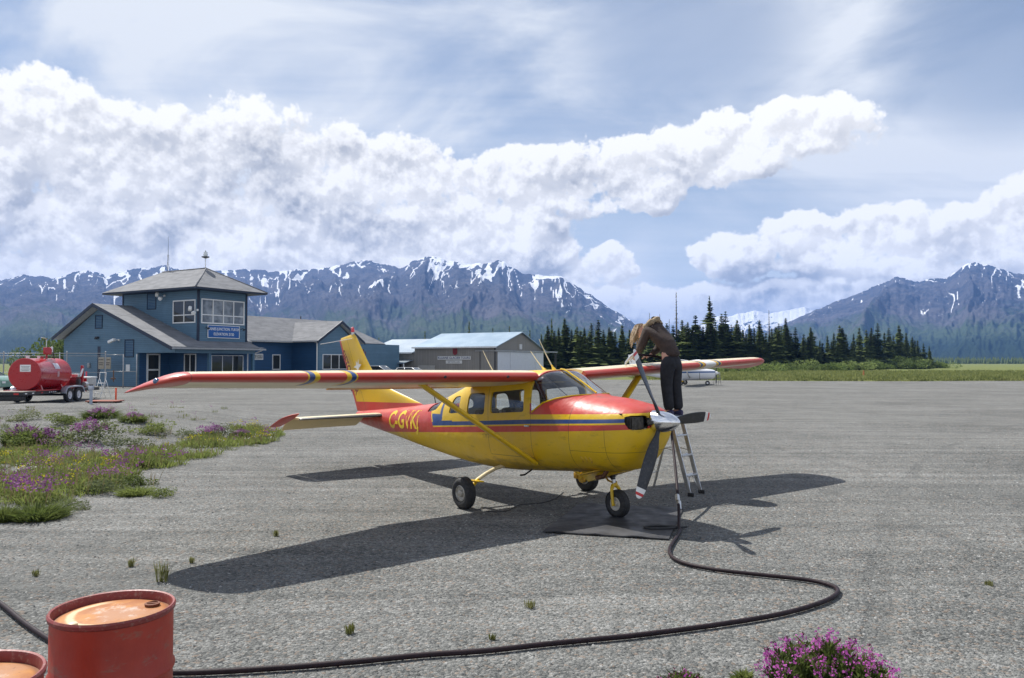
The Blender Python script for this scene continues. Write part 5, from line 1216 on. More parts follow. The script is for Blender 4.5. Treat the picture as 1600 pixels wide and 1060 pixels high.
for px, base_y, top_y, wpx in ((1130, 590, 556, 44), (1155, 588, 553, 40), (1180, 588, 548, 44), (1200, 586, 560, 34), (1222, 584, 556, 40), (1246, 583, 560, 40), (1268, 583, 552, 38), (1290, 582, 556, 40), (1312, 581, 559, 40), (1340, 581, 556, 56), (1362, 580, 553, 44), (1385, 580, 561, 36), (1405, 579, 556, 40), (1424, 578, 549, 44), (1443, 578, 552, 40), (1462, 577, 556, 34), (1110, 592, 560, 40), (1085, 592, 566, 40), (1168, 589, 565, 30), (1235, 584, 566, 30), (1300, 582, 563, 34), (1415, 579, 545, 34), (1475, 577, 562, 22), (1230, 584, 571, 26), (1195, 586, 569, 30)):
    top_y = base_y - (base_y - top_y) * .66; wpx *= .8; D = CAMH * FPX / (base_y - HOR); D = min(max(D, tree_line(px) - 12), tree_line(px) - 1); x, y = on_ground(px, D); H = CAMH + (HOR - top_y) / FPX * D; W = wpx / FPX * D
    side = region(px)
    t = thing('green_bush', f'{"tall" if H > 3.4 else "low"} leafy bush, {ORD[bcnt.setdefault(side, []).append(1) or len(bcnt[side]) - 1]} built up against the spruces {side}'.replace('built up ', 'leaning '), 'bush', (x, y, 0), rr.uniform(0, 6.28), 'leafy bushes along the edge of the wood')
    mobj('stem', STEM[0], t, scale=(W * .55, W * .55, H * .8)); mobj('crown', rr.choice(BUSH), t, scale=(W * .75, W * .75, H * .98))
# leafy shrub behind the terminal
for (px, D, ty, by, w, lb) in ((84, 92, 512, 600, 60, 'bright green leafy tree behind the left gable of the terminal'), (62, 90, 535, 600, 46, 'lower leafy bush behind the fence beside the terminal gable')):
    x, y = on_ground(px, D); H = CAMH + (HOR - ty) / FPX * D; W = w / FPX * D
    t = thing('leafy_tree', lb, 'tree', (x, y, 0)); mobj('trunk', STEM[1], t, scale=(W * .6, W * .6, H * .8)); mobj('crown', bush_mesh(20 + px, 2600, .04, M_WILLOW), t, scale=(W * .8, W * .8, H * .95))
# the far-off forest strip on the right
r = np.random.default_rng(5); V = []; F = []
for k in range(9000):
    X0 = r.uniform(330, 1700) * (1 if k % 2 else -1); Y0 = r.uniform(820, 1150) - 0.0; h = r.uniform(5, 9.5); w = r.uniform(.9, 2.0); i = len(V)
    V += [(X0 - w, Y0, 0), (X0 + w, Y0, 0), (X0, Y0 + w, 0), (X0, Y0, h)]; F += [(i, i + 1, i + 3), (i + 1, i + 2, i + 3), (i + 2, i, i + 3)]
tag(mobj('distant_forest', fast_mesh('distant_forest', V, np.array(F), M_SPR)), 'dark strip of far-off forest across the valley floor', 'forest', kind='stuff')
# ---- meadow tufts on the grass field near its edge
def tufts(name, pts, hs, mat, nb=10, spread=.3, wid=.03, seed=0, lean=.5):
    r = np.random.default_rng(seed); n = len(pts); P = np.repeat(np.asarray(pts, float), nb, 0); H = np.repeat(np.asarray(hs, float), nb); S = np.repeat(np.asarray(spread, float) * np.ones(n), nb)
    m = len(P); a = r.uniform(0, 6.283, m); q = np.sqrt(r.random(m)) * S; B = P + np.stack([np.cos(a) * q, np.sin(a) * q, 0 * q], 1)
    d = r.uniform(0, 6.283, m); W = wid * (.6 + .8 * r.random(m)); h = H * (.5 + .6 * r.random(m)); ln = h * lean * r.random(m)
    T = B + np.stack([np.cos(a) * ln, np.sin(a) * ln, h], 1); Mi = (B + T) / 2 + np.stack([0 * h, 0 * h, h * .12], 1); o = np.stack([np.cos(d) * W, np.sin(d) * W, 0 * W], 1)
    V = np.stack([B - o * .6, B + o * .6, Mi + o, Mi - o, T], 1).reshape(-1, 3); b = np.arange(m)[:, None] * 5
    Fq = b + np.array([[0, 1, 2, 3]]); Ft = b + np.array([[3, 2, 4]])
    return fast_mesh(name, V, [Fq, Ft], mat, False, {'tone': ('POINT', np.repeat(r.random(m), 5))})
M_GRASS = foliage('field_grass', (.14, .17, .05), (.30, .31, .12), .35, .45)
M_DRYG = foliage('seeded_grass', (.13, .13, .05), (.26, .24, .12), .35, .3)
n = 9000; fxs = r.uniform(14, 105, n); dd = r.random(n) ** 1.6 * 60 + .1; pts = np.stack([fxs, field_edge(fxs) + dd, .30 * (1 - np.exp(-dd / 3.5))], 1)
tag(mobj('meadow_grass', tufts('meadow_grass', pts, r.uniform(.18, .45, n), M_GRASS, 7, .35, .05, 2)), 'rough tufts of grass along the field edge', 'grass', kind='stuff')
# ---- wild patch on the berm, left
def g_at(px, py):
    u = (530 - py) / FPX; d = Vector(((px - 800) / FPX, math.cos(PITCH) - u * math.sin(PITCH), math.sin(PITCH) + u * math.cos(PITCH))); z = 0
    for _ in range(12):
        k = (z - CAMH) / d.z; x, y = d.x * k, d.y * k; z = z * .5 + .5 * ground_at(x, y)
    return x, y, ground_at(x, y)
M_HERB = foliage('herb_leaves', (.075, .105, .026), (.21, .25, .07), 1.5, .5)
M_HERB2 = foliage('grey_green_herbs', (.08, .105, .045), (.20, .22, .10), 1.5, .5)
M_PINK = foliage('fireweed_petals', (.20, .06, .20), (.44, .20, .40), 3, .3); M_YELF = foliage('yellow_petals', (.50, .42, .02), (.70, .62, .05), 3, .2); M_WHF = foliage('white_petals', (.55, .55, .5), (.7, .7, .66), 3, .2)
def inpoly(x, y, P):
    c = False; n = len(P)
    for i in range(n):
        (x0, y0), (x1, y1) = P[i - 1], P[i]
        if (y0 > y) != (y1 > y) and x < (x1 - x0) * (y - y0) / (y1 - y0) + x0: c = not c
    return c
DENSE = [(-700, 715), (-300, 700), (0, 700), (60, 702), (120, 706), (190, 708), (250, 704), (300, 690), (340, 672), (400, 668), (450, 684), (410, 696), (350, 708), (300, 722), (270, 738), (235, 748), (190, 760), (150, 772), (110, 782), (60, 795), (0, 800), (-300, 830), (-700, 850)]
wd = [g_at(px, py) for px, py in DENSE]; WP = [(p[0], p[1]) for p in wd]
xs_, ys_ = [p[0] for p in WP], [p[1] for p in WP]
rg = random.Random(9); P1 = []; P2 = []
while len(P1) < 1500:
    x = rg.uniform(max(min(xs_), -22), max(xs_)); y = rg.uniform(min(ys_), max(ys_))
    if inpoly(x, y, WP) and mnoise.noise(Vector((x * .7, y * .7, 0))) > -.10: P1.append((x, y, ground_at(x, y)))
for _ in range(700):                                           # thinner scatter round about
    px = rg.uniform(-60, 470); py = rg.uniform(632, 806); x, y, z = g_at(px, py)
    if py < 705 or (px < 240 and py < 770):
        if mnoise.noise(Vector((x * .5 + 9, y * .5, 0))) > -.05 + max(0, (px - 250) / 400): P2.append((x, y, z))
A1 = np.array(P1); A2 = np.array(P2); r = np.random.default_rng(8)
tag(mobj('wild_herbs', tufts('wild_herbs', A1, r.uniform(.06, .20, len(A1)) , M_HERB, 34, .17, .009, 3, 1.1)), 'green herbs covering the gravel berm', 'ground cover', kind='stuff')
r = np.random.default_rng(77); lv = []                          # broad small leaves between the blades
for p in P1[::2]:
    q = r.normal(size=(26, 3)) * [.12, .12, .05]; q[:, 2] = np.abs(q[:, 2]) + .02; lv.append(q + np.array(p))
lv = np.concatenate(lv); n_ = len(lv); a_ = r.normal(size=(n_, 3)) * [1, 1, .5]; a_ /= np.linalg.norm(a_, axis=1)[:, None]; b_ = np.cross(a_, r.normal(size=(n_, 3)) * [.4, .4, 1]); b_ /= np.linalg.norm(b_, axis=1)[:, None]; s_l = .022 * (.6 + .8 * r.random(n_))[:, None]
tag(mobj('leafy_herbs', fast_mesh('leafy_herbs', np.stack([lv - a_ * s_l, lv + b_ * s_l * .6, lv + a_ * s_l, lv - b_ * s_l * .6], 1).reshape(-1, 3), np.arange(n_ * 4).reshape(-1, 4), M_HERB, False, {'tone': ('POINT', np.repeat(r.random(n_), 4))})), 'small broad leaved herbs covering the gravel berm', 'ground cover', kind='stuff'); r = np.random.default_rng(8)
tag(mobj('sparse_herbs', tufts('sparse_herbs', A2, r.uniform(.03, .13, len(A2)), M_HERB2, 24, .12, .007, 4, .8)), 'thin scattered herbs around the berm', 'ground cover', kind='stuff')
tag(mobj('dry_stems', tufts('dry_stems', np.array(P1[::2] + P2[::2]), np.random.default_rng(12).uniform(.12, .32, len(P1[::2] + P2[::2])), foliage('dry_stem_straw', (.18, .13, .07), (.34, .27, .15), 2, .3), 7, .18, .0045, 14, .5)), 'dry brown stems standing among the herbs', 'ground cover', kind='stuff')
def florets(name, centres, hts, mat, n=14, size=.018, rad=.05, tall=.16, seed=0):
    r = np.random.default_rng(seed); C = np.repeat(np.asarray(centres, float), n, 0); H = np.repeat(np.asarray(hts, float), n); m = len(C)
    P = C + np.stack([r.normal(size=m) * rad, r.normal(size=m) * rad, H + r.random(m) * tall], 1)
    a = r.normal(size=(m, 3)); a /= np.linalg.norm(a, axis=1)[:, None]; b = np.cross(a, r.normal(size=(m, 3))); b /= np.linalg.norm(b, axis=1)[:, None]; s = size * (.6 + .8 * r.random(m))[:, None]
    V = np.stack([P - a * s, P + b * s, P + a * s, P - b * s], 1).reshape(-1, 3)
    return fast_mesh(name, V, np.arange(m * 4).reshape(-1, 4), mat, False, {'tone': ('POINT', np.repeat(r.random(m), 4))})
def clustered(N, sc, th, seed, src):
    q = random.Random(seed); out = []
    while len(out) < N:
        p = q.choice(src)
        if mnoise.noise(Vector((p[0] * sc + seed, p[1] * sc, 0))) > th: out.append((p[0] + q.gauss(0, .1), p[1] + q.gauss(0, .1), p[2]))
    return out
c = clustered(330, .55, .12, 3, P1); tag(mobj('pink_wildflowers', florets('pink_wildflowers', c, np.random.default_rng(1).uniform(.14, .30, len(c)), M_PINK, 14, .016, .045, .12, 1)), 'pink purple wildflowers among the herbs', 'flowers', kind='stuff')
c = clustered(300, .6, .10, 21, P1); tag(mobj('yellow_wildflowers', florets('yellow_wildflowers', c, np.random.default_rng(2).uniform(.14, .26, len(c)), M_YELF, 9, .013, .06, .05, 2)), 'yellow wildflowers among the herbs', 'flowers', kind='stuff')
c = clustered(90, .6, .05, 37, P1); tag(mobj('white_wildflowers', florets('white_wildflowers', c, np.random.default_rng(3).uniform(.12, .24, len(c)), M_WHF, 7, .013, .06, .05, 3)), 'white wildflowers among the herbs', 'flowers', kind='stuff')
c = clustered(150, .6, .05, 51, P2); tag(mobj('pale_pink_wildflowers', florets('pale_pink_wildflowers', c, np.random.default_rng(4).uniform(.10, .24, len(c)), M_PINK, 10, .012, .05, .10, 5)), 'thin pink flower heads on the open gravel', 'flowers', kind='stuff')
def clump_mesh(seed, mat, n=420):
    r = np.random.default_rng(seed); pts = np.zeros((n, 3)); a = r.uniform(0, 6.28, n); q = r.random(n) ** .7 * .42; pts[:, 0] = np.cos(a) * q; pts[:, 1] = np.sin(a) * q
    return tufts('leaves', pts, (1.0 - q * 1.3) * (.5 + .5 * r.random(n)), mat, 6, .10, .014, seed, 1.2)
def head_mesh(seed, n=44):
    r = np.random.default_rng(seed); a = r.uniform(0, 6.28, n); q = r.random(n) ** .6 * .5; c = np.stack([np.cos(a) * q, np.sin(a) * q, 0 * q], 1)
    return florets('flower_heads', c, .82 - q * .7, M_PINK, 12, .026, .018, .22, seed)
CL = [clump_mesh(1, M_HERB), bush_mesh(31, 1300, .045, M_HERB), bush_mesh(32, 1100, .04, M_HERB2)]; HD = [head_mesh(s) for s in (1, 2)]
CLUMPS = [(36, 695, 30, 42, 1, 'dark fireweed clump nearest the left end of the berm'), (73, 698, 26, 40, 1, 'second fireweed clump along the dark face of the berm'), (140, 692, 34, 46, 1, 'largest fireweed clump, midway up the berm below the trailer wheels'), (208, 659, 14, 28, 1, 'low pink topped clump at the crest right of the trailer'), (235, 679, 18, 26, 0, 'pale grey green clump on the bare slope right of the fireweed'), (199, 702, 22, 32, 0, 'whitish green herb clump at the foot of the bare slope'), (158, 653, 15, 36, 1, 'wide pink clump on the crest below the red board'), (99, 663, 16, 28, 0, 'rounded green clump on the crest below the trailer'), (43, 657, 14, 26, 0, 'thin brownish clump on the crest below the trailer deck'),
          (218, 731, 20, 28, 0, 'dense dark green tussock among yellow flowers'), (176, 753, 18, 24, 0, 'grey green clump on the lower edge of the patch'), (154, 771, 24, 36, 0, 'yellow flowering clump on the lower edge of the patch'), (212, 773, 15, 36, 0, 'wide green tuft standing out on the gravel'), (246, 778, 16, 18, 0, 'small separate green tuft furthest out on the gravel'), (114, 795, 18, 26, 0, 'round leafy clump at the front edge of the patch'), (60, 810, 26, 60, 0, 'broad leafy clump closest to the camera on the left'), (215, 758, 18, 26, 0, 'bright green clump behind the wide tuft'), (338, 684, 18, 24, 1, 'pink and green clump right of the bare slope'), (376, 684, 13, 24, 1, 'low bright pink clump near the tip of the patch'), (402, 681, 10, 20, 0, 'small dark green clump at the tip of the patch'), (290, 684, 14, 20, 0, 'small green clump between the bare slope and the pink ones'), (6, 815, 30, 24, 0, 'leafy clump cut by the left edge of the view')]
for k, (px, py, h, w, fl, lb) in enumerate(CLUMPS):
    x, y, z = g_at(px, py); s = math.hypot(x, y) * 1.0 / FPX; s = y / FPX
    t = thing('fireweed_clump' if fl else 'herb_clump', lb, 'plant', (x, y, z - .02), k * 1.3, 'plant clumps on the gravel berm')
    mobj('leaves', CL[k % 3], t, scale=(w * s * 1.25, w * s * 1.25, h * s * 1.25))
    if fl: fh = mobj('flower_heads', HD[k % 2], t, scale=(w * s * 1.15, w * s * 1.15, h * s * 1.2)); tag(fh, kind='stuff')
M_MAG = foliage('magenta_petals', (.30, .035, .26), (.62, .16, .52), 3, .4)
# foreground plants, bottom right
def sprig(name, label, x, y, r_, h, nst, seed, flowers=True, mat=None):
    t = thing(name, label, 'plant', (x, y, ground_at(x, y))); q = random.Random(seed); m = MB(); heads = []; LV = []
    for k in range(nst):
        a = q.uniform(0, 6.28); d = r_ * math.sqrt(q.random()); hh = h * (1 - .45 * (d / r_) ** 2) * q.uniform(.75, 1.05); b = Vector((math.cos(a) * d * .35, math.sin(a) * d * .35, 0)); e = Vector((math.cos(a) * d, math.sin(a) * d, hh))
        m.tube([b, b.lerp(e, .5) + Vector((0, 0, hh * .08)), e], [.0022, .0018, .001], 4, caps=False)
        heads.append(e)
        for j in range(16):
            u = q.uniform(.15, .86); p = b.lerp(e, u); LV.append(p)
    m.build('stems', simple('reddish_stem', (.16, .07, .05), .6), t, weld=False)
    r2 = np.random.default_rng(seed); me = tufts('leaves', np.array(LV) - [0, 0, .0], np.full(len(LV), .055), mat or M_HERB, 4, .012, .0075, seed, 1.3); mobj('leaves', me, t)
    if flowers:
        H = np.array(heads); mobj('petals', florets('petals', H - [0, 0, .055], np.zeros(len(H)), M_MAG, 17, .0070, .012, .075, seed), t)
        H2 = H[::2]; bud = mobj('buds', florets('buds', H2 + [0, 0, .012], np.zeros(len(H2)), simple('dark_maroon_bud', (.12, .02, .06), .6), 7, .006, .005, .02, seed + 1), t); tag(bud, kind='stuff')
sprig('fireweed_plant', 'full bright magenta fireweed plant at the bottom edge of the view', 1.86, 4.62, .40, .44, 120, 4)
sprig('fireweed_plant', 'sparse fireweed sprig left of the full magenta plant', 1.02, 4.78, .14, .16, 34, 5)
sprig('weed_plant', 'small yellow green weed between the two fireweed plants', 1.43, 4.88, .055, .11, 22, 6, False)
M_STRAW = foliage('straw_grass', (.16, .17, .05), (.28, .27, .11), 3, .3)
for k, (px, py, h, w, lb) in enumerate(((252, 910, 34, 24, 'tall thin grass tuft on the gravel behind the standing barrel'), (205, 886, 14, 10, 'tiny grass tuft beside the tall thin one'), (552, 990, 18, 24, 'small yellow green tuft near the hose in the foreground'), (826, 950, 12, 18, 'tiny green tuft between the hose and the shadow'), (432, 838, 10, 10, 'lone grass sprig left of the wing shadow'), (300, 880, 10, 8, 'tiny sprig left of the wing shadow tip'), (770, 1000, 10, 14, 'tiny sprig just behind the hose'), (56, 900, 10, 14, 'small tuft on the gravel near the left edge'), (1545, 915, 8, 12, 'tiny tuft out on the right gravel'))):
    x, y, z = g_at(px, py); s = y / FPX; t = thing('grass_tuft', lb, 'plant', (x, y, z))
    r = np.random.default_rng(60 + k); n = 9; P = np.stack([r.normal(size=n) * w * s * .18, r.normal(size=n) * w * s * .18, 0 * r.random(n)], 1); mobj('blades', tufts('blades', P, np.full(n, h * s), M_STRAW, 7, w * s * .12, .0035, k, .35), t)
# ---- loose stones of the apron, denser near the camera
def stones(N, seed, dmin, dmax, s0, s1):
    r = np.random.default_rng(seed); D = np.exp(r.uniform(math.log(dmin), math.log(dmax), N)); px = r.uniform(-60, 1660, N); x = (px - 800) / FPX * D; y = D
    z = ground_z(x, y); s = r.uniform(0, 1, N) ** 2.6 * (s1 - s0) + s0; s = s * (0.6 + 0.4 * np.clip(D / 9, 0, 1.6))
    base = np.array([(1, 0, 0), (0, 1, 0), (-1, 0, 0), (0, -1, 0), (0, 0, 1), (.6, .6, .5), (-.6, -.5, .6)])[:6]
    base = np.array([(1, 0, .0), (.3, .95, .0), (-.8, .6, .0), (-.8, -.6, .0), (.3, -.95, .0), (.35, .25, .75), (-.4, .0, .62), (.3, -.45, .55)])
    J = base[None] * (1 + .35 * (r.random((N, 8, 3)) - .5)); a = r.uniform(0, 6.283, N); ca, sa = np.cos(a), np.sin(a); st = .6 + .6 * r.random(N)
    Xr = (J[:, :, 0] * ca[:, None] - J[:, :, 1] * sa[:, None] * st[:, None]) * s[:, None]; Yr = (J[:, :, 0] * sa[:, None] + J[:, :, 1] * ca[:, None] * st[:, None]) * s[:, None]; Zr = J[:, :, 2] * s[:, None] * (.5 + .6 * r.random(N))[:, None]
    V = np.stack([Xr + x[:, None], Yr + y[:, None], Zr + (z - .15 * s)[:, None]], 2).reshape(-1, 3); b = np.arange(N)[:, None, None] * 8
    T = np.array([(0, 1, 5), (1, 2, 5), (2, 6, 5), (2, 3, 6), (3, 4, 6), (4, 7, 6), (4, 0, 7), (0, 5, 7), (5, 6, 7)]); F = (b + T[None]).reshape(-1, 3)
    tone = np.repeat(r.random(N), 8)
    return V, F, tone
def stone_mat():
    t = attr('tone'); c = ramp(t, [(0, (.042, .046, .048)), (.25, (.10, .102, .10)), (.55, (.16, .16, .153)), (.8, (.23, .227, .215)), (.95, (.36, .355, .34)), (.97, (.27, .19, .14)), (1, (.20, .24, .26))])
    return {'Base Color': c, 'Roughness': .9, 'Specular IOR Level': .25}
M_STONE = principled('loose_stone', stone_mat)
V, F, tn = stones(70000, 3, 4.2, 24, .003, .019)
tag(mobj('loose_gravel', fast_mesh('loose_gravel', V, F, M_STONE, False, {'tone': ('POINT', tn)})), 'loose grey stones scattered over the apron', 'gravel', kind='stuff')
# ================================================================ TRAILER, FENCE, VEHICLES, PARKED AIRCRAFT
def trailer_w(x, y, z=0):
    a = R(94); return (-22.67 + math.cos(a) * x - math.sin(a) * y, 39.8 + math.sin(a) * x + math.cos(a) * y, z)
TG = ground_at(-22.67, 39.8)
tr = thing('tank_trailer', 'black flatbed trailer with two axles and pale fenders carrying the red tank', 'trailer', (-22.67, 39.8, TG), R(94))
M_FRAME = simple('black_trailer_paint', (.018, .018, .020), .45, var=.3, dirt=((.12, .11, .10), .4))
M_DECK = simple('weathered_deck', (.36, .33, .28), .85, var=.25, scale=8)
M_TANK = simple('red_tank_paint', (.40, .006, .012), .30, coat=.4, var=.03, scale=1.2)
M_FEND = simple('pale_blue_grey_fender', (.42, .45, .52), .35, .3)
m = MB(); m.boxes((-3.6, .28, .48), (4.1, .38, .62)).boxes((-3.6, 2.12, .48), (4.1, 2.22, .62)).boxes((-3.6, .38, .48), (-3.48, 2.12, .62)).boxes((3.98, .38, .48), (4.1, 2.12, .62))
for k in range(5): m.boxes((-2.9 + k * 1.5, .38, .50), (-2.82 + k * 1.5, 2.12, .60))
m.build('frame', M_FRAME, tr, weld=False)
for k in range(11):                                             # deck planks
    y = .30 + k * .172; MB().box((.25, y + .083, .645), (7.7, .160, .04), bev=.004).build('plank', M_DECK, tr)
for (x, y) in ((0, 0), (.93, 0), (0, 2.5), (.93, 2.5)):
    s = -1 if y == 0 else 1; r_ = .365
    p = [(r_ * .56, -.09), (r_ * .9, -.105), (r_ * .985, -.08), (r_, -.04), (r_, .04), (r_ * .985, .08), (r_ * .9, .105), (r_ * .56, .09)]
    wh = MB().lathe(p, (0, 0, 0), (0, 1, 0), 32).build('wheel', M_TYRE, tr, loc=(x, y, r_))
    m = MB(); m.lathe([(r_ * .57, s * .09), (r_ * .50, s * .06), (r_ * .36, s * .02), (r_ * .30, s * .055), (r_ * .12, s * .065), (r_ * .10, s * .10), (0, s * .10)], (0, 0, 0), (0, 1, 0), 24); m.build('rim', simple('white_wheel_rim', (.62, .62, .66), .4), wh)
    for q in range(5): MB().cyl((r_ * .2 * math.cos(q * 1.257), s * .07, r_ * .2 * math.sin(q * 1.257)), (r_ * .2 * math.cos(q * 1.257), s * .085, r_ * .2 * math.sin(q * 1.257)), .018, seg=6).build('wheel_nut', M_STEEL, wh)
for y in (-.14, 2.36):
    m = MB(); prof = [(-.52, .46), (-.46, .66), (-.34, .78), (-.1, .83), (1.03, .83), (1.27, .78), (1.39, .66), (1.45, .46)]
    for (x0, z0), (x1, z1) in zip(prof[:-1], prof[1:]):
        m.add([(x0, y, z0), (x1, y, z1), (x1, y + .28, z1), (x0, y + .28, z0)], [(0, 1, 2, 3)], True)
    sgn = y if y < 1 else y + .28; m.add([(x, sgn, z) for x, z in prof] + [(x * .97 + .0135, sgn, z - .07) for x, z in prof], [(k_, k_ + 1, k_ + 9, k_ + 8) for k_ in range(7)], False)
    o = m.build('fender', M_FEND if True else 0, tr); o.modifiers.new('s', 'SOLIDIFY').thickness = .012
for x in (0, .93): MB().cyl((x, .1, .365), (x, 2.4, .365), .04).build('axle', M_FRAME, tr)
m = MB(); m.tube([(4.1, .7, .52), (5.6, 1.22, .52)], .05, 6); m.tube([(4.1, 1.8, .52), (5.6, 1.28, .52)], .05, 6); m.box((5.75, 1.25, .55), (.3, .12, .10), bev=.02); m.cyl((5.2, 1.25, .1), (5.2, 1.25, .9), .035); m.build('drawbar', M_FRAME, tr)
for k, (x, c) in enumerate(((-3.4, M_WINF), (-2.8, M_WINF), (-2.0, M_SIGRED), (-1.3, M_WINF), (-1.1, M_WINF), (-.9, M_WINF), (-.72, M_WINF))): MB().box((x, .272, .56), (.16 if k < 3 else .07, .02, .05)).build('marker_light', c, tr)
for y in (.6, 1.9): MB().box((-3.61, y, .55), (.03, .22, .08), bev=.01).build('tail_light', M_SIGRED, tr)
m = MB(); m.box((-3.2, 1.25, .34), (.5, 1.5, .25), bev=.03); m.build('under_box', M_FRAME, tr, weld=False)
# tank
tk = thing('fuel_tank', 'big glossy red cylindrical fuel tank lying on the black trailer', 'tank', trailer_w(-.75, 1.0, TG + 1.46), R(94))
m = MB(); rt = .77; L0, L1 = -1.45, 1.55
m.lathe([(0, L0 - .0), (rt * .97, L0 - .0), (rt, L0 + .02), (rt, L0 + .05), (rt * .995, L0 + .06), (rt * .995, L1 - .06), (rt, L1 - .05), (rt, L1 - .02), (rt * .97, L1), (0, L1)], (0, 0, 0), (1, 0, 0), 64); m.build('shell', M_TANK, tk)
for x in (-.95, 1.0): m = MB(); m.prism([(-.62, -.80), (.62, -.80), (.50, -.50), (.28, -.70), (0, -.76), (-.28, -.70), (-.50, -.50)], 0, x - .05, x + .05); m.build('saddle', M_TANK, tk)
MB().boxes((-1.75, -.80, -.82), (1.7, .80, -.77)).build('skid_plate', M_TANK, tk)
for x, h, r_ in ((-1.2, .10, .08), (-.2, .08, .06), (.1, .06, .09)): m = MB(); m.cyl((x, 0, rt - .03), (x, 0, rt + h), r_, seg=12); m.cyl((x, 0, rt + h), (x, 0, rt + h + .03), r_ * 1.3, seg=12); m.build('filler_cap', M_WINF if h > .07 else M_TANK, tk)
m = MB(); m.cyl((.55, 0, rt), (.55, 0, rt + .20), .05); m.box((.55, -.05, rt + .38), (.32, .30, .36), bev=.04); m.lathe([(.03, 0), (.16, .18), (.17, .22), (0, .22)], (.42, -.12, rt + .33), (-.8, -.5, .3), 14); m.build('pump_head', M_TANK, tk)
m = MB(); m.box((.62, -.22, rt + .44), (.16, .03, .26), bev=.005); m.build('pump_gauge', M_WINF, tk)
m = MB(); m.tube([(.75, -.05, rt + .52), (.95, -.08, rt + .62), (1.02, -.08, rt + .3), (1.15, -.1, rt - .1), (1.35, -.2, rt - .6)], .025, 7); m.build('pump_hose', M_BLACK, tk)
m = MB(); m.tube([(.7, .1, rt + .2), (.72, .1, rt + .95), (.60, .1, rt + 1.02), (.2, .1, rt + 1.05)], .02, 6); m.build('vent_pipe', M_ALU, tk)
for (nm, vs) in (('placard', [(-1.452, -.30, .10), (-1.452, .22, .10), (-1.452, .22, .42), (-1.452, -.30, .42)]),):
    m = MB(); m.box((-1.455, -.04, .28), (.012, .50, .34), bev=.003); o = m.build('placard', M_WINF, tk)
    for k in range(4): MB().box((-1.463, -.04, .37 - k * .065), (.004, .40 - .06 * (k % 2), .02)).build('printed_line', simple('grey_print', (.15, .16, .16), .6), o)
def on_tank(x0, x1, a0, a1, name, mt):                           # a panel bent round the shell
    m = MB(); V = []; n = 6
    for i in range(n + 1):
        a = R(a0 + (a1 - a0) * i / n)
        for x in (x0, x1): V.append((x, -math.cos(a) * (rt + .006), math.sin(a) * (rt + .006)))
    F = [(2 * i, 2 * i + 1, 2 * i + 3, 2 * i + 2) for i in range(n)]; m.add(V, F, True); return m.build(name, mt, tk)
on_tank(-.05, .45, 18, 42, 'decal', simple('pale_decal', (.60, .58, .64), .5)); on_tank(.10, .30, -12, 8, 'decal', simple('pink_decal', (.50, .28, .30), .5))
eq = thing('pump_engine', 'dark red pump engine standing on the trailer behind the tank', 'pump', trailer_w(1.75, .55, TG + .665), R(94))
m = MB(); m.box((0, .2, .30), (.8, 1.0, .55), bev=.04); m.build('engine_block', simple('dark_red_machine', (.16, .01, .015), .5, dirt=((.02, .02, .02), .6)), eq)
m = MB(); m.box((.12, -.35, .62), (.14, .12, 1.15), bev=.02); m.build('lever_post', M_TANK, eq); m = MB(); m.cyl((-.2, -.4, .6), (-.02, -.45, 1.02), .045); m.build('arm', M_ALU, eq); MB().box((-.22, -.2, .66), (.35, .35, .18), bev=.03).build('valve_box', M_ALU, eq); MB().cyl((0, -.5, .2), (.3, -.5, .2), .12).build('filter', M_ALU, eq)
MB().box((-.25, -.15, .30), (.3, .55, .4), bev=.08).build('motor', M_FRAME, eq)
bx = thing('spill_box', 'white lidded box with a red front on the back end of the trailer', 'box', trailer_w(3.25, .75, TG + .665), R(94))
MB().box((0, 0, .26), (1.1, .85, .50), bev=.03).build('box', simple('dull_white_plastic', (.46, .45, .43), .6), bx); MB().box((0, 0, .535), (1.18, .92, .06), bev=.02).build('lid', M_WINF, bx); MB().box((-.556, 0, .26), (.012, .80, .44)).build('front_panel', M_TANK, bx)
def stake(name, label, px, by, h, mt):
    x, y, z = g_at(px, by); t = thing(name, label, 'marker post', (x, y, z)); m = MB(); m.tube([(0, 0, -.05), (.0, 0, h)], .045, 8); m.build('post', mt, t); MB().cyl((0, 0, h - .01), (0, 0, h + .03), .05, seg=8).build('cap', mt, t)
M_ORNG = simple('fluorescent_orange_plastic', (.75, .10, .03), .5, var=.05)
stake('marker_stake', 'orange stake standing at the corner of the red board', 181, 628, .68, M_ORNG); stake('marker_stake', 'orange stake seen above the white box on the trailer', 134.5, 612, 1.35, simple('fluorescent_pink_plastic', (.70, .05, .08), .5))
x, y, z = g_at(142, 632); t = thing('standpipe', 'short pale blue grey post with a dark cap beside the trailer wheels', 'post', (x, y, z)); MB().tube([(0, 0, -.05), (0, 0, .72)], .07, 10).build('post', simple('pale_blue_pipe', (.36, .40, .46), .5), t); MB().box((0, 0, .80), (.20, .20, .22), bev=.04).build('cap', M_FEND, t); MB().cyl((0, 0, .90), (0, 0, .96), .09).build('lid', M_DARK, t)
x, y, z = g_at(164, 629.5); t = thing('red_board', 'flat weathered red board lying on the gravel by the orange stake', 'board', (x, y, z + .09), R(8)); 
for k in range(3): MB().box((0, -.35 + .36 * k, 0), (1.5, .34, .05), bev=.008).build('plank', simple('weathered_red_wood', (.30, .10, .07), .85, dirt=((.18, .12, .09), .6)), t)
[MB().box((q, 0, -.06), (.08, 1.0, .07)).build('batten', M_BARK, t) for q in (-.6, .6)]
x, y, z = g_at(160, 622); t = thing('step_stool', 'white tubular folding step ladder standing behind the trailer', 'ladder', (x, y, z), R(-25)); H_ = 1.45
m = MB()
for s in (-.26, .26): m.tube([(s, -.35, 0), (s, .0, H_ * .78), (s, .02, H_)], .016, 6)
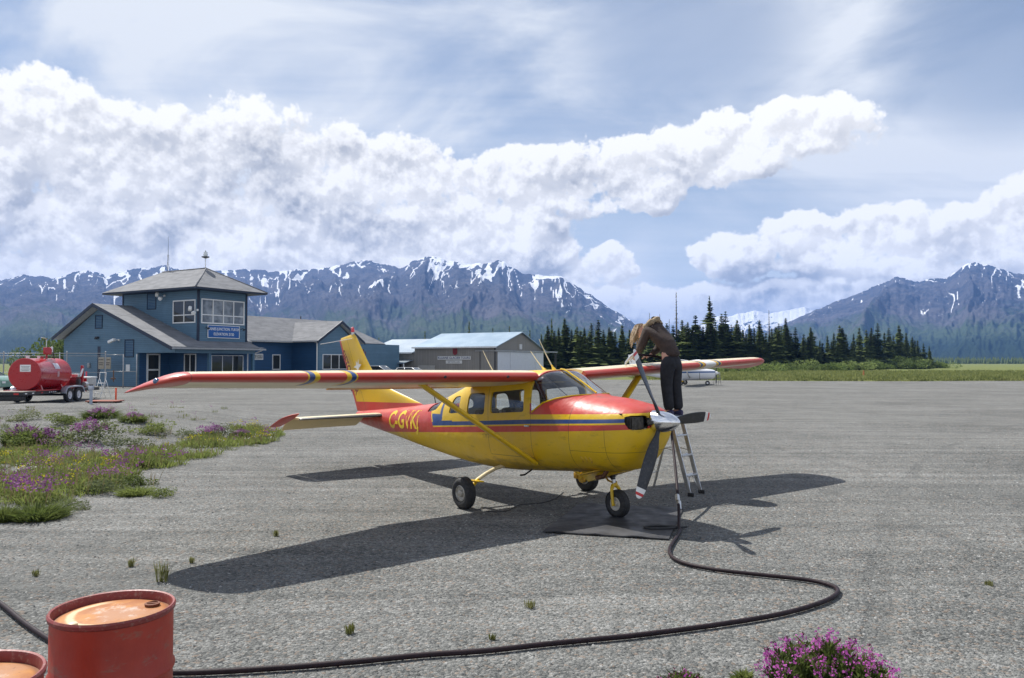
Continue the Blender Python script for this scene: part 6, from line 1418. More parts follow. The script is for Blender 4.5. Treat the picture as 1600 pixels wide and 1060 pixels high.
m.tube([(-.26, .02, H_), (.26, .02, H_)], .016, 6); m.build('front_frame', M_WINF, t)
m = MB()
for s in (-.24, .24): m.tube([(s, .38, 0), (s, .02, H_ * .72)], .014, 6)
m.tube([(-.24, .30, .2), (.24, .30, .2)], .012, 6); m.build('rear_frame', M_WINF, t)
for k, z_ in enumerate((.28, .56, .84)): MB().box((0, -.35 + z_ * .31, z_), (.50, .20, .03), bev=.006).build('tread', M_WINF, t)

# chain link fence and gate
M_GALV = simple('galvanised_pipe', (.36, .36, .36), .45, .5)
fc = thing('chain_link_fence', 'galvanised chain link fence running from the gate post to the left', 'fence', (0, 0, 0))
FP = [g_at(px, 604) for px in (165, 93, 20, -60, -150)]
FP = [(p[0], 61.0 + (p[0] + 32) * -.02, 0) for p in [((px - 800) / FPX * 61.0, 0, 0) for px in (165, 104, 4, -90, -190)]]
for k, p in enumerate(FP): MB().cyl((p[0], p[1], -.1), (p[0], p[1], 2.78), .05, seg=8).lathe([(.06, 0), (.07, .04), (.04, .10), (0, .12)], (p[0], p[1], 2.78), seg=8).build('fence_post', M_GALV, fc)
for z in (2.72, 2.52, 1.22):
    MB().cyl((FP[0][0], FP[0][1], z), (FP[-1][0], FP[-1][1], z), .022 if z < 2.7 else .03, seg=6).build('rail', M_GALV, fc)
V = []; F = []; a = Vector(FP[0]); b = Vector(FP[-1]); L = (b - a).length; d = (b - a) / L; wz = 2.45; w = .0028
for s in (1, -1):
    for k in range(-14, int(L / .17)):
        x0 = k * .17; x1 = x0 + wz
        u0, z0, u1, z1 = max(x0, 0), (0 if x0 >= 0 else -x0), min(x1, L), (wz if x1 <= L else L - x0)
        if u1 <= u0: continue
        if s < 0: z0, z1 = wz - z0, wz - z1
        p, q = a + d * u0 + Vector((0, 0, z0 + .05)), a + d * u1 + Vector((0, 0, z1 + .05)); i = len(V)
        V += [p + Vector((0, 0, -w)), q + Vector((0, 0, -w)), q + Vector((0, 0, w)), p + Vector((0, 0, w)), p + Vector((0, -w, 0)), q + Vector((0, -w, 0)), q + Vector((0, w, 0)), p + Vector((0, w, 0))]; F += [(i, i + 1, i + 2, i + 3), (i + 4, i + 5, i + 6, i + 7)]
tag(mobj('wire_mesh', fast_mesh('wire_mesh', V, np.array(F), M_GALV), fc), kind='stuff')
gt = thing('security_gate', 'dark pipe gate with a cross rail in front of the terminal gable wall', 'gate', (0, 0, 0))
gx = [(px - 800) / FPX * 60.8 for px in (167, 193, 214)]
for k, x in enumerate(gx[1:]): MB().cyl((x, 60.8, 0), (x, 60.8, 2.65), .045, seg=8).build('gate_post', M_GALV, gt)
for z in (1.30, 2.60): MB().cyl((gx[0], 60.8, z), (gx[1 if z > 2 else 2], 60.8, z), .025, seg=6).build('gate_rail', M_GALV, gt)
m = MB(); m.cyl((gx[0] + .6, 60.7, .5), (gx[0] + .6, 60.7, 1.4), .05, seg=8); m.box((gx[0] + .6, 60.65, .75), (.35, .12, .14), bev=.03); m.build('latch', simple('rusty_latch', (.14, .08, .05), .7), gt)

# vehicles ---------------------------------------------------------------------------------------------------
def car(name, label, loc, rz, paint, body, roof, W=1.8, wheels=(-1.35, 1.35), wr=.33, group=None):
    t = thing(name, label, 'car', loc, rz, group); h = W / 2
    def sec(poly, ins):
        return poly
    # body: lower hull with rounded shoulders, tumblehome towards the waist
    m = MB(); secs = []; xs_b = [p[0] for p in body]
    for f, yy in ((0.0, -h * .97), (1.0, -h), (1, h), (0, h * .97)): pass
    prof = [(y_, k) for y_, k in ((-h * .90, .5), (-h * .98, 0), (h * .98, 0), (h * .90, .5))]
    n = len(body); V = []
    cx = sum(p[0] for p in body) / n; cz = sum(p[1] for p in body) / n
    for y_, k in ((-h, .06), (-h * 1.0, .0), (-h * .93, -.0), (h * .93, 0), (h, 0), (h, .06)):
        pass
    ys_b = [(-h, .94), (-h * .96, .985), (-h * .8, 1.0), (h * .8, 1.0), (h * .96, .985), (h, .94)]
    m.loft([[Vector((cx + (px_ - cx) * k, y_, cz + (pz_ - cz) * k)) for px_, pz_ in body] for y_, k in ys_b]); m.build('body', paint, t)
    # cabin
    zc = min(p[1] for p in roof); zt = max(p[1] for p in roof)
    def cab(k, inset=0.0): return [Vector((px_, (h * .93 - (pz_ - zc) / (zt - zc) * h * .16 - inset) * k, pz_)) for px_, pz_ in roof]
    m = MB(); m.loft([cab(-1), cab(1)], smooth=False); m.build('glasshouse', M_PANE, t)
    m = MB(); top = [p for p in roof if p[1] > zt - .12]
    x0, x1 = min(p[0] for p in top), max(p[0] for p in top); m.box(((x0 + x1) / 2, 0, zt + .005), (x1 - x0 + .08, W * .78, .06), bev=.025); m.build('roof', paint, t)
    m = MB()
    for s in (-1, 1):
        for (a, b) in ((roof[0], roof[1]), (roof[-1], roof[-2])): m.tube([(a[0], s * (h * .93), a[1]), (b[0], s * (h * .77), b[1])], .035, 6)
        xm = (roof[1][0] + roof[-2][0]) / 2; m.tube([(xm, s * h * .94, zc), (xm, s * h * .78, zt)], .035, 6)
    m.build('pillar', paint, t)
    for x in wheels:
        for s in (-1, 1):
            p = [(wr * .55, -.09), (wr * .92, -.11), (wr, -.06), (wr, .06), (wr * .92, .11), (wr * .55, .09)]
            w = MB().lathe(p, seg=24, axis=(0, 1, 0)).build('wheel', M_TYRE, t, loc=(x, s * (h - .12), wr)); MB().lathe([(wr * .57, s * .09), (wr * .3, s * .05), (wr * .15, s * .09), (0, s * .09)], axis=(0, 1, 0), seg=20).build('rim', M_RIM, w)
    for s in (-1, 1):
        MB().box((max(xs_b) - .03, s * h * .72, .68), (.08, .3, .14), bev=.03).build('headlight', M_WINF, t); MB().box((min(xs_b) + .03, s * h * .78, .75), (.08, .22, .16), bev=.03).build('tail_light', M_SIGRED, t)
        MB().box((roof[-1][0] - .15, s * (h + .06), zc + .05), (.12, .16, .13), bev=.03).build('mirror', paint, t)
    return t
M_GREENC = simple('pale_green_paint', (.16, .30, .24), .3, coat=.6, var=.05)
car('parked_car', 'pale green car partly hidden behind the red tank trailer', (-36.2, 53.0, 0), R(-8), M_GREENC, [(-2.3, .35), (-2.35, .85), (-2.2, 1.05), (1.15, 1.12), (2.2, .98), (2.4, .80), (2.4, .38), (1.8, .28), (-1.8, .28)], [(-1.6, 1.06), (-1.2, 1.70), (.15, 1.72), (1.15, 1.10)], 1.9)
M_WCAR = simple('white_car_paint', (.66, .67, .68), .3, coat=.6, var=.03)
car('parked_van', 'white wagon roof showing over the wing in front of the annex awning', (-13.9, 81.5, 0), R(-18), M_WCAR, [(-2.3, .35), (-2.35, .90), (-2.25, 1.05), (1.25, 1.08), (2.2, .95), (2.35, .80), (2.35, .38), (1.8, .28), (-1.8, .28)], [(-2.1, 1.05), (-1.95, 1.58), (.35, 1.62), (1.25, 1.08)], 1.85)
car('parked_van', 'white wagon roof showing over the wing nearer the hangar sign', (-10.3, 80.2, 0), R(-18), M_WCAR, [(-2.2, .35), (-2.25, .85), (-2.1, .98), (1.1, 1.0), (2.1, .90), (2.2, .75), (2.2, .38), (1.7, .28), (-1.7, .28)], [(-1.7, .98), (-1.3, 1.43), (.30, 1.45), (1.1, 1.0)], 1.8)

# the white aircraft parked beyond ---------------------------------------------------------------------------
p2 = thing('parked_aircraft', 'white light aircraft with a blue stripe parked far off behind the wing', 'aeroplane', (15.85, 68.6, 0), R(-22))
def white_stripe():
    co = coords('Object'); x, y, z = sep(co); zz = z - .02 * x
    c = mixc((zz > 1.08) * (zz < 1.20), (.74, .75, .78), (.015, .09, .28)); c = mixc(lineof(x, .75, .02) * (z < 1.1), c, (.08, .08, .09))
    return {'Base Color': c, 'Roughness': .35, 'Coat Weight': .3}
M_W2 = principled('white_paint_blue_stripe', white_stripe)
S2_ = [(2.05, .10, .95, 1.15), (2.0, .30, .72, 1.30), (1.8, .42, .55, 1.38), (1.2, .50, .50, 1.45), (.5, .55, .46, 1.52), (.1, .56, .44, 1.9), (-.3, .56, .42, 2.02), (-1.4, .55, .42, 2.02), (-2.0, .48, .48, 1.75), (-2.6, .38, .58, 1.48), (-3.8, .24, .78, 1.34), (-5.0, .10, .98, 1.24), (-5.5, .05, 1.08, 1.22)]
m = MB(); m.loft([[Vector((x, w * math.copysign(abs(math.cos(a)) ** .7, math.cos(a)), (zb + zt) / 2 + (zt - zb) / 2 * math.copysign(abs(math.sin(a)) ** .8, math.sin(a)))) for a in np.linspace(0, 2 * math.pi, 28, endpoint=False)] for x, w, zb, zt in S2_]); m.build('fuselage', M_W2, p2)
for s in (-1, 1):
    mobj('wing', wing_mesh('wing', [(s * .4, .25, 1.6, 2.02, .08, 1), (s * 2.6, .22, 1.6, 2.10, .08, 1), (s * 5.4, .05, 1.1, 2.2, .05, 1)], M_WINF), p2)
    m = MB(); m.tube([(-.1, s * .5, .65), (-.45, s * 2.4, 2.05)], .05, 8); m.build('wing_strut', M_WINF, p2)
    mobj('tailplane', wing_mesh('tailplane', [(s * .05, -4.5, 1.0, 1.22, 0, 1), (s * 1.9, -4.7, .75, 1.22, 0, 1)], M_WINF, ST_AF), p2)
    MB().tube([(-.75, s * .2, .50), (-.78, s * .8, .42), (-.78, s * 1.1, .24)], .035, 8).build('gear_leg', M_WINF, p2)
    w = MB().lathe([(.10, -.06), (.19, -.075), (.22, -.03), (.22, .03), (.19, .075), (.10, .06)], axis=(0, 1, 0), seg=24).build('main_wheel', M_TYRE, p2, loc=(-.78, s * 1.15, .22)); MB().lathe([(.10, s * .05), (.0, s * .05)], axis=(0, 1, 0), seg=16).build('rim', M_WINF, w)
m = MB(); m.prism([(-4.0, 1.3), (-4.9, 2.35), (-5.15, 2.72), (-5.7, 2.70), (-5.45, 1.2)], 1, -.04, .04); m.build('fin', M_WINF, p2)
MB().tube([(1.35, 0, .22), (1.35, 0, .62)], .03, 8).build('nose_leg', M_WINF, p2); w = MB().lathe([(.09, -.05), (.17, -.06), (.20, -.02), (.20, .02), (.17, .06), (.09, .05)], axis=(0, 1, 0), seg=24).build('nose_wheel', M_TYRE, p2, loc=(1.35, 0, .20)); MB().lathe([(.09, -.045), (.0, -.045)], axis=(0, 1, 0), seg=16).build('rim', M_WINF, w)
MB().lathe([(.16, 0), (.14, .12), (.07, .24), (0, .30)], (2.04, 0, 1.08), (1, 0, 0), 20).build('spinner', M_WINF, p2)
for a in (10, 190): MB().box((2.12, 0, 1.08), (.03, .001, .001)).tube([(2.10, math.sin(R(a)) * .1, 1.08 + math.cos(R(a)) * .1), (2.10, math.sin(R(a)) * .9, 1.08 + math.cos(R(a)) * .9)], .05, 6, flat=.3).build('propeller_blade', M_PROP, p2)
t = thing('boarding_ladder', 'small dark tubular step ladder standing by the nose of the white aircraft', 'ladder', (18.1, 68.6, 0), R(12)); m = MB()
for s in (-.22, .22): m.tube([(s, -.25, 0), (s, 0, 1.15)], .018, 5)
for s in (-.22, .22): m.tube([(s, .3, 0), (s, 0, 1.10)], .016, 5)
m.build('frame', simple('dull_metal', (.2, .2, .2), .5, .4), t)
for z_ in (.3, .6, .9): MB().box((0, -.25 + z_ * .22, z_), (.48, .14, .03)).build('tread', simple('dull_metal', (.2, .2, .2), .5, .4), t)
# runway marker cone out on the field edge
x, y = on_ground(1349, 92); t = thing('marker_cone', 'small faded orange marker standing on the field edge before the bushes', 'cone', (x, y, .05)); MB().lathe([(.16, .03), (.12, .25), (.07, .85), (.04, 1.0), (0, 1.0)], seg=14).build('cone', simple('faded_orange', (.40, .14, .05), .7), t); MB().box((0, 0, .015), (.42, .42, .04)).build('base', M_DARK, t)

# ================================================================ FOREGROUND: barrels, hose, mat, ladder, person
M_DRUM = principled('red_drum_paint', lambda: {'Base Color': mixc(sstep(noise(mapv(coords('Object'), (5, 5, 11)), 1.3, 7, .72), .56, .72) * .75, mixc(sstep(noise(coords('Object'), 2.6, 4, .6), .3, .7), (.28, .024, .010), (.40, .042, .018)), mixc(noise(coords('Object'), 30, 3), (.13, .065, .04), (.28, .17, .12))), 'Roughness': lin(noise(coords('Object'), 7, 5), .3, .7, .38, .62), 'Normal': bump(noise(mapv(coords('Object'), (2, 2, 1)), 2.2, 4) + noise(coords('Object'), 40, 3) * .05, .5, .02)})
def lid_mat():
    co = coords('Object'); x, y, z = sep(co); r2 = nmath('SQRT', x * x + y * y); n = noise(co, 7, 6, .65); n2 = noise(mapv(co, (1, 1, 1), (4, 2, 1)), 3.2, 5, .6)
    c = mixc(sstep(n, .35, .68), (.30, .09, .012), (.44, .17, .022))
    c = mixc(sstep(n2 * .9 + (r2 - .16) * -1.2, .44, .60) * .85, c, (.36, .17, .08)); c = mixc(sstep(noise(co, 13, 6, .7) - vabs(r2 - .08) * 1.4, .46, .62) * .8, c, (.52, .41, .34))
    c = mixc(sstep(vabs(r2 - .185 + (n - .5) * .05), .026, .008) * sstep(x + y * .3, .02, -.08) * .7, c, (.66, .56, .34)); c = mixc(sstep(r2, .222, .250), c, (.22, .09, .04)); c = mixc(sstep(noise(co, 38, 4, .7), .63, .72) * .5, c, (.10, .04, .02))
    return {'Base Color': c, 'Roughness': .62, 'Normal': bump(n + noise(co, 30, 4) * .3, .4, .006)}
M_LID = principled('rusty_orange_lid', lid_mat)
def drum(name, label, x, y, rz, H=.885):
    t = thing(name, label, 'barrel', (x, y, ground_at(x, y)), rz, 'red steel barrels in the near corner'); r_ = .265
    prof = [(0, .02), (r_ - .02, .02), (r_ + .004, .0), (r_ + .008, .012), (r_, .03)]
    for zc in (.22, .32): pass
    def rib(z): return [(r_, z - .022), (r_ + .009, z - .008), (r_ + .011, z), (r_ + .009, z + .008), (r_, z + .022)]
    prof += rib(.30) + rib(.59) + [(r_, H - .05), (r_ - .001, H - .03)]
    m = MB(); m.lathe(prof, seg=72); m.build('drum_body', M_DRUM, t)
    m = MB(); m.lathe([(r_ - .004, H - .035), (r_ + .008, H - .025), (r_ + .011, H - .008), (r_ + .005, H + .001), (r_ - .004, H - .002), (r_ - .008, H - .014), (r_ - .010, H - .045)], seg=72); m.build('rim', simple('scuffed_red_rim', (.22, .035, .03), .5, dirt=((.34, .22, .17), .8), scale=18), t)
    m = MB(); m.lathe([(r_ - .009, H - .045), (r_ - .03, H - .040), (r_ - .05, H - .032), (.12, H - .030), (0, H - .028)], seg=72); m.build('lid', M_LID, t)
    m = MB(); m.lathe([(.034, 0), (.036, .012), (.026, .014), (.024, .004), (0, .004)], (.150, .09, H - .03), seg=20); m.box((.150, .09, H - .022), (.045, .010, .010)); m.build('bung', simple('rusty_bung', (.16, .05, .02), .7), t)
    m = MB(); m.lathe([(.020, 0), (.021, .008), (.017, .011), (0, .011)], (-.12, -.155, H - .032), seg=18); m.build('small_cap', simple('cream_plastic_cap', (.62, .52, .34), .5), t)
    return t
drum('steel_barrel', 'scratched dark red steel barrel with a rusty orange lid, the whole one', -1.902, 3.745, R(8))
drum('steel_barrel', 'red steel barrel cut by the frame corner, only its rim edge showing', -2.05, 2.93, R(70), .885)
# fuel hose
HP = [(-260, 900), (-120, 905), (-40, 925), (0, 948), (38, 979), (75, 1004), (120, 1030), (180, 1050), (280, 1058), (440, 1050), (560, 1040), (660, 1030), (760, 1023), (850, 1013), (930, 1005), (1000, 998), (1120, 982), (1210, 967), (1265, 953), (1298, 940), (1309, 929), (1300, 920), (1262, 911), (1190, 903), (1120, 895), (1075, 886), (1052, 876), (1046, 864), (1051, 852), (1058, 842), (1063, 832)]
pts = []
for px, py in HP: x, y, z = g_at(px, py); pts.append(Vector((x, y, z + .027)))
def smooth(P, n=6):
    out = []
    for i in range(len(P) - 1):
        p0, p1, p2_, p3 = P[max(i - 1, 0)], P[i], P[i + 1], P[min(i + 2, len(P) - 1)]
        for k in range(n):
            t_ = k / n; out.append(.5 * ((2 * p1) + (p2_ - p0) * t_ + (2 * p0 - 5 * p1 + 4 * p2_ - p3) * t_ ** 2 + (3 * p1 - p0 - 3 * p2_ + p3) * t_ ** 3))
    return out + [P[-1]]
wz = [0.0, 0.0]
ENDL = L2W((-1.05, 1.62, ZR + .20))
foot = pts[-1]
riser = [foot + Vector((.01, .12, .03)), Vector((2.13, 10.0, .217)), Vector((2.29, 11.0, .66)), Vector((2.42, 11.85, 1.02)), Vector((2.55, 12.48, 1.35)), Vector((2.53, 12.52, 1.66)), Vector((2.48, 12.48, 1.94)), Vector((2.38, 12.46, 2.10)), Vector((2.20, 12.42, 2.14)), Vector((1.97, 12.28, 2.15))]
m = MB(); gp = smooth(pts, 6)
m.tube(gp + smooth([gp[-1]] + riser, 6)[1:], .0195, 12)
hose = m.build('fuel_hose', simple('black_red_hose_rubber', (.018, .009, .012), .6, var=.3, spec=.25, dirt=((.06, .055, .052), .3), scale=20)); tag(hose, 'long black rubber fuel hose curving over the gravel and rising to the wing', 'hose')
t = thing('hose_nozzle', 'dull metal refuelling nozzle held over the far wing filler', 'nozzle', (1.90, 12.24, 2.13)); m = MB(); m.tube([(.03, -.02, .04), (-.02, .01, .0), (-.10, .05, -.10), (-.12, .07, -.20)], [.022, .026, .018, .013], 10); m.build('spout', M_ALU, t); MB().tube([(.02, 0, -.01), (-.03, .03, -.07), (-.01, .0, -.10)], .008, 6).build('trigger', M_STEEL, t)
t = thing('hose_clamp', 'pale metal coupling near the foot of the rising hose', 'coupling', tuple(riser[1])); MB().cyl((0, -.03, -.06), (.01, .04, .03), .031, seg=14).build('collar', M_ALU, t); MB().cyl((0, .05, .03), (.012, .14, .09), .029, seg=14).build('sleeve', M_ALU, t)
lp = [Vector((0.0, 0, .02)), Vector((-.25, .12, .012)), Vector((-.42, .05, .012)), Vector((-.35, -.04, .012)), Vector((-.1, -.02, .012)), Vector((.1, .06, .012))]; x, y, z = g_at(1062, 829)
m = MB(); m.tube(smooth([Vector((x, y, z + .02)) + q for q in lp], 6), .014, 8); tag(m.build('ground_lead', M_BLACK), 'thin black lead looped on the mat at the foot of the hose', 'cable')
x, y, z = g_at(800, 790)
m = MB(); m.tube(smooth([Vector((p_[0], p_[1], p_[2] + .008)) for p_ in [g_at(*q) for q in ((880, 770), (868, 780), (845, 787), (812, 790), (790, 800), (760, 800))]], 5), .006, 6); tag(m.build('tie_down_rope', M_DARK), 'thin dark rope lying on the gravel under the fuselage', 'rope')
# mats
MP = [g_at(*q) for q in ((848, 833), (1045, 845), (1068, 796), (905, 789))]
def mat_obj(name, label, P, th, z0, mtl):
    t = thing(name, label, 'mat', (0, 0, 0)); m = MB(); nn = 14; V = []
    P = [Vector((p[0], p[1], 0)) for p in P]
    def at(u, v): return P[0] * (1 - u) * (1 - v) + P[1] * u * (1 - v) + P[2] * u * v + P[3] * (1 - u) * v
    for lay in (0, 1):
        for j in range(nn + 1):
            for i in range(nn + 1):
                q = at(i / nn, j / nn); e = min(i, j, nn - i, nn - j); w = .006 * math.sin(i * .9 + 1) * math.sin(j * .7) + (.010 * (math.sin(i * 1.3) > .4) if e == 0 else 0)
                V.append((q.x, q.y, ground_at(q.x, q.y) + z0 + (th if lay == 0 else 0) + max(w, 0) + .002))
    N = nn + 1; F = []
    for j in range(nn):
        for i in range(nn): a = j * N + i; F += [(a, a + 1, a + N + 1, a + N), (a + N * N, a + N * N + N, a + N * N + N + 1, a + N * N + 1)]
    ring = [(i, 0) for i in range(nn)] + [(nn, j) for j in range(nn)] + [(i, nn) for i in range(nn, 0, -1)] + [(0, j) for j in range(nn, 0, -1)]
    for k in range(len(ring)): a = ring[k][1] * N + ring[k][0]; b = ring[(k + 1) % len(ring)]; b = b[1] * N + b[0]; F.append((a, a + N * N, b + N * N, b))
    m.add(V, F, True); m.build('rubber_sheet', mtl, t); return t
M_MAT = principled('worn_rubber_mat', lambda: {'Base Color': mixc(sstep(noise(coords('Object'), 2.2, 6, .65), .35, .7), (.018, .018, .020), (.060, .060, .064)), 'Roughness': lin(noise(coords('Object'), 5, 4), .3, .7, .45, .75), 'Normal': bump(noise(coords('Object'), 18, 4, .6), .3, .004)})
mat_obj('rubber_mat', 'black rubber sheet laid on the gravel under the nose wheel', MP, .014, .006, M_MAT)
for o in bpy.data.objects:
    if o.name == 'nose_wheel': o.location.z += .012
# step ladder
LC = Vector((2.50, 12.26, 0)); ldir = Vector((-.778, .628, 0)); ladd = thing('step_ladder', 'aluminium step ladder under the person refuelling the far wing', 'ladder', (LC.x, LC.y, ground_at(LC.x, LC.y)), math.atan2(-.628, .778) + math.pi)
# local: +x = the way the climber faces, y across
LH = 1.20
for s in (-1, 1): MB().box((-.17 * 1 - .07, s * .185, LH / 2), (.065, .022, math.hypot(LH, .34)), M=Matrix.Rotation(R(15.6), 4, 'Y'), bev=.004).build('front_rail', M_ALU, ladd)
for s in (-1, 1): MB().box((.17 + .07, s * .165, LH / 2), (.035, .02, math.hypot(LH, .34)), M=Matrix.Rotation(R(-15.6), 4, 'Y'), bev=.004).build('rear_rail', M_ALU, ladd)
for k, z_ in enumerate((.30, .60, .90)): MB().box((-.07 - .34 * (1 - z_ / LH), 0, z_), (.085, .35, .028), bev=.005).build('step', M_ALU, ladd)
MB().box((0, 0, LH - .015), (.30, .46, .035), bev=.01).build('top_cap', M_ALU, ladd)
for z_ in (.28, .88): MB().cyl((.07 + .34 * (1 - z_ / LH), -.165, z_), (.07 + .34 * (1 - z_ / LH), .165, z_), .009, seg=8).build('rear_brace', M_ALU, ladd)
for s in (-1, 1): MB().tube([(-.07 - .34 * .45, s * .17, .66), (.0, s * .17, .70), (.07 + .34 * .45, s * .165, .66)], .006, 5).build('spreader', M_STEEL, ladd)
for s in (-1, 1):
    MB().box((-.42, s * .185, .03), (.10, .03, .06), bev=.01).build('foot', M_BLACK, ladd); MB().tube([(-.40, s * .175, .02), (-.33, s * .06, .28)], .008, 6).build('foot_brace', M_ALU, ladd)
# ================================================================ PERSON on the ladder, bent over the wing
M_JACK = simple('brown_jacket_cloth', (.046, .031, .026), .85, var=.3, scale=7, bumps=.03)
M_TROU = simple('black_trousers_cloth', (.014, .015, .020), .85, var=.3, scale=8, bumps=.008)
M_SKIN = simple('skin', (.52, .28, .20), .5, var=.08, scale=12)
M_HAIR = simple('light_brown_hair', (.33, .25, .17), .7, var=.35, scale=22)
M_FUR = simple('tan_hood_fur', (.30, .23, .15), .95, var=.35, scale=22)
per = thing('person', 'person in a brown jacket and black trousers bent over the wing from the ladder', 'person', (LC.x + .02, LC.y - .02, ground_at(LC.x, LC.y) + 1.205), math.atan2(.778, -.628))
# local: +x = the way they lean (over the wing), y = their left
def skin(name, J, E, root, mat, parent=per, sub=2):
    """J: {joint: (xyz, (rx, ry))}"""
    names = list(J); me = bpy.data.meshes.new(name); me.from_pydata([J[n][0] for n in names], [(names.index(a), names.index(b)) for a, b in E], [])
    o = bpy.data.objects.new(name, me); link(o); o.modifiers.new('skin', 'SKIN'); 
    for i, n in enumerate(names):
        v = me.skin_vertices[0].data[i]; r_ = J[n][1]; v.radius = r_ if isinstance(r_, tuple) else (r_, r_); v.use_root = (n == root)
    s = o.modifiers.new('sub', 'SUBSURF'); s.levels = s.render_levels = sub
    dg = bpy.context.evaluated_depsgraph_get(); dg.update(); m2 = bpy.data.meshes.new_from_object(o.evaluated_get(dg)); bpy.data.objects.remove(o)
    m2.polygons.foreach_set('use_smooth', [True] * len(m2.polygons)); m2.materials.clear(); m2.materials.append(mat); m2.name = name
    return mobj(name, m2, parent)
# the body underneath: one continuous figure
J = {'pel': ((.02, 0, .90), (.13, .10)), 'wai': ((.07, 0, 1.05), (.12, .09)), 'che': ((.21, 0, 1.25), (.15, .11)), 'upc': ((.35, 0, 1.36), (.13, .10)), 'nec': ((.47, .0, 1.385), (.055, .055)), 'hea': ((.57, 0, 1.37), (.06, .06)),
     'hL': ((.02, .095, .86), (.09, .10)), 'kL': ((.045, .085, .47), (.062, .062)), 'aL': ((-.01, .085, .09), (.042, .042)), 'tL': ((.13, .10, .035), (.035, .028)),
     'hR': ((.02, -.095, .86), (.09, .10)), 'kR': ((.02, -.10, .47), (.062, .062)), 'aR': ((-.04, -.10, .09), (.042, .042)), 'tR': ((.10, -.12, .035), (.035, .028)),
     'sL': ((.37, .17, 1.32), (.058, .058)), 'eL': ((.44, .23, 1.08), (.042, .042)), 'wL': ((.60, .17, .95), (.028, .028)),
     'sR': ((.37, -.17, 1.32), (.058, .058)), 'eR': ((.46, -.22, 1.06), (.042, .042)), 'wR': ((.52, -.06, .93), (.028, .028))}
E_ = [('pel', 'wai'), ('wai', 'che'), ('che', 'upc'), ('upc', 'nec'), ('nec', 'hea'), ('pel', 'hL'), ('hL', 'kL'), ('kL', 'aL'), ('aL', 'tL'), ('pel', 'hR'), ('hR', 'kR'), ('kR', 'aR'), ('aR', 'tR'), ('upc', 'sL'), ('sL', 'eL'), ('eL', 'wL'), ('upc', 'sR'), ('sR', 'eR'), ('eR', 'wR')]
skin('body', J, E_, 'pel', M_SKIN)
grow = lambda j, g: (j[0], tuple(r_ + g for r_ in j[1]))
T = {k: grow(J[k], .012) for k in ('pel', 'hL', 'kL', 'hR', 'kR')}; T['w0'] = ((.075, 0, .985), (.135, .105))
T['pel'] = ((.02, 0, .89), (.165, .145)); T['aL'] = ((-.01, .085, .07), (.084, .084)); T['aR'] = ((-.04, -.10, .07), (.084, .084)); T['kL'] = ((.045, .085, .47), (.094, .096)); T['kR'] = ((.02, -.10, .47), (.094, .096)); T['hL'] = ((.02, .095, .80), (.130, .138)); T['hR'] = ((.02, -.095, .80), (.130, .138))
skin('trousers', T, [('pel', 'w0'), ('pel', 'hL'), ('hL', 'kL'), ('kL', 'aL'), ('pel', 'hR'), ('hR', 'kR'), ('kR', 'aR')], 'pel', M_TROU)
K = {'hm0': ((.010, 0, .885), (.176, .158)), 'hem': ((.035, 0, .98), (.160, .142)), 'wai': ((.08, 0, 1.08), (.152, .132)), 'che': ((.20, 0, 1.25), (.178, .140)), 'upc': ((.34, 0, 1.355), (.165, .125)), 'col': ((.43, 0, 1.385), (.095, .09)),
     'sL': ((.36, .175, 1.315), (.092, .092)), 'eL': ((.44, .235, 1.08), (.070, .070)), 'wL': ((.58, .18, .965), (.050, .050)), 'sR': ((.36, -.175, 1.315), (.092, .092)), 'eR': ((.46, -.225, 1.06), (.070, .070)), 'wR': ((.515, -.085, .95), (.050, .050))}
skin('jacket', K, [('hm0', 'hem'), ('hem', 'wai'), ('wai', 'che'), ('che', 'upc'), ('upc', 'col'), ('upc', 'sL'), ('sL', 'eL'), ('eL', 'wL'), ('upc', 'sR'), ('sR', 'eR'), ('eR', 'wR')], 'che', M_JACK)
m = MB(); m.tube([(.42, .0 + .15 * math.cos(a) * 1.0, 1.36 - .0 + .05 * math.sin(a) * .8 - .10 * abs(math.cos(a))) if False else (.39 + .05 * math.cos(a * 2) * .3 - .06 * math.sin(a), .155 * math.cos(a), 1.455 + .07 * math.sin(a) - .05 * abs(math.cos(a))) for a in np.linspace(-.5, math.pi + .5, 16)], [.035 + .012 * ((k * 7) % 3) for k in range(16)], 8); m.build('hood_fur', M_FUR, per)
m = MB(); m.loft([[Vector((.30 + .02 * i, .13 * math.cos(a) * (1 - .12 * i), 1.44 + .028 * i + .05 * math.sin(a))) for a in np.linspace(0, 2 * math.pi, 14, endpoint=False)] for i in range(4)]); m.build('hood', M_JACK, per)
# head with face and hair; looks down at the filler
hc = Vector((.63, .02, 1.345)); hd = Matrix.Rotation(R(62), 3, 'Y')
bm = bmesh.new(); bmesh.ops.create_uvsphere(bm, u_segments=28, v_segments=20, radius=1)
for v in bm.verts:
    p = v.co.copy(); x, y, z = p; x *= .098; y *= .076; z *= .118
    if z < -.02: y *= 1 - .30 * min(1, (-z - .02) / .10); x *= 1 - .12 * min(1, (-z - .02) / .10)
    f = max(0, p.x)
    nose = math.exp(-((p.y / .16) ** 2 + ((p.z + .10) / .20) ** 2)) * f; x += .024 * nose
    brow = math.exp(-(((abs(p.y) - .33) / .22) ** 2 + ((p.z - .28) / .10) ** 2)) * f; x += .006 * brow
    eye = math.exp(-(((abs(p.y) - .36) / .16) ** 2 + ((p.z - .04) / .10) ** 2)) * f; x -= .010 * eye
    lip = math.exp(-((p.y / .26) ** 2 + ((p.z + .50) / .07) ** 2)) * f; x += .006 * lip
    v.co = Vector((x, y, z))
bm2 = bpy.data.meshes.new('head')
for s in (-1, 1):
    e = bmesh.ops.create_uvsphere(bm, u_segments=10, v_segments=8, radius=1)
    for v in e['verts']: v.co = Vector((v.co.x * .012, s * .078 + v.co.y * .008, v.co.z * .028))
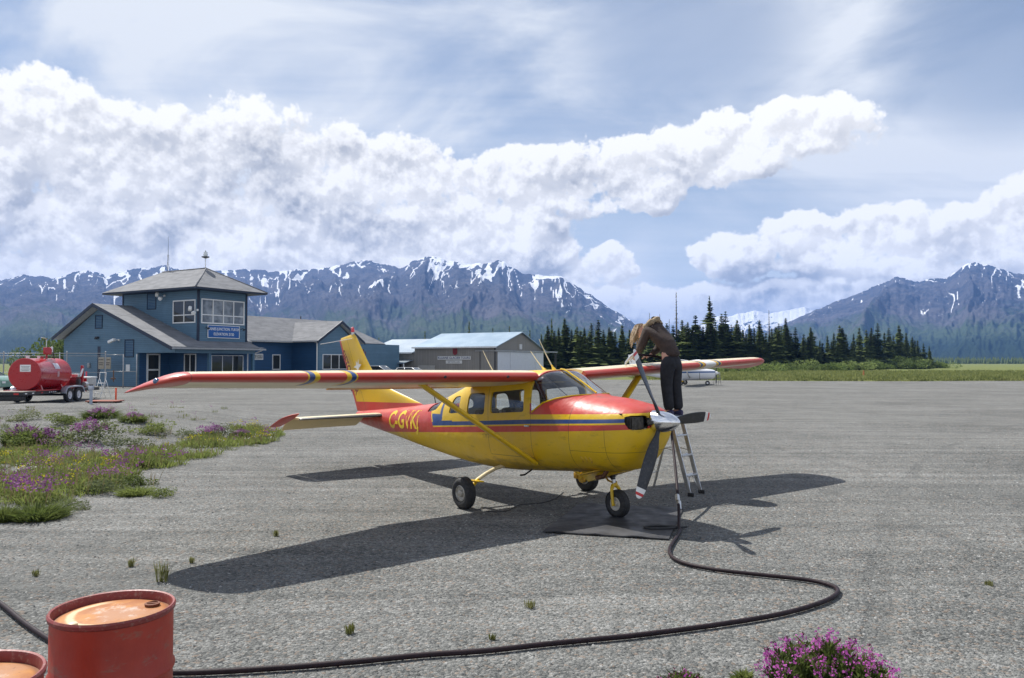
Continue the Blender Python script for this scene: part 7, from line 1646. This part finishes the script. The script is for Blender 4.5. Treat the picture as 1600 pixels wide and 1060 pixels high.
for v in bm.verts: v.co = hd @ v.co + hc
for f in bm.faces: f.smooth = True
bm.to_mesh(bm2); bm.free(); setmat(bm2, M_SKIN); head = mobj('head', bm2, per)
for s in (-1, 1): MB().lathe([(0, -.011), (.008, -.008), (.011, 0), (.008, .008), (0, .011)], hc + hd @ Vector((.078, s * .028, .005)), (0, 0, 1), 10).build('eye', simple('dark_eye', (.05, .03, .02), .2), head)
MB().tube([hc + hd @ Vector((.086, -.022, -.055)), hc + hd @ Vector((.094, 0, -.058)), hc + hd @ Vector((.086, .022, -.055))], .005, 6).build('mouth', simple('lips', (.40, .13, .12), .5), head)
# hair: strands over the skull hanging down on the far side
r = random.Random(4); m = MB()
for k in range(260):
    a = r.uniform(-2.6, 2.6); el = r.uniform(.0, 1.45)
    n = Vector((-math.cos(a) * math.cos(el), math.sin(a) * math.cos(el), math.sin(el)))
    if n.x > .55 and n.z < .5: continue
    p0 = hc + hd @ Vector((n.x * .103, n.y * .082, n.z * .124)); out = (hd @ n).normalized()
    drop_ = r.uniform(.06, .20); fwd = Vector((.05, r.uniform(-.02, .02), 0))
    crown = hc + hd @ Vector((-.02, 0, .125)); q0 = crown.lerp(p0, .45) + out * .012
    p1 = p0 + out * .012; side = Vector((0, math.copysign(.018, n.y), 0))
    p2_ = p0 + side + Vector((.03, 0, -.06 - drop_ * .4)) + out * .02; p3 = p0 + side * 1.3 + fwd + Vector((.02, 0, -drop_ - .05))
    m.tube([q0, p1, p2_, p3], [.011, .014, .013, .004], 5, caps=False)
m.build('hair', M_HAIR, per, weld=False)
m = MB(); m.lathe([(.0, .0), (.04, .004), (.045, .012), (.0, .018)], hc + hd @ Vector((-.085, -.01, .07)), hd @ Vector((-.8, 0, .6)), 12); m.build('hair_clip', simple('pale_hair_clip', (.55, .60, .62), .3), per)
# hands
def hand(name, wrist, direc, palm_n, side, curl):
    d = Vector(direc).normalized(); n = Vector(palm_n); n = (n - d * n.dot(d)).normalized(); s = d.cross(n) * side; W = Vector(wrist)
    Jh = {'w': (W, (.024, .017)), 'p': (W + d * .045, (.034, .015)), 'k': (W + d * .082, (.036, .013))}; Eh = [('w', 'p'), ('p', 'k')]
    for i, (off, ln) in enumerate(((-.028, .062), (-.010, .070), (.009, .066), (.027, .052))):
        b = W + d * .075 + s * off; c1 = b + (d * math.cos(curl * .5) + n * math.sin(curl * .5)) * ln * .45; c2 = c1 + (d * math.cos(curl * 1.3) + n * math.sin(curl * 1.3)) * ln * .32; c3 = c2 + (d * math.cos(curl * 2) + n * math.sin(curl * 2)) * ln * .23
        for j, (q, rr_) in enumerate(((c1, .0088), (c2, .008), (c3, .0065))): Jh[f'{i}{j}'] = (q, (rr_, rr_))
        Jh[f'{i}b'] = (b, (.010, .010)); Eh += [('k', f'{i}b'), (f'{i}b', f'{i}0'), (f'{i}0', f'{i}1'), (f'{i}1', f'{i}2')]
    tb = W + d * .03 - s * .032; Jh['ta'] = (tb, (.012, .012)); Jh['tb'] = (tb + d * .028 - s * .022 + n * .012, (.010, .010)); Jh['tc'] = (tb + d * .050 - s * .024 + n * .028, (.008, .008)); Eh += [('p', 'ta'), ('ta', 'tb'), ('tb', 'tc')]
    return skin(name, Jh, Eh, 'w', M_SKIN, per, 1)
hand('hand', (.595, .175, .950), (.55, -.35, -.35), (.2, -.3, -.9), 1, .9)
hand('hand', (.520, -.065, .935), (.45, .75, -.15), (.1, .1, -1), -1, .35)
for s, nm in ((1, 'L'), (-1, 'R')):
    a = Vector(J['a' + nm][0]); tt = Vector(J['t' + nm][0]); m = MB(); n = 9; secs = []
    for k in range(n):
        u = k / (n - 1); x = a.x - .075 + .27 * u; w = .034 + .014 * math.sin(u * math.pi) ; h = .10 - .055 * u if u < .45 else .075 - .03 * (u - .45) * 1.5
        if k in (0, n - 1): w *= .7; h *= .8
        y = a.y + (tt.y - a.y) * u; secs.append([Vector((x, y + w * math.cos(q), max(.0, h * .5 + h * .5 * math.sin(q)))) for q in np.linspace(0, 2 * math.pi, 14, endpoint=False)])
    m.loft(secs); m.build('shoe', simple('dark_blue_shoe', (.04, .035, .09), .6), per)
